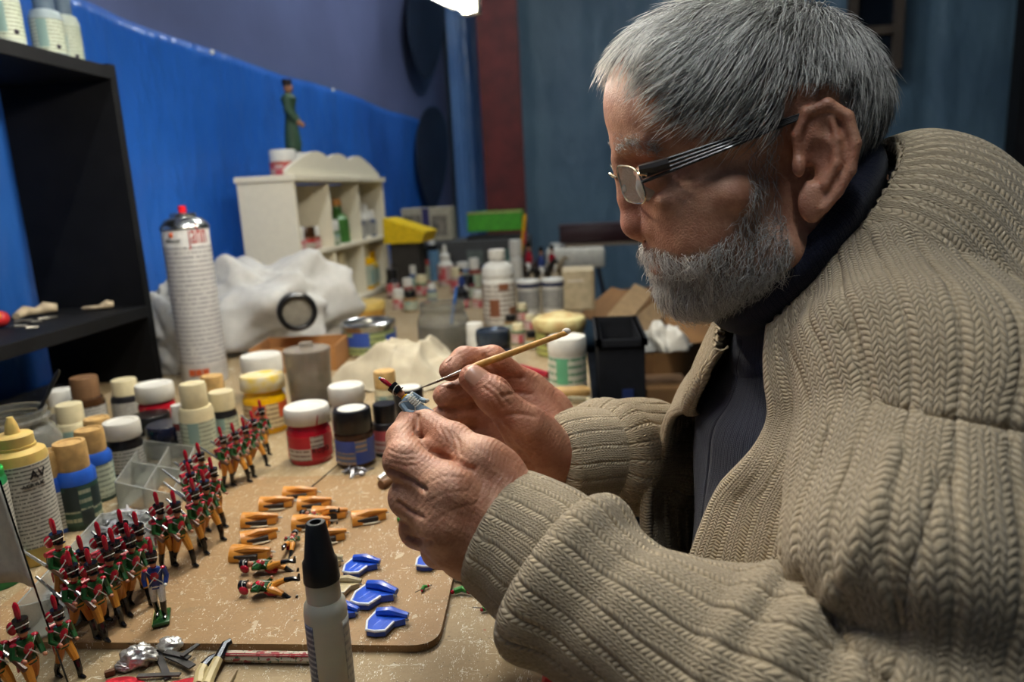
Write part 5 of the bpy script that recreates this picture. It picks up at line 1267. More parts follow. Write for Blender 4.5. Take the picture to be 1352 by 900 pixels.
# white display cabinet with scalloped crest
CABW = pm('cabinet_white', '#dcd4bd', rough=.5, var=.02)
A = T(408, 432); B = T(517, 380)                       # front foot corners
fd = (B - A)[:2]; Lc = np.linalg.norm(fd); fd /= Lc; bd = np.array([-fd[1], fd[0]])   # along the front, towards the wall
cab = thing('display_cabinet', 'white wooden six-cell display cabinet with scalloped crest', 'cabinet', (A[0], A[1], 0), math.atan2(fd[1], fd[0]))
Hc = P(398, 238, depth(A))[2]; Dc = 0.155; tk = .012
def cb(name, c, s): return MB().box(c, s, bev=.0015).build(name, CABW, cab, False)
for k, x in enumerate((tk / 2, Lc - tk / 2)): cb('side_panel', (x, Dc / 2, Hc / 2), (tk, Dc, Hc))
for x in (Lc / 3, 2 * Lc / 3): cb('divider', (x, Dc / 2, Hc / 2), (tk * .8, Dc - .01, Hc - .02))
cb('shelf', (Lc / 2, Dc / 2, Hc * .49), (Lc - 2 * tk, Dc - .004, tk)); cb('base_board', (Lc / 2, Dc / 2, tk), (Lc - 2 * tk, Dc - .004, tk * 1.4))
cb('top_board', (Lc / 2, Dc / 2 - .003, Hc + tk / 2), (Lc + .012, Dc + .012, tk * 1.3)); cb('back_panel', (Lc / 2, Dc - .004, Hc / 2), (Lc - .01, .006, Hc - .01))
crest = [(.0, 0)]
for t in np.linspace(0, 1, 61):
    x = t * Lc; e = min(t, 1 - t)
    z = .012 + .040 * min(1, e / .16) ** .8 + (.016 * abs(math.sin((t - .16) / .68 * math.pi * 3)) if e > .16 else 0)
    crest.append((x, z))
crest.append((Lc, 0))
MB().prism(crest, -.006, .006, Matrix.Translation((0, .018, Hc + tk * 1.1)) @ Matrix.Rotation(math.pi / 2, 4, 'X')).build('crest', CABW, cab, False)
def in_cab(col_, row, fx, fyd, zoff=0):
    x = (col_ + fx) * Lc / 3; z = (Hc * .49 + tk / 2) if row else tk * 1.7
    return np.array([A[0], A[1], 0]) + np.append(fd * x + bd * (Dc * fyd), z + zoff)
def cabpot(col_, row, fx, fyd, w, h, parts, name, label, cat='pot'):
    c = in_cab(col_, row, fx, fyd); t = thing(name, label, cat, c)
    for pn, mt, prof in parts: MB().lathe([(max(r, .001) * w * .66, z * h * 1.25) for r, z in prof], 16).build(pn, mt, t)
cabpot(0, 1, .30, .3, .040, .055, p_squat(WHITE, WHITE, L_PINK), 'paint_pot', 'white-lidded pot in the upper cabinet cell next to the brown jar')
cabpot(0, 1, .58, .3, .044, .052, p_squat(pm('pot_rust', '#7a4028', rough=.4), BROWN, L_RED), 'paint_pot', 'brown-lidded jar with red label in the upper cabinet cell')
cabpot(0, 1, .82, .35, .038, .050, p_squat(pm('pot_rust', '#7a4028'), WHITE, L_PINK), 'paint_pot', 'reddish pot against the first cabinet divider')
cabpot(1, 1, .30, .3, .046, .060, p_squat(pm('pot_greenish', '#4a6a3c', rough=.4), WHITE, L_PALE), 'paint_pot', 'green pot with white lid in the middle upper cabinet cell')
cabpot(1, 1, .62, .3, .050, .110, [('body', pm('bottle_green', '#3c6a2e', rough=.3), [(0, 0), (1, .02), (1, .55), (.4, .7), (.35, .85), (0, .85)]), ('cap', pm('cap_orange', '#b87a2a', rough=.4), [(0, .84), (.45, .84), (.4, 1), (0, 1)])], 'bottle', 'green bottle with amber cap in the middle upper cabinet cell', 'bottle')
for k, (fx, c_) in enumerate(((.25, '#26345c'), (.5, '#d0ccc0'), (.75, '#3c4a6a'))):
    cabpot(2, 1, fx, .3, .044, .075 + .02 * (k == 1), p_small(pm('pot_c%d' % k, c_, rough=.4), WHITE, L_GREY, .8), 'paint_pot', ['navy pot in the last upper cabinet cell', 'taller white pot in the last upper cabinet cell', 'slate blue pot in the last upper cabinet cell'][k])
cabpot(1, 0, .45, .25, .050, .120, p_small(CREAM, CREAM, L_PALE, .6), 'bottle', 'cream bottle in the middle lower cabinet cell', 'bottle')
cabpot(2, 0, .35, .25, .050, .130, p_small(YELP, CREAM, L_PALE, .6), 'bottle', 'yellow bottle in the last lower cabinet cell', 'bottle')
cabpot(2, 0, .7, .3, .044, .100, p_small(pm('pot_mustard', '#b89a3a', rough=.4), YELP, L_PALE, .7), 'bottle', 'mustard bottle in the last lower cabinet cell', 'bottle')
# pots and the green-coated statuette on top of the cabinet
ztop = Hc + tk * 1.15
def on_top(px, depth_from_front, w, h, parts, label):
    d = ray(px, 225); best = None
    for s in np.linspace(0, Lc, 200):
        q = np.array([A[0], A[1], 0]) + np.append(fd * s + bd * depth_from_front, ztop)
        x = np.dot(q - CAM, RT) / np.dot(q - CAM, FW) * FPX + 676
        if best is None or abs(x - px) < best[0]: best = (abs(x - px), q)
    t = thing('paint_pot', label, 'pot', best[1]); k = mpp(best[1])
    for pn, mt, prof in parts: MB().lathe([(max(r, .001) * w * k / 2, z * h * k) for r, z in prof], 18).build(pn, mt, t)
    return best[1]
on_top(376, .10, 36, 35, p_squat(pm('pot_red2', '#a8402c', rough=.4), WHITE, L_PINK), 'red-labelled white-lidded pot on top of the white cabinet')
on_top(414, .12, 24, 30, p_squat(WHITE, WHITE, L_PALE), 'all-white pot behind the crest on top of the white cabinet')
q = on_top(392, .135, 34, 32, p_squat(pm('pot_red2', '#a8402c'), WHITE, L_PINK), 'white-lidded pot carrying the green-coated statuette')
k = mpp(q); st = thing('statuette', 'statuette of a standing officer in a long green coat, on a pot over the cabinet', 'statuette', (q[0], q[1], q[2] + 32 * k), 0.2)
hS = 92 * k; GC = pm('coat_green', '#2f4a34', rough=.6); FL = pm('figure_flesh', '#9c6a4a', rough=.5)
MB().lathe([(.001, .04 * hS), (.13 * hS, .04 * hS), (.15 * hS, .12 * hS), (.12 * hS, .35 * hS), (.09 * hS, .50 * hS), (.10 * hS, .62 * hS), (.14 * hS, .74 * hS), (.10 * hS, .79 * hS), (.045 * hS, .82 * hS), (.001, .82 * hS)], 18, sx=.8, sy=1.05).build('coat', GC, st)
for s in (-1, 1): MB().tube([(0, s * .14 * hS, .75 * hS), (.0, s * .20 * hS, .58 * hS), (.10 * hS, s * .15 * hS, .42 * hS)], [.055 * hS, .05 * hS, .038 * hS], 10).build('arm', GC, st); 
[MB().ball((.13 * hS, s * .14 * hS, .40 * hS), .04 * hS, 8, 6).build('hand', FL, st) for s in (-1, 1)]; [MB().tube([(0, s * .05 * hS, .06 * hS), (.03 * hS, s * .05 * hS, .015 * hS), (.10 * hS, s * .06 * hS, .012 * hS)], [.04 * hS, .035 * hS, .02 * hS], 8).build('boot', BLACK, st) for s in (-1, 1)]
MB().ball((.01 * hS, 0, .88 * hS), (.065 * hS, .058 * hS, .075 * hS), 12, 8).build('head', FL, st)
MB().lathe([(.001, .91 * hS), (.062 * hS, .915 * hS), (.062 * hS, .95 * hS), (.075 * hS, .98 * hS), (.07 * hS, 1.0 * hS), (.001, 1.0 * hS)], 14).build('cap', pm('cap_darkbrown', '#241a18', rough=.6), st)
# crumpled plastic bags
bagm = pm('bag_plastic', '#d9d7d1', rough=.2, var=.05, trans=.35, bump=.8, bscale=22, ior=1.1)
def bag(name, label, c, rad, seed, mat=bagm):
    r = np.random.default_rng(seed); n = 96; mth = 60; V = []
    K = r.normal(0, 1, (14, 3)) * np.linspace(1.0, 4.6, 14)[:, None]; ph = r.uniform(0, 6.28, 14)
    for i in range(mth):
        th = math.pi * (i + .01) / (mth - 1 + .02)
        for k_ in range(n):
            a = 2 * math.pi * k_ / n
            d = np.array([math.sin(th) * math.cos(a), math.sin(th) * math.sin(a), math.cos(th)])
            w = 1 + sum(.20 * ((1 - abs(math.sin(np.dot(K[q], d) + ph[q]))) - .36) / (1 + q * .12) for q in range(14))
            v = d * rad * w; v[2] = max(v[2], -c[2] + .001)
            V.append(c + v)
    Q = [(i * n + k_, (i + 1) * n + k_, (i + 1) * n + (k_ + 1) % n, i * n + (k_ + 1) % n) for i in range(mth - 1) for k_ in range(n)]
    return tag(np_mesh(name, np.array(V), np.array(Q), mat, autosmooth=0), label, 'bag')
b0 = T(345, 470); b1 = T(225, 500)
bag('plastic_bag', 'crumpled whitish plastic bag between the aerosol and the cabinet', np.array([b0[0] - .03, b0[1] + .10, .085]), np.array([.18, .10, .12]), 5)
bag('plastic_bag', 'thin crumpled plastic bag tucked beside the black shelf behind the aerosol', np.array([b1[0] - .02, b1[1] + .09, .08]), np.array([.07, .07, .10]), 8)
cdm = pm('cardboard', '#9a6b3c', rough=.8, var=.12, scale=20)
def carton(name, label, c, size, rz, mat, flaps=None):
    t = thing(name, label, 'box', c, rz); x, y, z = size; w = .003
    for s in (-1, 1):
        MB().box((s * (x / 2 - w / 2), 0, z / 2), (w, y, z)).build('side', mat, t, False); MB().box((0, s * (y / 2 - w / 2), z / 2), (x - 2 * w, w, z)).build('side', mat, t, False)
    MB().box((0, 0, w / 2), (x - 2 * w, y - 2 * w, w)).build('bottom', mat, t, False)
    for fx, fy, sx_, sy_, rx, ry in (flaps or []):
        MB().box((fx * x / 2, fy * y / 2, z), (sx_, sy_, w), rot=Matrix.Rotation(rx, 3, 'X') @ Matrix.Rotation(ry, 3, 'Y')).build('flap', mat, t, False)
    return t
p = T(385, 492)
carton('cardboard_tray', 'open brown cardboard tray under the loupe', (p[0], p[1] + .06, 0), (.17, .12, .05), .1, cdm)
p = T(205, 440); carton('cardboard_box', 'pale brown cardboard box behind the aerosol can', (p[0] - .02, p[1] + .02, 0), (.10, .10, .13), .2, pm('cardboard_pale', '#b88a5a', rough=.8))
# loupe resting on the tray
q = P(392, 411, depth(T(385, 492)) + .04)
lp = thing('loupe', 'black cylindrical eye loupe with grey glass facing out, lying on the cardboard tray', 'loupe', q); dv = Vector(tuple(CAM - q)).normalized(); dv = Vector((dv.x + .12, dv.y, dv.z - .15)).normalized()
rot = dv.to_track_quat('Z', 'Y').to_matrix(); k = mpp(q)
MB().lathe([(18 * k, -.03), (26 * k, -.01), (26 * k, .008), (22 * k, .012), (19 * k, .010), (19 * k, 0), (17 * k, -.028)], 28, rot=rot).build('barrel', BLACK, lp)
MB().lathe([(.0005, .004), (10 * k, .006), (19 * k, .004), (19 * k, .001), (.0005, .001)], 28, rot=rot).build('lens', pm('loupe_glass', '#6f6a60', rough=.15), lp)
# white cotton rag: a cloth with folds piled up
def rag(c, sx_, sy_, hgt, seed, label, rz=0):
    r = np.random.default_rng(seed); n = 90; V = []
    K = r.normal(0, 1, (7, 2)) * np.array([3.6, 2.6]); ph = r.uniform(0, 6.28, 7)
    for j in range(n):
        for i in range(n):
            u, v = i / (n - 1) * 2 - 1, j / (n - 1) * 2 - 1
            rr = math.hypot(u, v); env = max(0, 1 - rr ** 2.2)
            f = sum((1 - abs(math.sin(K[q] @ np.array([u, v]) + ph[q])) ** .8) / (1 + .3 * q) for q in range(7)) / 4.2
            z = env * (.35 + .9 * f) * hgt + .002 + .004 * abs(math.sin(9 * u + 5 * v))
            ed_ = 1 + .12 * math.sin(5 * math.atan2(v, u) + seed)
            x, y = u * sx_ * ed_, v * sy_ * ed_
            if rr > 1: s_ = 1 / rr ** .6; x *= s_; y *= s_
            V.append((c[0] + x * math.cos(rz) - y * math.sin(rz), c[1] + x * math.sin(rz) + y * math.cos(rz), z))
    Q = [(j * n + i, j * n + i + 1, (j + 1) * n + i + 1, (j + 1) * n + i) for j in range(n - 1) for i in range(n - 1)]
    o = np_mesh('cotton_rag', np.array(V), np.array(Q), pm('rag_cotton', '#aea48e', rough=.9, var=.1, scale=30, bump=.3, bscale=700))
    o.modifiers.new('t', 'SOLIDIFY').thickness = .0012
    return tag(o, label, 'rag')
p = T(540, 518); rag((p[0] - .02, p[1] + .085, 0), .14, .085, .105, 9, 'crumpled off-white cotton rag heaped behind the paint jars', .2)
# bright scraps and papers left of the tin
for x, y, c_, nm in ((425, 447, '#4a8ab0', 'light blue'), (440, 440, '#b04a58', 'pink')):
    p = T(x, y); tag(MB().box((p[0], p[1], .006), (.05, .03, .012), rz=.4, bev=.002).build('paper_packet', pm('packet_' + nm, c_, rough=.5)), f'{nm} paper packet lying beside the paint tin', 'packet')
p = T(432, 462); tag(MB().box((p[0], p[1], .003), (.09, .06, .004), rz=.3).build('paper_sheet', pm('paper_white', '#c9c6bc', rough=.7)), 'folded white paper beside the paint tin', 'paper')
# boxes at the far end
def block(name, label, cat, x0, y0, x1, y1, Y, thick, mat, rz=0, parts=None, z0=None):
    a, b_ = on_y(x0, y0, Y), on_y(x1, y1, Y)
    zb = min(a[2], b_[2]) if z0 is None else z0; zt = max(a[2], b_[2])
    t = thing(name, label, cat, ((a[0] + b_[0]) / 2, Y + thick / 2, zb), rz)
    w_, h_ = abs(b_[0] - a[0]), zt - zb
    MB().box((0, 0, h_ / 2), (w_, thick, h_), bev=.003).build('body', mat, t, False)
    for pn, mt, (cx_, cz_, sw, sh_) in (parts or []):
        MB().box((cx_ * w_, -thick / 2 - .0006, cz_ * h_), (sw * w_, .0012, sh_ * h_)).build(pn, mt, t, False)
    return t
pic = pm('picture_print', '#8a8272', color2='#4e4a44', rough=.5, scale=30); kra = pm('kraft', '#a49478', rough=.7)
block('storage_crate', 'grey storage crate at the far end of the bench carrying the boxes', 'box', 520, 322, 700, 372, 2.78, .22, pm('crate_grey', '#3c3d3e', rough=.5), z0=.001,
      parts=[('label', pm('crate_label', '#5a6460', rough=.5), (.1, .5, .12, .5)), ('label', pm('crate_label2', '#7a7668', rough=.5), (-.2, .55, .16, .5)), ('label', pm('crate_label3', '#3a5a54', rough=.5), (.36, .55, .12, .4))])
zc_ = on_y(520, 322, 2.78)[2]
block('picture_carton', 'small carton printed with a picture and a purple band, on the far crate', 'box', 529, 276, 597, 310, 2.84, .10, pm('carton_beige', '#a39c86', rough=.6), z0=zc_ + .002,
      parts=[('picture', pic, (-.28, .48, .34, .62)), ('band', pm('band_purple', '#2c2a5c', rough=.5), (-.01, .5, .14, .98)), ('picture', pic, (.26, .45, .3, .62))])
block('green_box', 'bright green box with a black base on the far crate', 'box', 616, 281, 690, 311, 2.82, .12, pm('box_green', '#3f9a1e', rough=.5), z0=zc_ + .03, parts=[('edge_strip', pm('strip_tan', '#b09a6a', rough=.6), (0, .96, 1.0, .08))])
block('tool_case', 'flat black tool case under the green box', 'case', 616, 312, 694, 330, 2.80, .14, BLACK, z0=zc_ + .001)
bpx = bpy.data.objects['tool_case']
# wedge-shaped yellow box
a, b_, c_, d_ = on_y(505, 288, 2.45), on_y(507, 322, 2.45), on_y(556, 320, 2.45), on_y(561, 306, 2.45)
m = MB(); fr = [a, b_, c_, d_]; bk = [p + np.array([.02, .12, 0]) for p in fr]
m.add(fr + bk, [(0, 1, 2, 3), (7, 6, 5, 4)] + [(i, 4 + i, 4 + (i + 1) % 4, (i + 1) % 4) for i in range(4)])
yb = thing('yellow_box', 'wedge-shaped yellow box tilted beside the cabinet', 'box'); m.build('body', pm('box_yellow', '#d6b400', rough=.45), yb, False)
a_ = on_y(532, 320, 2.46); MB().box((a_[0], 2.52, a_[2] / 2), (.10, .10, a_[2]), bev=.003).build('base', pm('box_dark', '#2a2622', rough=.6), yb, False)
for (x, y0_, h_, w_, nm, c_) in ((563, 345, 24, 8, 'red', '#a83a2c'), (553, 342, 30, 9, 'yellow', '#c49a1c')):
    container('marker_tube', f'short {nm} tube standing before the yellow box', 'tube', x, y0_ + 30, w_ + 4, h_ + 25, p_small(pm('tube_' + nm, c_, rough=.4), BLACK, L_PALE, .8), seg=14)
p = on_y(690, 300, 2.76); pn = thing('pencil_ruler', 'yellow striped ruler leaning on the tool case', 'ruler'); MB().box((p[0], 2.76, p[2] - .03), (.012, .004, .16), rot=Matrix.Rotation(.15, 3, 'Y')).build('blade', YELP, pn, False); MB().box((p[0] + .006, 2.757, p[2] - .04), (.012, .002, .05), rot=Matrix.Rotation(.15, 3, 'Y')).build('stripe', pm('stripe_red', '#a83a2c'), pn, False)
# folding side table with a dark red case
pl0, pl1 = on_y(722, 328, 3.22), on_y(798, 350, 3.22)
ft = thing('side_table', 'small white folding table with tubular steel legs beyond the bench', 'table'); wt = pm('table_white', '#cfc9b8', rough=.4)
MB().box(((pl0[0] + pl1[0]) / 2, 3.12 + .22, (pl0[2] + pl1[2]) / 2), (pl1[0] - pl0[0], .44, abs(pl0[2] - pl1[2])), bev=.012).build('top', wt, ft)
zt = min(pl0[2], pl1[2])
for x, dx in ((pl0[0] + .02, -.03), (pl1[0] - .03, .05)):
    for y in (3.18, 3.5): MB().tube([(x, y, zt), (x + dx * 3, y, FLOOR_Z)], .010, 10).build('leg', SILV, ft)
d0, d1 = on_y(738, 297, 3.22), on_y(846, 326, 3.22)
rc = thing('red_case', 'long dark maroon wooden case on the side table', 'case', ((d0[0] + d1[0]) / 2, 3.32, max(pl0[2], pl1[2]) + .017))
MB().box((0, 0, .035), (d1[0] - d0[0], .16, .07), bev=.004).build('body', pm('case_maroon', '#2c1418', rough=.4), rc); MB().box((0, 0, .074), (d1[0] - d0[0] + .006, .166, .010), bev=.003).build('lid', pm('case_maroon2', '#3a2222', rough=.4), rc)
MB().box(((d1[0] - d0[0]) * .2, 0, -.010), (d1[0] - d0[0] + .1, .2, .010)).build('tray', pm('tray_wood', '#7a6a58', rough=.6), rc, False)
block('paper_box', 'tall cream paper carton standing at the end of the bench below the folding table', 'box', 742, 358, 786, 408, 1.95, .12, pm('carton_cream', '#b7a684', rough=.7), z0=.001, parts=[('seam', pm('seam_pale', '#cfc6ae', rough=.7), (-.1, .75, .5, .06)), ('seam', pm('seam_tan', '#a08c68', rough=.7), (.44, .5, .08, .98))])
# boxes and bin on the floor beyond the bench edge
def slab(pts, th, nrm):
    pts = [np.asarray(p, float) for p in pts]; n = len(pts); nrm = np.asarray(nrm, float)
    return MB().add(pts + [p + nrm * th for p in pts], [tuple(range(n))[::-1], tuple(range(n, 2 * n))] + [(i, (i + 1) % n, n + (i + 1) % n, n + i) for i in range(n)])
bx = P(806, 500, 1.34)
bn = thing('waste_bin', 'slim dark plastic bin on the floor right beside the bench', 'bin', (.070, bx[1] + .05, FLOOR_Z), 0.0)
zb = P(806, 436, 1.34)[2] - FLOOR_Z
dkb = pm('bin_dark', '#17181c', rough=.85, spec=.2)
m = MB(); m.box((0, 0, .005), (.07, .20, .01))
for s in (-1, 1):
    m.box((s * .038, 0, zb / 2), (.006, .22, zb)); m.box((0, s * .11, zb / 2), (.08, .006, zb))
m.build('body', dkb, bn, False)
m = MB()
for s in (-1, 1):
    m.box((s * .040, 0, zb - .006), (.012, .236, .012)); m.box((0, s * .112, zb - .006), (.09, .012, .012))
m.build('rim', dkb, bn, False)
MB().box((.01, -.1145, zb * .86), (.02, .002, .05)).build('sticker', pm('sticker_blue', '#22305c', rough=.4), bn, False)
cb2 = pm('cardboard_dim', '#8a6238', rough=.8, var=.15, scale=15)
bp_ = P(868, 420, 2.25); hb = P(868, 392, 2.15)[2] - FLOOR_Z
bxx = thing('cardboard_box', 'brown cardboard box with open flaps and white tape behind the bin', 'box', (bp_[0] + .06, bp_[1], FLOOR_Z), .35)
for s in (-1, 1):
    MB().box((s * .15, 0, hb / 2), (.005, .30, hb)).build('side', cb2, bxx, False); MB().box((0, s * .15, hb / 2), (.30, .005, hb)).build('side', cb2, bxx, False)
MB().box((0, 0, .004), (.29, .29, .005)).build('bottom', cb2, bxx, False)
MB().box((-.21, 0, hb - .03), (.14, .30, .005), rot=Matrix.Rotation(-.6, 3, 'Y')).build('flap', cb2, bxx, False)
MB().box((0, -.22, hb - .05), (.30, .16, .005), rot=Matrix.Rotation(.65, 3, 'X')).build('flap', cb2, bxx, False)
MB().box((.02, -.222, hb - .046), (.05, .15, .003), rot=Matrix.Rotation(.65, 3, 'X')).build('tape', pm('tape_white', '#b8b4aa', rough=.4), bxx, False)
ck = thing('cardboard_flat', 'folded cardboard sheets leaning between the bin and the brown box', 'cardboard', (0, 0, 0))
for k, (a1, a2, a3, a4, dz) in enumerate((((786, 436), (838, 376), (862, 388), (812, 452), 1.62), ((792, 458), (862, 400), (882, 414), (816, 472), 1.58))):
    q_ = [P(*a1, dz), P(*a2, dz + .22), P(*a3, dz + .21), P(*a4, dz - .02)]
    slab(q_, .006, (0, -.5, .8)).build('sheet', pm('cardboard_c%d' % k, ['#8f7450', '#7d6444'][k], rough=.8), ck, False)
wb = P(868, 478, 1.42)
bag('plastic_bag', 'limp white plastic bag on the narrow carton behind the bin', np.array([wb[0] + .015, wb[1] + .06, wb[2]]), np.array([.055, .05, .065]), 12, pm('bag_white', '#b9b4a8', rough=.4, bump=.4, bscale=30))
tag(MB().box((wb[0] + .015, wb[1] + .06, (FLOOR_Z + wb[2] - .055) / 2), (.10, .12, wb[2] - .055 - FLOOR_Z), bev=.004).build('carton', cb2), 'narrow brown carton on the floor under the limp white bag', 'box')
# ------------------------------------------------------------------ black shelf unit at the wall
SHB = pm('shelf_black', '#0a0a0b', rough=.65, var=.3, scale=25, bump=.15, spec=.25)
shl = thing('shelf_unit', 'open black wooden shelf unit standing on the bench against the tarpaulin', 'shelf')
ysh = 1.30; fx_ = T(205, 508)[0] - .010; bxk = fx_ - .218
ztp = on_y(146, 88, ysh)[2]; zmd = on_y(183, 402, ysh)[2]
yn = .45
MB().box(((fx_ + bxk) / 2, ysh, ztp / 2 + .002), (fx_ - bxk, .018, ztp + .004), bev=.001).build('side_panel', SHB, shl, False)
MB().box(((fx_ + bxk) / 2, yn, ztp / 2 + .002), (fx_ - bxk, .018, ztp + .004), bev=.001).build('side_panel', SHB, shl, False)
MB().box(((fx_ + bxk) / 2 + .002, (ysh + yn) / 2, zmd - .012), (fx_ - bxk - .002, ysh - yn - .018, .022), bev=.001).build('shelf', SHB, shl, False)
MB().box(((fx_ + bxk) / 2 + .002, (ysh + yn) / 2, ztp - .012), (fx_ - bxk + .002, ysh - yn - .018, .022), bev=.001).build('shelf', SHB, shl, False)
def on_plane_z(px, py, z): return T(px, py, z)
# bottles on the shelf top
def topbottle(px, w, h, parts, label, back=.05):
    d = ray(px, 60); t = (fx_ - back - CAM[0]) / d[0]; c = CAM + d * t; c[2] = ztp + .001
    k = mpp(c); dd = c - CAM; o = thing('craft_bottle', label, 'bottle', c, math.atan2(dd[1], dd[0]) + math.pi)
    for pn, mt, prof in parts: MB().lathe([(max(r, .001) * w / 2 * k, z * h * k) for r, z in prof], 20).build(pn, mt, o)
    MB().ball((.5 * w * k * .99 * math.cos(.5), .5 * w * k * .99 * math.sin(.5), h * k * .2), (.003, .004, .004), 8, 6).build('seal', pm('seal_dark', '#2a2030', rough=.5), o)
    return o
CB = pm('craft_white', '#aeb6a6', rough=.35)
pb_ = lambda base: [('body', base, [(0, 0), (.95, 0), (1, .03), (1, .62), (.85, .70), (.6, .72), (0, .72)]), ('label', L_PALE, [(1.003, .12), (1.012, .12), (1.012, .58), (1.003, .58)]), ('cap', pm('cap_slate', '#5a6a78', rough=.4), [(0, .71), (.62, .71), (.62, .98), (.58, 1), (0, 1)])]
topbottle(14, 38, 98, pb_(CB), 'pale craft paint bottle on the black shelf top, standing apart from the pair')
topbottle(66, 40, 90, pb_(pm('craft_grey', '#9aa7a8', rough=.35)), 'blue-shouldered craft paint bottle on the black shelf top', .07)
topbottle(90, 34, 100, pb_(CB), 'pale green-white craft bottle half hidden behind the blue-shouldered one', .11)
# things on the middle shelf
bone = pm('scrap_cream', '#b3a184', rough=.6, var=.2, scale=60); zs = zmd + .0005
def scrap(name, label, cat, pts, rad, mat):
    P3 = [on_plane_z(x, y, zs) for x, y in pts]
    P3 = [np.array([p[0], p[1], zs + r]) for p, r in zip(P3, rad)]
    return tag(MB().tube(P3, rad, 10).build(name, mat), label, cat)
scrap('resin_casting', 'lumpy cream casting scrap on the black shelf', 'casting', [(22, 422), (34, 418), (48, 416), (60, 414), (76, 412)], [.006, .010, .007, .011, .008], bone)
scrap('resin_casting', 'spoon-shaped cream casting scrap near the shelf end', 'casting', [(110, 409), (120, 409), (132, 408), (142, 407), (150, 406)], [.003, .004, .004, .008, .006], bone)
mt_ = pm('scrap_metal', '#6a665e', rough=.35, metal=.6)
for k, (x, y) in enumerate(((30, 426), (42, 428), (52, 424), (62, 422), (20, 434), (36, 436))):
    p = on_plane_z(x, y, zs); tag(MB().tube([(p[0] - .008, p[1] + .01 * (k % 3 - 1), zs + .003), (p[0], p[1], zs + .004), (p[0] + .01, p[1] + .012, zs + .003)], [.002, .003, .0015], 6).build('metal_scrap', mt_), 'thin dull metal scrap lying on the black shelf', 'scrap', 'metal scraps on the shelf')
p = on_plane_z(4, 432, zs); rt = thing('toy_part', 'red and orange painted toy part on the black shelf', 'toy', (p[0] - .005, p[1], zs))
MB().ball((0, 0, .014), (.016, .016, .014), 14, 10).build('body', pm('toy_red', '#b0282a', rough=.3), rt); MB().ball((.004, -.010, .020), (.009, .008, .009), 10, 8).build('knob', pm('toy_orange', '#c8862a', rough=.3), rt)

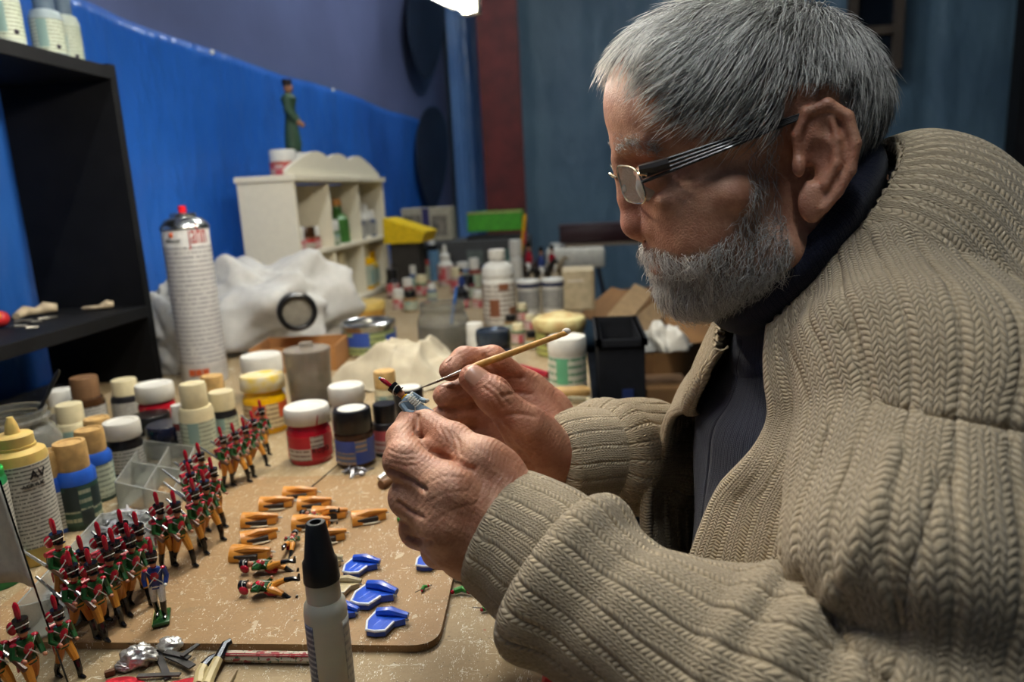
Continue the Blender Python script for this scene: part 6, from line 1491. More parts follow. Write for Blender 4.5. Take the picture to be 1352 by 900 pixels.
# ------------------------------------------------------------------ toy soldiers (facing local +X, unit: figure height = 1 to the plume tip)
SG = pm('soldier_green', '#1f4a22', rough=.25, coat=.3); SR = pm('soldier_red', '#a01226', rough=.22, coat=.3); SO = pm('soldier_ochre', '#c07f2a', rough=.4, coat=.1, var=.2, scale=300)
SK = pm('soldier_black', '#0c0c0e', rough=.22, coat=.3); SW = pm('soldier_white', '#c6c2b8', rough=.3); SF = pm('soldier_flesh', '#b0785a', rough=.4); SM = pm('soldier_steel', '#8c8c8a', rough=.25, metal=.8)
SWD = pm('soldier_wood', '#4a2a16', rough=.4); SBL = pm('soldier_blue', '#16306e', rough=.3, coat=.3)
def soldier(stride, musket=True, jacket=SG, trousers=SO, flag=False, drum=False, lean=0.0):
    t = bpy.data.objects.new('toy_soldier', None); COL.objects.link(t); t.empty_display_size = .01
    f = stride
    for s, k in ((1, 1), (-1, -1)):
        foot = (f * .13 * k, s * .045, .015); knee = (f * .075 * k + .02, s * .05, .21); hip = (0, s * .04, .40)
        MB().tube([(foot[0] - .025, foot[1], .02), (foot[0] + .02, foot[1], .022), (foot[0] + .075, foot[1] + .004 * s, .014)], [.022, .024, .014], 8).build('boot', SK, t)
        b = t.children[-1] if False else None
        MB().tube([(foot[0] - .008, foot[1], .015), (foot[0] + .0, foot[1], .10), (knee[0], knee[1], .215)], [.026, .033, .037], 8).build('boot_shaft', SK, t)
        MB().tube([knee, tuple((np.array(knee) + np.array(hip)) / 2 + np.array([.008, 0, 0])), hip], [.036, .046, .052], 8).build('trouser_leg', trousers, t)
    MB().ball((0, 0, .41), (.062, .085, .06), 10, 6).build('seat', trousers, t)
    MB().lathe([(.001, .38), (.085, .385), (.078, .44), (.072, .47), (.088, .56), (.092, .61), (.06, .645), (.001, .65)], 12, sx=.72, sy=1.0).build('jacket', jacket, t)
    MB().prism([(-.02, .36), (-.075, .30), (-.085, .40), (-.04, .47)], -.07, .07, Matrix.Rotation(math.pi / 2, 4, 'X')).build('coat_tail', SR if not drum else jacket, t, False)
    MB().ball((.052, 0, .555), (.022, .05, .07), 8, 6).build('plastron', SR, t)
    for s in (1, -1):
        MB().tube([(.03, s * .085, .625), (.072, 0, .54), (.04, -s * .08, .44)], [.006, .0065, .006], 6).build('crossbelt', SW, t)
        MB().ball((0, s * .098, .625), (.035, .03, .018), 8, 6).build('epaulette', SR, t)
    MB().tube([(0, .1, .615), (-.005, .125, .51), (.06, .11, .44)], [.034, .031, .026], 8).build('arm', jacket, t)
    MB().ball((.085, .108, .432), (.026, .02, .02), 8, 6).build('hand', SW if drum else SF, t)
    if musket or flag:
        MB().tube([(0, -.1, .615), (.02, -.13, .52), (.09, -.095, .475)], [.034, .031, .026], 8).build('arm', jacket, t)
        MB().ball((.115, -.09, .478), (.026, .02, .022), 8, 6).build('hand', SF, t)
        MB().ball((.09, -.095, .472), (.026, .030, .030), 8, 6).build('cuff', SR, t)
    else:
        MB().tube([(0, -.1, .615), (0, -.125, .51), (.05, -.11, .44)], [.034, .031, .026], 8).build('arm', jacket, t)
    MB().tube([(0, 0, .63), (0, 0, .67)], .032, 8).build('collar', SR, t)
    MB().ball((.006, 0, .705), (.046, .042, .052), 10, 8).build('head', SF, t)
    MB().lathe([(.001, .728), (.054, .728), (.056, .74), (.066, .83), (.064, .842), (.001, .842)], 12).build('shako', SK, t)
    MB().prism([(.045 + .035 * math.cos(a), .05 * math.sin(a)) for a in np.linspace(-1.5, 1.5, 8)], .727, .735).build('peak', SK, t, False)
    MB().tube([(.06 * math.cos(a), .06 * math.sin(a), .77 + .025 * math.cos(a * 1.0)) for a in np.linspace(-2.2, 2.2, 12)], .006, 5).build('cord', SW, t)
    MB().tube([(-.01, 0, .835), (-.02, 0, .90), (-.03, 0, .97), (-.035, 0, 1.0)], [.018, .027, .026, .010], 8).build('plume', SR, t)
    if not drum:
        MB().ball((-.045, -.058, .762), (.060, .036, .070), 10, 8, Matrix.Rotation(.4, 3, 'Y')).build('shako_bag', SR, t)
        MB().tube([(-.09, -.075, .735), (-.04, -.098, .775), (.005, -.075, .82)], .008, 5).build('braid', SW, t)
        MB().box((-.105, 0, .535), (.06, .12, .11), bev=.012).build('knapsack', pm('knapsack_hide', '#3a2418', rough=.6), t)
        MB().tube([(-.105, -.075, .61), (-.105, .075, .61)], .030, 8).build('blanket_roll', SR, t)
    if musket:
        a, b = np.array([.15, -.125, .44]), np.array([-.36, -.165, .72])
        MB().tube([a + (a - b) * .03, a + (b - a) * .35], [.026, .019], 6).build('musket_stock', SWD, t)
        MB().tube([a + (b - a) * .2, b], [.019, .014], 6).build('musket_barrel', SM, t)
    if flag:
        MB().tube([(.13, -.10, .02), (-.10, -.09, .9), (-.45, -.06, 2.3)], .010, 6).build('flag_pole', SK, t)
    return t
proto = {'a': soldier(1.0), 'b': soldier(-.9), 'c': soldier(.35)}
used_ = set()
def put(kind, x, y, rz, label, group, hpx=104, z=None, jitter=.1):
    z = BT + .0006 if z is None else z
    c = T(x, y, z)
    src = proto[kind]; o = src if kind not in used_ else copy_tree(src); used_.add(kind)
    h = hpx * mpp(T(236, 750)) 
    o.location = tuple(map(float, c)); o.rotation_euler = (0, 0, rz + random.uniform(-jitter, jitter)); o.scale = (h, h, h)
    tag(o, label, 'toy soldier', group); return o
gp = 'marching toy soldiers'
L1 = 'green-jacketed toy soldier with red plume marching in the tight block before the clear tray'
for i, (x, y) in enumerate(((112, 842), (137, 839), (126, 818), (158, 818), (148, 796), (166, 806), (186, 798), (196, 780), (176, 776))):
    put('ab'[i % 2], x, y, -.35, L1, 'block of marching toy soldiers')
L2 = 'toy soldier marching in the loose file along the long edge of the clear tray'
for i, (x, y, k) in enumerate(((222, 748, 'c'), (244, 746, 'a'), (268, 726, 'b'), (281, 712, 'a'), (291, 692, 'b'), (262, 700, 'a'), (258, 680, 'b'), (274, 668, 'a'))):
    put(k, x, y, -.35, L2, 'file of toy soldiers')
L3 = 'toy soldier marching in the far row between organiser box and yellow jar'
for i, (x, y, k) in enumerate(((302, 642, 'c'), (318, 636, 'a'), (331, 627, 'b'), (342, 616, 'a'), (352, 598, 'b'))):
    put(k, x, y, -.35, L3, 'far row of toy soldiers')
# soldier on the clear tray, drummer on a base, standard bearer and two comrades
put('a', 92, 800, -.3, 'toy soldier standing behind the block with silver bits on his chest', None, z=.03)
dr = soldier(.4, musket=False, jacket=SBL, trousers=SW, drum=True); c = T(213, 812, BT + .005); h = 92 * mpp(T(236, 750))
dr.location = tuple(c); dr.rotation_euler = (0, 0, -1.1); dr.scale = (h, h, h); tag(dr, 'blue-coated toy soldier in white breeches on a green rectangular base', 'toy soldier')
MB().box((0, 0, -.028), (.34, .20, .05), bev=.015).build('base', pm('base_green', '#1e4a1e', rough=.25, coat=.3), dr)
MB().prism([(-.165, -.095), (.165, -.095), (.165, -.088), (-.165, -.088)], -.045, -.0025).build('base_line', pm('base_gold', '#b8a860', rough=.3), dr, False)
fl = soldier(1.0, musket=False, flag=True); c = T(92, 893); fl.location = tuple(c); fl.rotation_euler = (0, 0, -.35); fl.scale = (h, h, h); tag(fl, 'toy standard bearer carrying a white flag on a black pole', 'toy soldier')
V = []; n1, n2 = 16, 10
for j in range(n2):
    for i in range(n1):
        u, v = i / (n1 - 1), j / (n2 - 1)
        V.append((-.155 - .295 * v - .85 * u, -.085 + .02 * v + .12 * math.sin(u * 6 + v * 2) * u, 1.12 + 1.16 * v - .05 * u + .25 * u * v))
Q = [(j * n1 + i, j * n1 + i + 1, (j + 1) * n1 + i + 1, (j + 1) * n1 + i) for j in range(n2 - 1) for i in range(n1 - 1)]
o = np_mesh('flag', np.array(V), np.array(Q), pm('flag_cloth', '#c3bfae', rough=.7, var=.1, scale=8), fl); o.modifiers.new('t', 'SOLIDIFY').thickness = .02
s1 = put('b', 48, 922, -.3, 'toy soldier behind the standard bearer, shouldering his musket', None, z=0); s2 = put('a', 8, 935, -.25, 'hindmost toy soldier of the standard party, close to the bench front', None, z=0); put('c', -12, 905, -.3, 'toy soldier of the standard party beside the clear tray corner', None, z=0)

# figurines lying down
def lying(kind, x, y, rz, label, pitch=math.pi / 2, hpx=88):
    o = copy_tree(proto[kind]); k = hpx * mpp(T(236, 750)); c = T(x, y, BT)
    o.scale = (k, k, k); o.location = (c[0], c[1], BT + .09 * k); o.rotation_euler = Matrix.Rotation(rz, 3, 'Z').__matmul__(Matrix.Rotation(pitch, 3, 'Y')).to_euler()
    for ch in list(o.children):
        if ch.name.split('.')[0] in ('musket_stock', 'musket_barrel', 'plume', 'knapsack', 'blanket_roll', 'braid'): bpy.data.objects.remove(ch)
    return tag(o, label, 'toy soldier', 'figurines laid out for painting')
lying('b', 394, 756, 0.0, 'unfinished toy soldier lying on its back, boots spread, next to another', -math.pi / 2 + .06)
lying('a', 396, 786, -.03, 'unfinished toy soldier lying flat closest to the board front, boots apart', -math.pi / 2 + .06)
lying('b', 378, 738, -math.pi / 2 + .15, 'unfinished toy soldier lying with boots towards the glue bottle', -math.pi / 2 + .06, 70)
lying('a', 448, 690, -.2, 'unfinished toy soldier lying amid the ochre body halves', -math.pi / 2 + .06, 74)
# ochre body halves: curved shell with a dark hollow
def half():
    t = bpy.data.objects.new('figure_half', None); COL.objects.link(t)
    n = 10; pr = []
    V = []; F_ = []
    L_ = 13
    for j in range(L_):
        u = j / (L_ - 1); w = .5 - .16 * u + .05 * math.sin(u * 5); hh = .34 - .1 * u
        for i in range(n):
            a = math.pi * i / (n - 1); V.append((u - .5, w * math.cos(a) * .62, hh * math.sin(a) + .02))
    for j in range(L_ - 1):
        for i in range(n - 1): F_.append((j * n + i, (j + 1) * n + i, (j + 1) * n + i + 1, j * n + i + 1))
    F_.append(tuple(range(n))); F_.append(tuple((L_ - 1) * n + i for i in range(n))[::-1]); F_.append((0, n - 1, (L_ - 1) * n + n - 1, (L_ - 1) * n))
    MB().add(V, F_).build('shell', SO, t, autosmooth=50)
    MB().box((-.05, -.22, .10), (.62, .16, .17), bev=.03).build('hollow', pm('hollow_dark', '#2c2420', rough=.6), t)
    MB().tube([(-.42, -.10, .22), (0, -.16, .33), (.55, -.05, .22)], [.09, .10, .055], 7).build('sleeve_half', SO, t)
    MB().tube([(.45, .1, .1), (.62, .13, .06)], [.03, .02], 6).build('pin', pm('lead_grey', '#b0aca4', rough=.35, metal=.5), t)
    MB().tube([(-.2, -.3, .03), (.1, -.36, .04), (.3, -.3, .03)], [.03, .035, .02], 6).build('edge', pm('edge_cream', '#c0b49a', rough=.5), t)
    return t
hp = half(); first = True
for i, (x, y, rz, s) in enumerate((x, y, rz, s * 1.3) for x, y, rz, s in ((397, 655, 0.1, 32), (366, 668, .2, 32), (416, 668, .15, 32), (436, 682, .1, 34), (344, 690, .15, 34), (342, 712, .5, 34), (432, 712, .3, 36), (487, 686, .4, 34), (332, 735, .05, 38), (412, 694, .1, 36))):
    o = hp if first else copy_tree(hp); first = False; c = T(x, y, BT + .0005); k = s * mpp(c)
    o.location = tuple(c); o.rotation_euler = (0, 0, rz); o.scale = (k, k, k)
    tag(o, 'ochre half-shell figurine body with dark hollow, lying on the hardboard', 'figurine part', 'ochre body halves')
# blue coat halves with pale edges
def coat_half(cm, em):
    t = bpy.data.objects.new('coat_half', None); COL.objects.link(t)
    out = [(-.50, -.48), (-.60, -.05), (-.46, .46), (-.1, .40), (.40, .28), (.46, .04), (.16, -.10), (.02, -.50), (-.25, -.54)]
    MB().prism(out, .02, .20).build('coat_skirt', cm, t, False)
    MB().tube([(-.40, .30, .24), (0, .25, .30), (.52, .16, .22)], [.13, .14, .09], 8).build('coat_sleeve', cm, t)
    for q in ((-.3, -.1), (-.1, -.18), (.08, -.12)): MB().tube([(q[0] - .05, q[1] - .22, .17), (q[0] + .1, q[1] + .2, .19)], [.035, .02], 6).build('fold', cm, t)
    MB().tube([(x, y, .19) for x, y in out[6:] + out[:3]], .04, 6).build('edge', em, t)
    MB().tube([(.42, .10, .16), (.55, .09, .12)], [.055, .03], 6).build('pin', pm('lead_grey', '#b0aca4'), t)
    return t
BLc = pm('coat_bright_blue', '#1648b4', rough=.28, coat=.25); EW = pm('edge_white', '#c6c8cc', rough=.4)
ch_ = coat_half(BLc, EW); first = True
for i, (x, y, rz, s, lb) in enumerate(((480, 752, -.05, 36, 'bright blue coat half lying furthest from the glue bottle cap'), (498, 792, -.2, 44, 'bright blue coat half lying between two others'), (514, 826, .0, 42, 'bright blue coat half by the board corner'), (574, 744, -.1, 34, 'bright blue coat half beneath the near hand'), (452, 814, -.2, 36, 'bright blue coat half peeking out behind the glue bottle'))):
    o = ch_ if first else copy_tree(ch_); first = False; c = T(x, y, BT + .0005); k = s * 1.12 * mpp(c)
    o.location = tuple(c); o.rotation_euler = (0, 0, rz); o.scale = (k, k, k); tag(o, lb, 'figurine part', 'blue coat halves')
cw = coat_half(pm('coat_bone', '#b0a078', rough=.5, var=.2, scale=3), pm('edge_bone', '#c8c0a8', rough=.5))
for i, (x, y, rz, s, lb) in enumerate(((458, 778, .1, 36, 'bone-coloured unpainted coat half beside the glue bottle'), (432, 750, .3, 40, 'bone-coloured unpainted coat half behind the glue bottle cap'))):
    o = cw if i == 0 else copy_tree(cw); c = T(x, y, BT + .0005); k = s * mpp(c); o.location = tuple(c); o.rotation_euler = (0, 0, rz); o.scale = (k, k, k); tag(o, lb, 'figurine part', 'unpainted coat halves')
# green arms with muskets, loose head
def arm_piece():
    t = bpy.data.objects.new('musket_arm_casting', None); COL.objects.link(t)
    MB().tube([(-.3, 0, .14), (0, .08, .18), (.2, -.05, .14)], [.12, .13, .1], 8).build('sleeve', pm('arm_green', '#2c7a2a', rough=.3, coat=.2), t); MB().ball((.28, -.1, .13), (.1, .09, .09), 8, 6).build('cuff', SR, t); MB().ball((-.36, -.02, .12), (.08, .08, .08), 8, 6).build('shoulder', SR, t)
    MB().tube([(.5, -.22, .10), (-.75, .26, .16)], [.035, .025], 6).build('musket_barrel', SM, t); MB().ball((.38, -.14, .13), .06, 8, 6).build('hand', SW, t)
    return t
ap = arm_piece()
for i, (x, y, rz, s, z, lb) in enumerate(((561, 778, 1.2, 20, BT, 'tiny green arm piece with red cuff on the board edge'), (606, 768, -.4, 34, 0, 'green musket arm lying off the board beside the cuff'), (610, 784, .15, 34, 0, 'second green musket arm off the board, under the cuff'), (528, 688, 2.6, 20, BT, 'small green and red arm piece by the near hand'), (646, 806, .3, 28, 0, 'green arm piece in the shade of the near sleeve'))):
    o = ap if i == 0 else copy_tree(ap); c = T(x, y, z + .0005); k = s * mpp(c); o.location = tuple(c); o.rotation_euler = (0, 0, rz); o.scale = (k, k, k); tag(o, lb, 'figurine part', 'loose arm pieces')

# ------------------------------------------------------------------ clear boxes of lead parts
CLR = pm('clear_plastic', '#d4d6d0', rough=.22, trans=.72, var=.08, ior=1.12)
def clear_box(name, label, corners, h, divs=(), inset=0):
    t = thing(name, label, 'box'); C4 = [np.append(p[:2], inset) for p in corners]; w = .0016
    for i in range(4):
        a, b = C4[i], C4[(i + 1) % 4]; c = (a + b) / 2; L_ = np.linalg.norm(b - a)
        MB().box((c[0], c[1], inset + h / 2 + .001), (L_, w, h), rz=math.atan2(b[1] - a[1], b[0] - a[0])).build('wall', CLR, t, False)
    MB().prism([tuple(p[:2]) for p in C4], inset + .0006, inset + .002).build('bottom', CLR, t, False)
    for (i0, f0, i1, f1) in divs:
        a = C4[i0] + (C4[(i0 + 1) % 4] - C4[i0]) * f0; b = C4[i1] + (C4[(i1 + 1) % 4] - C4[i1]) * f1; c = (a + b) / 2
        MB().box((c[0], c[1], inset + h * .48), (np.linalg.norm(b - a) - .003, w, h * .93), rz=math.atan2(b[1] - a[1], b[0] - a[0])).build('partition', CLR, t, False)
    return C4
zb_ = BT + .0006
tr = clear_box('clear_tray', 'clear plastic tray of shiny lead parts behind the block of soldiers', [T(28, 850, zb_), T(96, 832, zb_), T(222, 708, zb_), T(140, 716, zb_)], .030, inset=zb_)
clear_box('clear_box', 'small frosted clear box standing before the white cabinet', [T(428, 446), T(462, 441), T(466, 428), T(434, 431)], .07)
clear_box('organiser_box', 'clear plastic organiser box with partitions, empty but for a scrap', [T(158, 672), T(232, 690), T(262, 622), T(196, 612)], .032, divs=((0, .5, 2, .5), (1, .5, 3, .5)))
# heaped shiny lead castings: far too many to count
LEAD = pm('lead_shiny', '#cfcfd2', rough=.25, metal=.45, var=.2, scale=900)
def lead_heap(cx, cy, n, spread, hgt, seed, z0):
    r = np.random.default_rng(seed); m = MB()
    for i in range(n):
        a, rr = r.uniform(0, 6.28), math.sqrt(r.uniform()) ; x = cx + spread[0] * rr * math.cos(a); y = cy + spread[1] * rr * math.sin(a)
        z = z0 + .002 + r.uniform(0, hgt) * (1 - rr ** 2); d = r.normal(0, 1, 3) * (1, 1, .4); d /= np.linalg.norm(d); L_ = r.uniform(.003, .009)
        m.tube([(x - d[0] * L_, y - d[1] * L_, max(z - d[2] * L_, z0 + .001)), (x, y, z + .001), (x + d[0] * L_, y + d[1] * L_, max(z + d[2] * L_, z0 + .001))], [r.uniform(.0006, .0016), r.uniform(.001, .0026), r.uniform(.0005, .0014)], 5)
    return m
p = T(180, 706, zb_); o = lead_heap(p[0] - .012, p[1], 420, (.034, .036), .022, 2, zb_ + .002).build('lead_castings', LEAD); tag(o, 'heap of tiny shiny lead castings in the clear tray', 'castings', kind='stuff')
p = T(92, 800, zb_); o = lead_heap(p[0] - .006, p[1] + .012, 120, (.022, .02), .010, 6, zb_ + .002).build('lead_castings', LEAD); tag(o, 'sprinkle of lead castings near the tray corner', 'castings', kind='stuff')
p = T(165, 690, 0); 
# ------------------------------------------------------------------ tools and bits on the bench front
GL = pm('glue_plastic', '#b9b5a6', rough=.35, sss=.4, var=.05)
g2 = container('superglue_bottle', 'small translucent white glue bottle with tapered black cap at the bench front', 'bottle', 446, 948, 56, 226,
    [('body', GL, [(0, 0), (.93, 0), (1, .02), (1, .54), (.96, .575), (.82, .60), (0, .60)]), ('neck', GL, [(0, .58), (.80, .59), (.78, .72), (0, .72)]),
     ('cap', pm('cap_black_matte', '#0f0f10', rough=.4), [(0, .70), (.84, .70), (.80, .80), (.70, .815), (.45, .995), (.40, 1.0), (.26, 1.0), (.24, .975), (0, .97)])], flat=.35, seg=32)
nu, nv = 14, 12; rr, hh = g2['rr'] * 1.006, g2['hh']; V = []
for a0, a1, mt, nm in ((-1.75, -.72, label_mat('label_glue', '#39435e', '#9aa0b0', .004), 'label'), (.75, 1.6, label_mat('label_glue2', '#a8a69c', '#77797c', .006), 'label')):
    V = [(rr * math.cos(a0 + (a1 - a0) * i / nu), rr * math.sin(a0 + (a1 - a0) * i / nu), hh * (.04 + .46 * j / nv)) for j in range(nv + 1) for i in range(nu + 1)]
    Q = [(j * (nu + 1) + i, j * (nu + 1) + i + 1, (j + 1) * (nu + 1) + i + 1, (j + 1) * (nu + 1) + i) for j in range(nv) for i in range(nu)]
    o = np_mesh('label', np.array(V), np.array(Q), mt, g2); o.modifiers.new('t', 'SOLIDIFY').thickness = .0003
# printed pencil
pa, pb = T(300, 866, .0045), T(440, 868, .0045); pt = T(276, 865, .0045)
pe = thing('pencil', 'pencil printed with red lines and small green motifs, lying along the board front', 'pencil')
pm_, g, b = blank('pencil_print', .4); tc = g.new('ShaderNodeTexCoord'); n1 = g.noise(tc.outputs['Object'], 260, 3, .7); n2 = g.noise(tc.outputs['Object'], 170, 2)
g.l.new(g.mix(g.smooth(n2, .56, .6), g.mix(g.smooth(n1, .55, .6), col4('#b8ac98'), col4('#3c5a44')), col4('#8c3434')), b.inputs['Base Color'])
MB().tube([pa, pb], .0042, 8).build('shaft', pm_, pe, autosmooth=20); MB().tube([pt, pt + (pa - pt) * .25, pa], [.0004, .0013, .0040], 8).build('point', pm('pencil_wood', '#8a6a48', rough=.6), pe)
red_l = pm('line_red', '#a02030', rough=.4)
for dz in (.0042, .0030): MB().tube([pa + np.array([0, -.0042 + dz * .35, dz]) , pb + np.array([0, -.0042 + dz * .35, dz])], .00045, 5).build('printed_line', red_l, pe)
# crumpled foil lumps and cut lead strips
foil = pm('foil', '#c8c6c0', rough=.28, metal=.7, bump=1.0, bscale=160); lead = pm('lead_strip', '#4a4846', rough=.45, metal=.5)
def lump(name, label, x, y, r, seed):
    c = T(x, y); rr_ = np.random.default_rng(seed); k = mpp(c) * r; n, m_ = 44, 28; V = []; K = rr_.normal(0, 6, (10, 3)); ph = rr_.uniform(0, 6, 10)
    for i in range(m_):
        th = math.pi * (i + .02) / (m_ - 1 + .04)
        for q in range(n):
            a = 2 * math.pi * q / n; d = np.array([math.sin(th) * math.cos(a), math.sin(th) * math.sin(a), math.cos(th)])
            w = 1 + .13 * sum(abs(math.sin(K[z] @ d + ph[z])) - .6 for z in range(10)) / 1.3; v = d * k * w * np.array([1.2, .9, .7]); V.append(c + np.array([v[0], v[1], max(v[2] + k * .62, .0004)]))
    Q = [(i * n + q, (i + 1) * n + q, (i + 1) * n + (q + 1) % n, i * n + (q + 1) % n) for i in range(m_ - 1) for q in range(n)]
    tag(np_mesh(name, np.array(V), np.array(Q), foil, smooth=False), label, 'foil')
lump('foil_lump', 'large crumpled lump of silver foil before the hardboard', 184, 876, 19, 1); lump('foil_lump', 'small crumpled foil lump touching the lead strips', 226, 858, 13, 2); lump('foil_lump', 'pale foil scrap at the heap edge', 166, 884, 10, 4)
for i, (x0, y0, x1, y1, w_, lb) in enumerate(((206, 858, 222, 896, 9, 'long dark lead strip lying across the others'), (182, 892, 238, 890, 7, 'thin lead strip at the foot of the heap'), (222, 864, 254, 880, 11, 'broad short lead strip beside the long one'), (218, 860, 250, 868, 8, 'curved lead strip near the foil'), (240, 866, 262, 850, 7, 'small lead strip pointing to the board'))):
    z = .0012 + .0016 * i; a, b_ = T(x0, y0, z), T(x1, y1, z); k = mpp(a) * w_ / 2; d = (b_ - a)[:2]; d /= np.linalg.norm(d); n_ = np.array([-d[1], d[0]])
    mid_ = (a + b_) / 2; poly = [tuple(a[:2] + n_ * k), tuple(a[:2] - n_ * k), tuple(mid_[:2] - n_ * k * .8), tuple(b_[:2] - n_ * k * .9), tuple(b_[:2] + n_ * k * .9), tuple(mid_[:2] + n_ * k * 1.1)]
    tag(MB().prism(poly, z - .0006, z + .0006).build('lead_strip', lead, None, False), lb, 'strip', 'cut lead strips')
c = T(146, 892); tag(MB().box((c[0], c[1], .0025), (.007, .004, .005), rz=.6, bev=.001).build('wood_chip', pm('chip_brown', '#5a3a20', rough=.7)), 'tiny brown wood chip before the foil heap', 'chip')
# unpainted cream legs with black boots
cr_ = pm('figure_cream', '#b9a878', rough=.45)
for i, (pts, lb) in enumerate(((((272, 905), (280, 886), (289, 868), (298, 850)), 'cream figurine leg with a long black boot lying before the pencil point'), (((262, 905), (264, 890), (270, 878), (278, 870)), 'cream figurine leg with a bent black boot, the shorter of the two'))):
    t = thing('figurine_leg', lb, 'figurine part', (0, 0, 0)); Z = [.004, .006, .008, .012] if i == 0 else [.004, .005, .006, .008]
    w = [T(x, y, z) for (x, y), z in zip(pts, Z)]
    MB().tube(w[:3], [.0042, .0040, .0034], 8).build('breeches', cr_, t); MB().tube([w[2] + (w[1] - w[2]) * .1, w[3], w[3] + np.array([.003, .003, .0008])], [.0036, .0030, .0022], 8).build('boot', SK, t)
a, b_ = T(300, 905, .002), T(312, 885, .002); tag(MB().tube([a, b_], [.002, .001], 6).build('toothpick', pm('pick_wood', '#8a7654', rough=.6)), 'thin wooden pick by the cream legs', 'pick')
# red cloth edge and red clamp handle
c = T(192, 912); V = []; n = 24
for j in range(8):
    for i in range(n):
        u, v = i / (n - 1), j / 7; V.append((c[0] - .035 + .075 * u, c[1] - .05 + .06 * v + .004 * math.sin(u * 9), .001 + .006 * (1 + math.sin(u * 12 + v * 4)) * math.sin(math.pi * min(1, v * 1.2)) * .6))
o = np_mesh('red_cloth', np.array(V), np.array([(j * n + i, j * n + i + 1, (j + 1) * n + i + 1, (j + 1) * n + i) for j in range(7) for i in range(n - 1)]), pm('cloth_red', '#b01024', rough=.6, bump=.4, bscale=500)); o.modifiers.new('t', 'SOLIDIFY').thickness = .001; tag(o, 'rumpled bright red cloth at the bench front', 'cloth')
c0, c1 = T(734, 915, .012), T(738, 878, .012); cm_ = thing('clamp', 'red plastic clamp handle beside the near elbow sleeve', 'clamp')
dd = c1 - c0; MB().box((c0 + c1) / 2, (.019, np.linalg.norm(dd), .022), rz=math.atan2(dd[1], dd[0]) - math.pi / 2, bev=.006).build('handle', pm('clamp_red', '#b8101c', rough=.35), cm_)
MB().tube([c0 + (c0 - c1) * .2, c0 + (c0 - c1) * .9], .005, 8).build('jaw', SILV, cm_)
# bits near the varnish bottle
m = lead_heap(*T(472, 632)[:2], 26, (.018, .012), .003, 9, BT); tag(m.build('lead_castings', pm('lead_dull', '#77767a', rough=.35, metal=.7)), 'few grey star-shaped lead castings before the varnish bottle', 'castings', kind='stuff')
a, b_ = T(503, 640, BT + .005), T(522, 630, BT + .005); tag(MB().tube([a, b_], .0055, 12).build('dowel', pm('dowel_brown', '#6a4a30', rough=.6)), 'short brown wooden dowel next to the near hand', 'dowel')
a, b_ = T(500, 632, BT + .004), T(518, 624, BT + .004); tag(MB().tube([a, (a + b_) / 2 + np.array([0, 0, .002]), b_], [.003, .004, .002], 7).build('silver_bit', foil), 'silver scrap resting by the brown dowel', 'scrap')
a, b_ = T(400, 652, BT + .001), T(450, 610, BT + .001); tag(MB().tube([a, b_], .0006, 5).build('wire', pm('wire_dark', '#3a3028', rough=.5)), 'thin dark wire lying between the crimson jar and the ochre halves', 'wire')

# ------------------------------------------------------------------ tools behind the painting hand
pl = thing('pliers', 'pliers with red handles lying behind the painting hand', 'pliers'); Rr = pm('grip_red', '#8c1622', rough=.35)
for k, (a, b_, c_) in enumerate((((650, 488), (690, 486), (724, 495)), ((655, 512), (690, 516), (716, 520)))):
    MB().tube([T(*a, .012), T(*b_, .013), T(*c_, .012)], [.006, .0075, .0065], 10).build('handle', Rr, pl)
MB().tube([T(655, 494, .012), T(645, 499, .012), T(634, 500, .010)], [.011, .012, .005], 8).build('jaws', pm('steel_dark', '#3c3c40', rough=.35, metal=.8), pl)
fi = thing('file_tool', 'flat dark metal clip with white edges between the pliers handles', 'tool'); a, b_ = T(690, 508, .006), T(722, 506, .006); MB().box((a + b_) / 2, (np.linalg.norm(b_ - a), .022, .006), rz=math.atan2((b_ - a)[1], (b_ - a)[0]), bev=.001).build('blade', pm('steel_dark', '#3c3c40'), fi); MB().box((a + b_) / 2 + np.array([0, 0, .0045]), (np.linalg.norm(b_ - a) * .9, .010, .002), rz=math.atan2((b_ - a)[1], (b_ - a)[0])).build('strip', WHITE, fi, False)
wh = thing('awl', 'awl with turned pale wooden handle in front of the white tub', 'tool'); a, b_ = T(710, 520, .010), T(779, 516, .010); MB().tube([a, a + (b_ - a) * .15, a + (b_ - a) * .55, a + (b_ - a) * .9, b_], [.005, .009, .010, .0095, .006], 12).build('handle', pm('handle_pale', '#b9945c', rough=.45), wh); MB().tube([a, a + (a - b_) * .45], [.002, .001], 6).build('spike', SILV, wh)
sc = thing('scissors', 'scissors with beige plastic handles lying behind the painting wrist', 'scissors'); BG = pm('scissor_beige', '#8f866c', rough=.45)
for (pts) in (((735, 534), (752, 526), (776, 527), (784, 534), (770, 541), (748, 541), (735, 536)), ((733, 545), (755, 545), (782, 543), (787, 549), (770, 556), (748, 554), (733, 547))):
    MB().tube([T(x, y, .008) for x, y in pts], .0045, 8).build('handle', BG, sc)
for (a, b_) in (((735, 534), (690, 527)), ((733, 546), (688, 540))):
    p0_, p1_ = T(*a, .008), T(*b_, .007); MB().tube([p0_, p1_], [.006, .002], 6).build('blade', SILV, sc)
MB().tube([T(728, 540, .004), T(728, 540, .013)], .004, 8).build('pivot', SILV, sc)
bh = thing('spare_brush', 'paint brush with plain wooden handle next to the far sleeve cuff', 'brush'); a, b_ = T(745, 556, .006), T(792, 545, .006); MB().tube([a, (a + b_) / 2, b_], [.003, .0048, .003], 8).build('handle', pm('handle_ochre', '#a5793f', rough=.45), bh); MB().tube([a, a + (a - b_) * .3], [.003, .0028], 8).build('ferrule', SILV, bh)

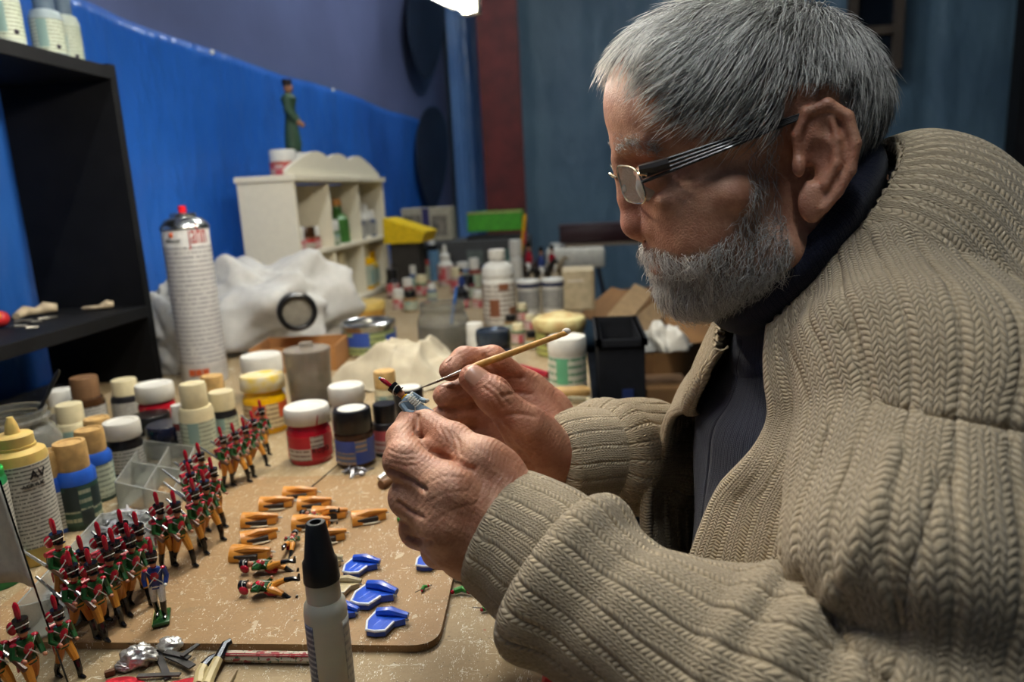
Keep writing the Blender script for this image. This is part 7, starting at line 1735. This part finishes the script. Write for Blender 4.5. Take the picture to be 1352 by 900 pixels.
# ------------------------------------------------------------------ what the hands hold
tip, fer0, fer1, end = P(553, 513, .532), P(576, 504, .546), P(618, 487, .569), P(748, 439, .615)
hb_ = thing('paint_brush', 'fine paint brush with varnished wooden handle held in the painting hand', 'brush')
MB().tube([tip, tip + (fer0 - tip) * .5, fer0], [.0002, .0007, .0009], 8).build('bristles', pm('bristle_dark', '#5a4a3a', rough=.6), hb_)
MB().tube([fer0, fer0 + (fer1 - fer0) * .6, fer1], [.0009, .0016, .0023], 10).build('ferrule', pm('ferrule_steel', '#a8a49c', rough=.2, metal=1.0), hb_)
MB().tube([fer1, fer1 + (end - fer1) * .12, fer1 + (end - fer1) * .45, end], [.0024, .0031, .0027, .0023], 10).build('handle', pm('handle_varnished', '#b98a44', rough=.3, var=.25, scale=120), hb_)
MB().ball(end + np.array([0, 0, .0012]), (.0040, .0030, .0028), 10, 8).build('paint_blob', pm('blob_white', '#d0ccc2', rough=.5), hb_)
# figurine in progress between thumb and index
PB = pm('primer_blue', '#7d93a0', rough=.4, var=.15, scale=3); PW = pm('primer_white', '#c6c3b6', rough=.45)
fg = soldier(.3, musket=False, jacket=PB, trousers=PB, drum=True); top_, bot = P(503, 497, .513), P(592, 575, .508)
zax = top_ - bot; Ls = np.linalg.norm(zax); zax /= Ls; xax = P(600, 470, .46) - P(540, 540, .513); xax -= zax * np.dot(xax, zax); xax /= np.linalg.norm(xax); yax = np.cross(zax, xax)
fg.matrix_world = Matrix([[*(Ls * np.array([xax[i], yax[i], zax[i]])), bot[i]] for i in range(3)] + [[0, 0, 0, 1]])
tag(fg, 'half-painted toy soldier with red plume and grey-blue coat held between thumb and finger', 'toy soldier')
for ch in list(fg.children):
    nm = ch.name.split('.')[0]
    if nm in ('plastron', 'epaulette', 'crossbelt', 'hand', 'coat_tail'):
        ch.data = ch.data.copy(); ch.data.materials.clear(); ch.data.materials.append(PW if nm != 'coat_tail' else PB)
for k in range(6): MB().tube([(.072 - .002 * k, -.055, .62 - .028 * k), (.082, 0, .612 - .028 * k), (.072 - .002 * k, .055, .62 - .028 * k)], .006, 5).build('braid', PW, fg)
MB().ball((-.0, 0, .65), (.05, .05, .018), 8, 6).build('collar_trim', YELP, fg); MB().ball((-.036, 0, 1.0), (.018, .018, .02), 8, 6).build('plume_tip', pm('plume_paleblue', '#7fa8bc', rough=.4), fg)

# ------------------------------------------------------------------ mounted figurines at the far end
def horse(x, y, hpx, rz, hc, label, rider):
    c = T(x, y); k = hpx * mpp(c); t = thing('mounted_figurine', label, 'figurine', c, rz, 'mounted figurines'); t.scale = (k, k, k); hm = pm('horse_' + hc, hc, rough=.4)
    MB().ball((0, 0, .36), (.26, .10, .12), 12, 8).build('horse_body', hm, t)
    for sx_, sy_ in ((.16, .06), (.19, -.06), (-.17, .06), (-.15, -.06)): MB().tube([(sx_, sy_, .34), (sx_ + .02, sy_, .18), (sx_ - .01, sy_, .01)], [.05, .03, .025], 7).build('horse_leg', hm, t)
    MB().tube([(.18, 0, .40), (.28, 0, .55), (.32, 0, .62), (.42, 0, .55)], [.09, .065, .055, .035], 8).build('horse_neck', hm, t); MB().tube([(-.25, 0, .42), (-.33, 0, .30), (-.33, 0, .15)], [.03, .04, .015], 7).build('horse_tail', SK, t)
    MB().tube([(0, 0, .44), (0, 0, .60), (-.01, 0, .72)], [.08, .09, .05], 8).build('rider_body', rider, t); MB().ball((0, 0, .79), .05, 8, 6).build('rider_head', SF, t); MB().lathe([(.001, .82), (.05, .82), (.06, .93), (.001, .93)], 10).build('rider_hat', SK, t)
    for s in (1, -1): MB().tube([(0, s * .07, .46), (.07, s * .12, .36), (.04, s * .12, .22)], [.05, .04, .03], 7).build('rider_leg', SW, t)
horse(700, 374, 58, -.5, '#3a2a1e', 'brown horse with red-coated rider near the blue-lidded pots', SR); horse(716, 378, 56, -.3, '#15120f', 'black horse with dark-coated rider between two others', SBL); horse(730, 372, 52, .1, '#8a7a60', 'dun horse with red-coated rider at the bench corner', SR)
horse(611, 400, 50, 1.2, '#141014', 'small black horse with blue rider beside the rinse jar', SBL)
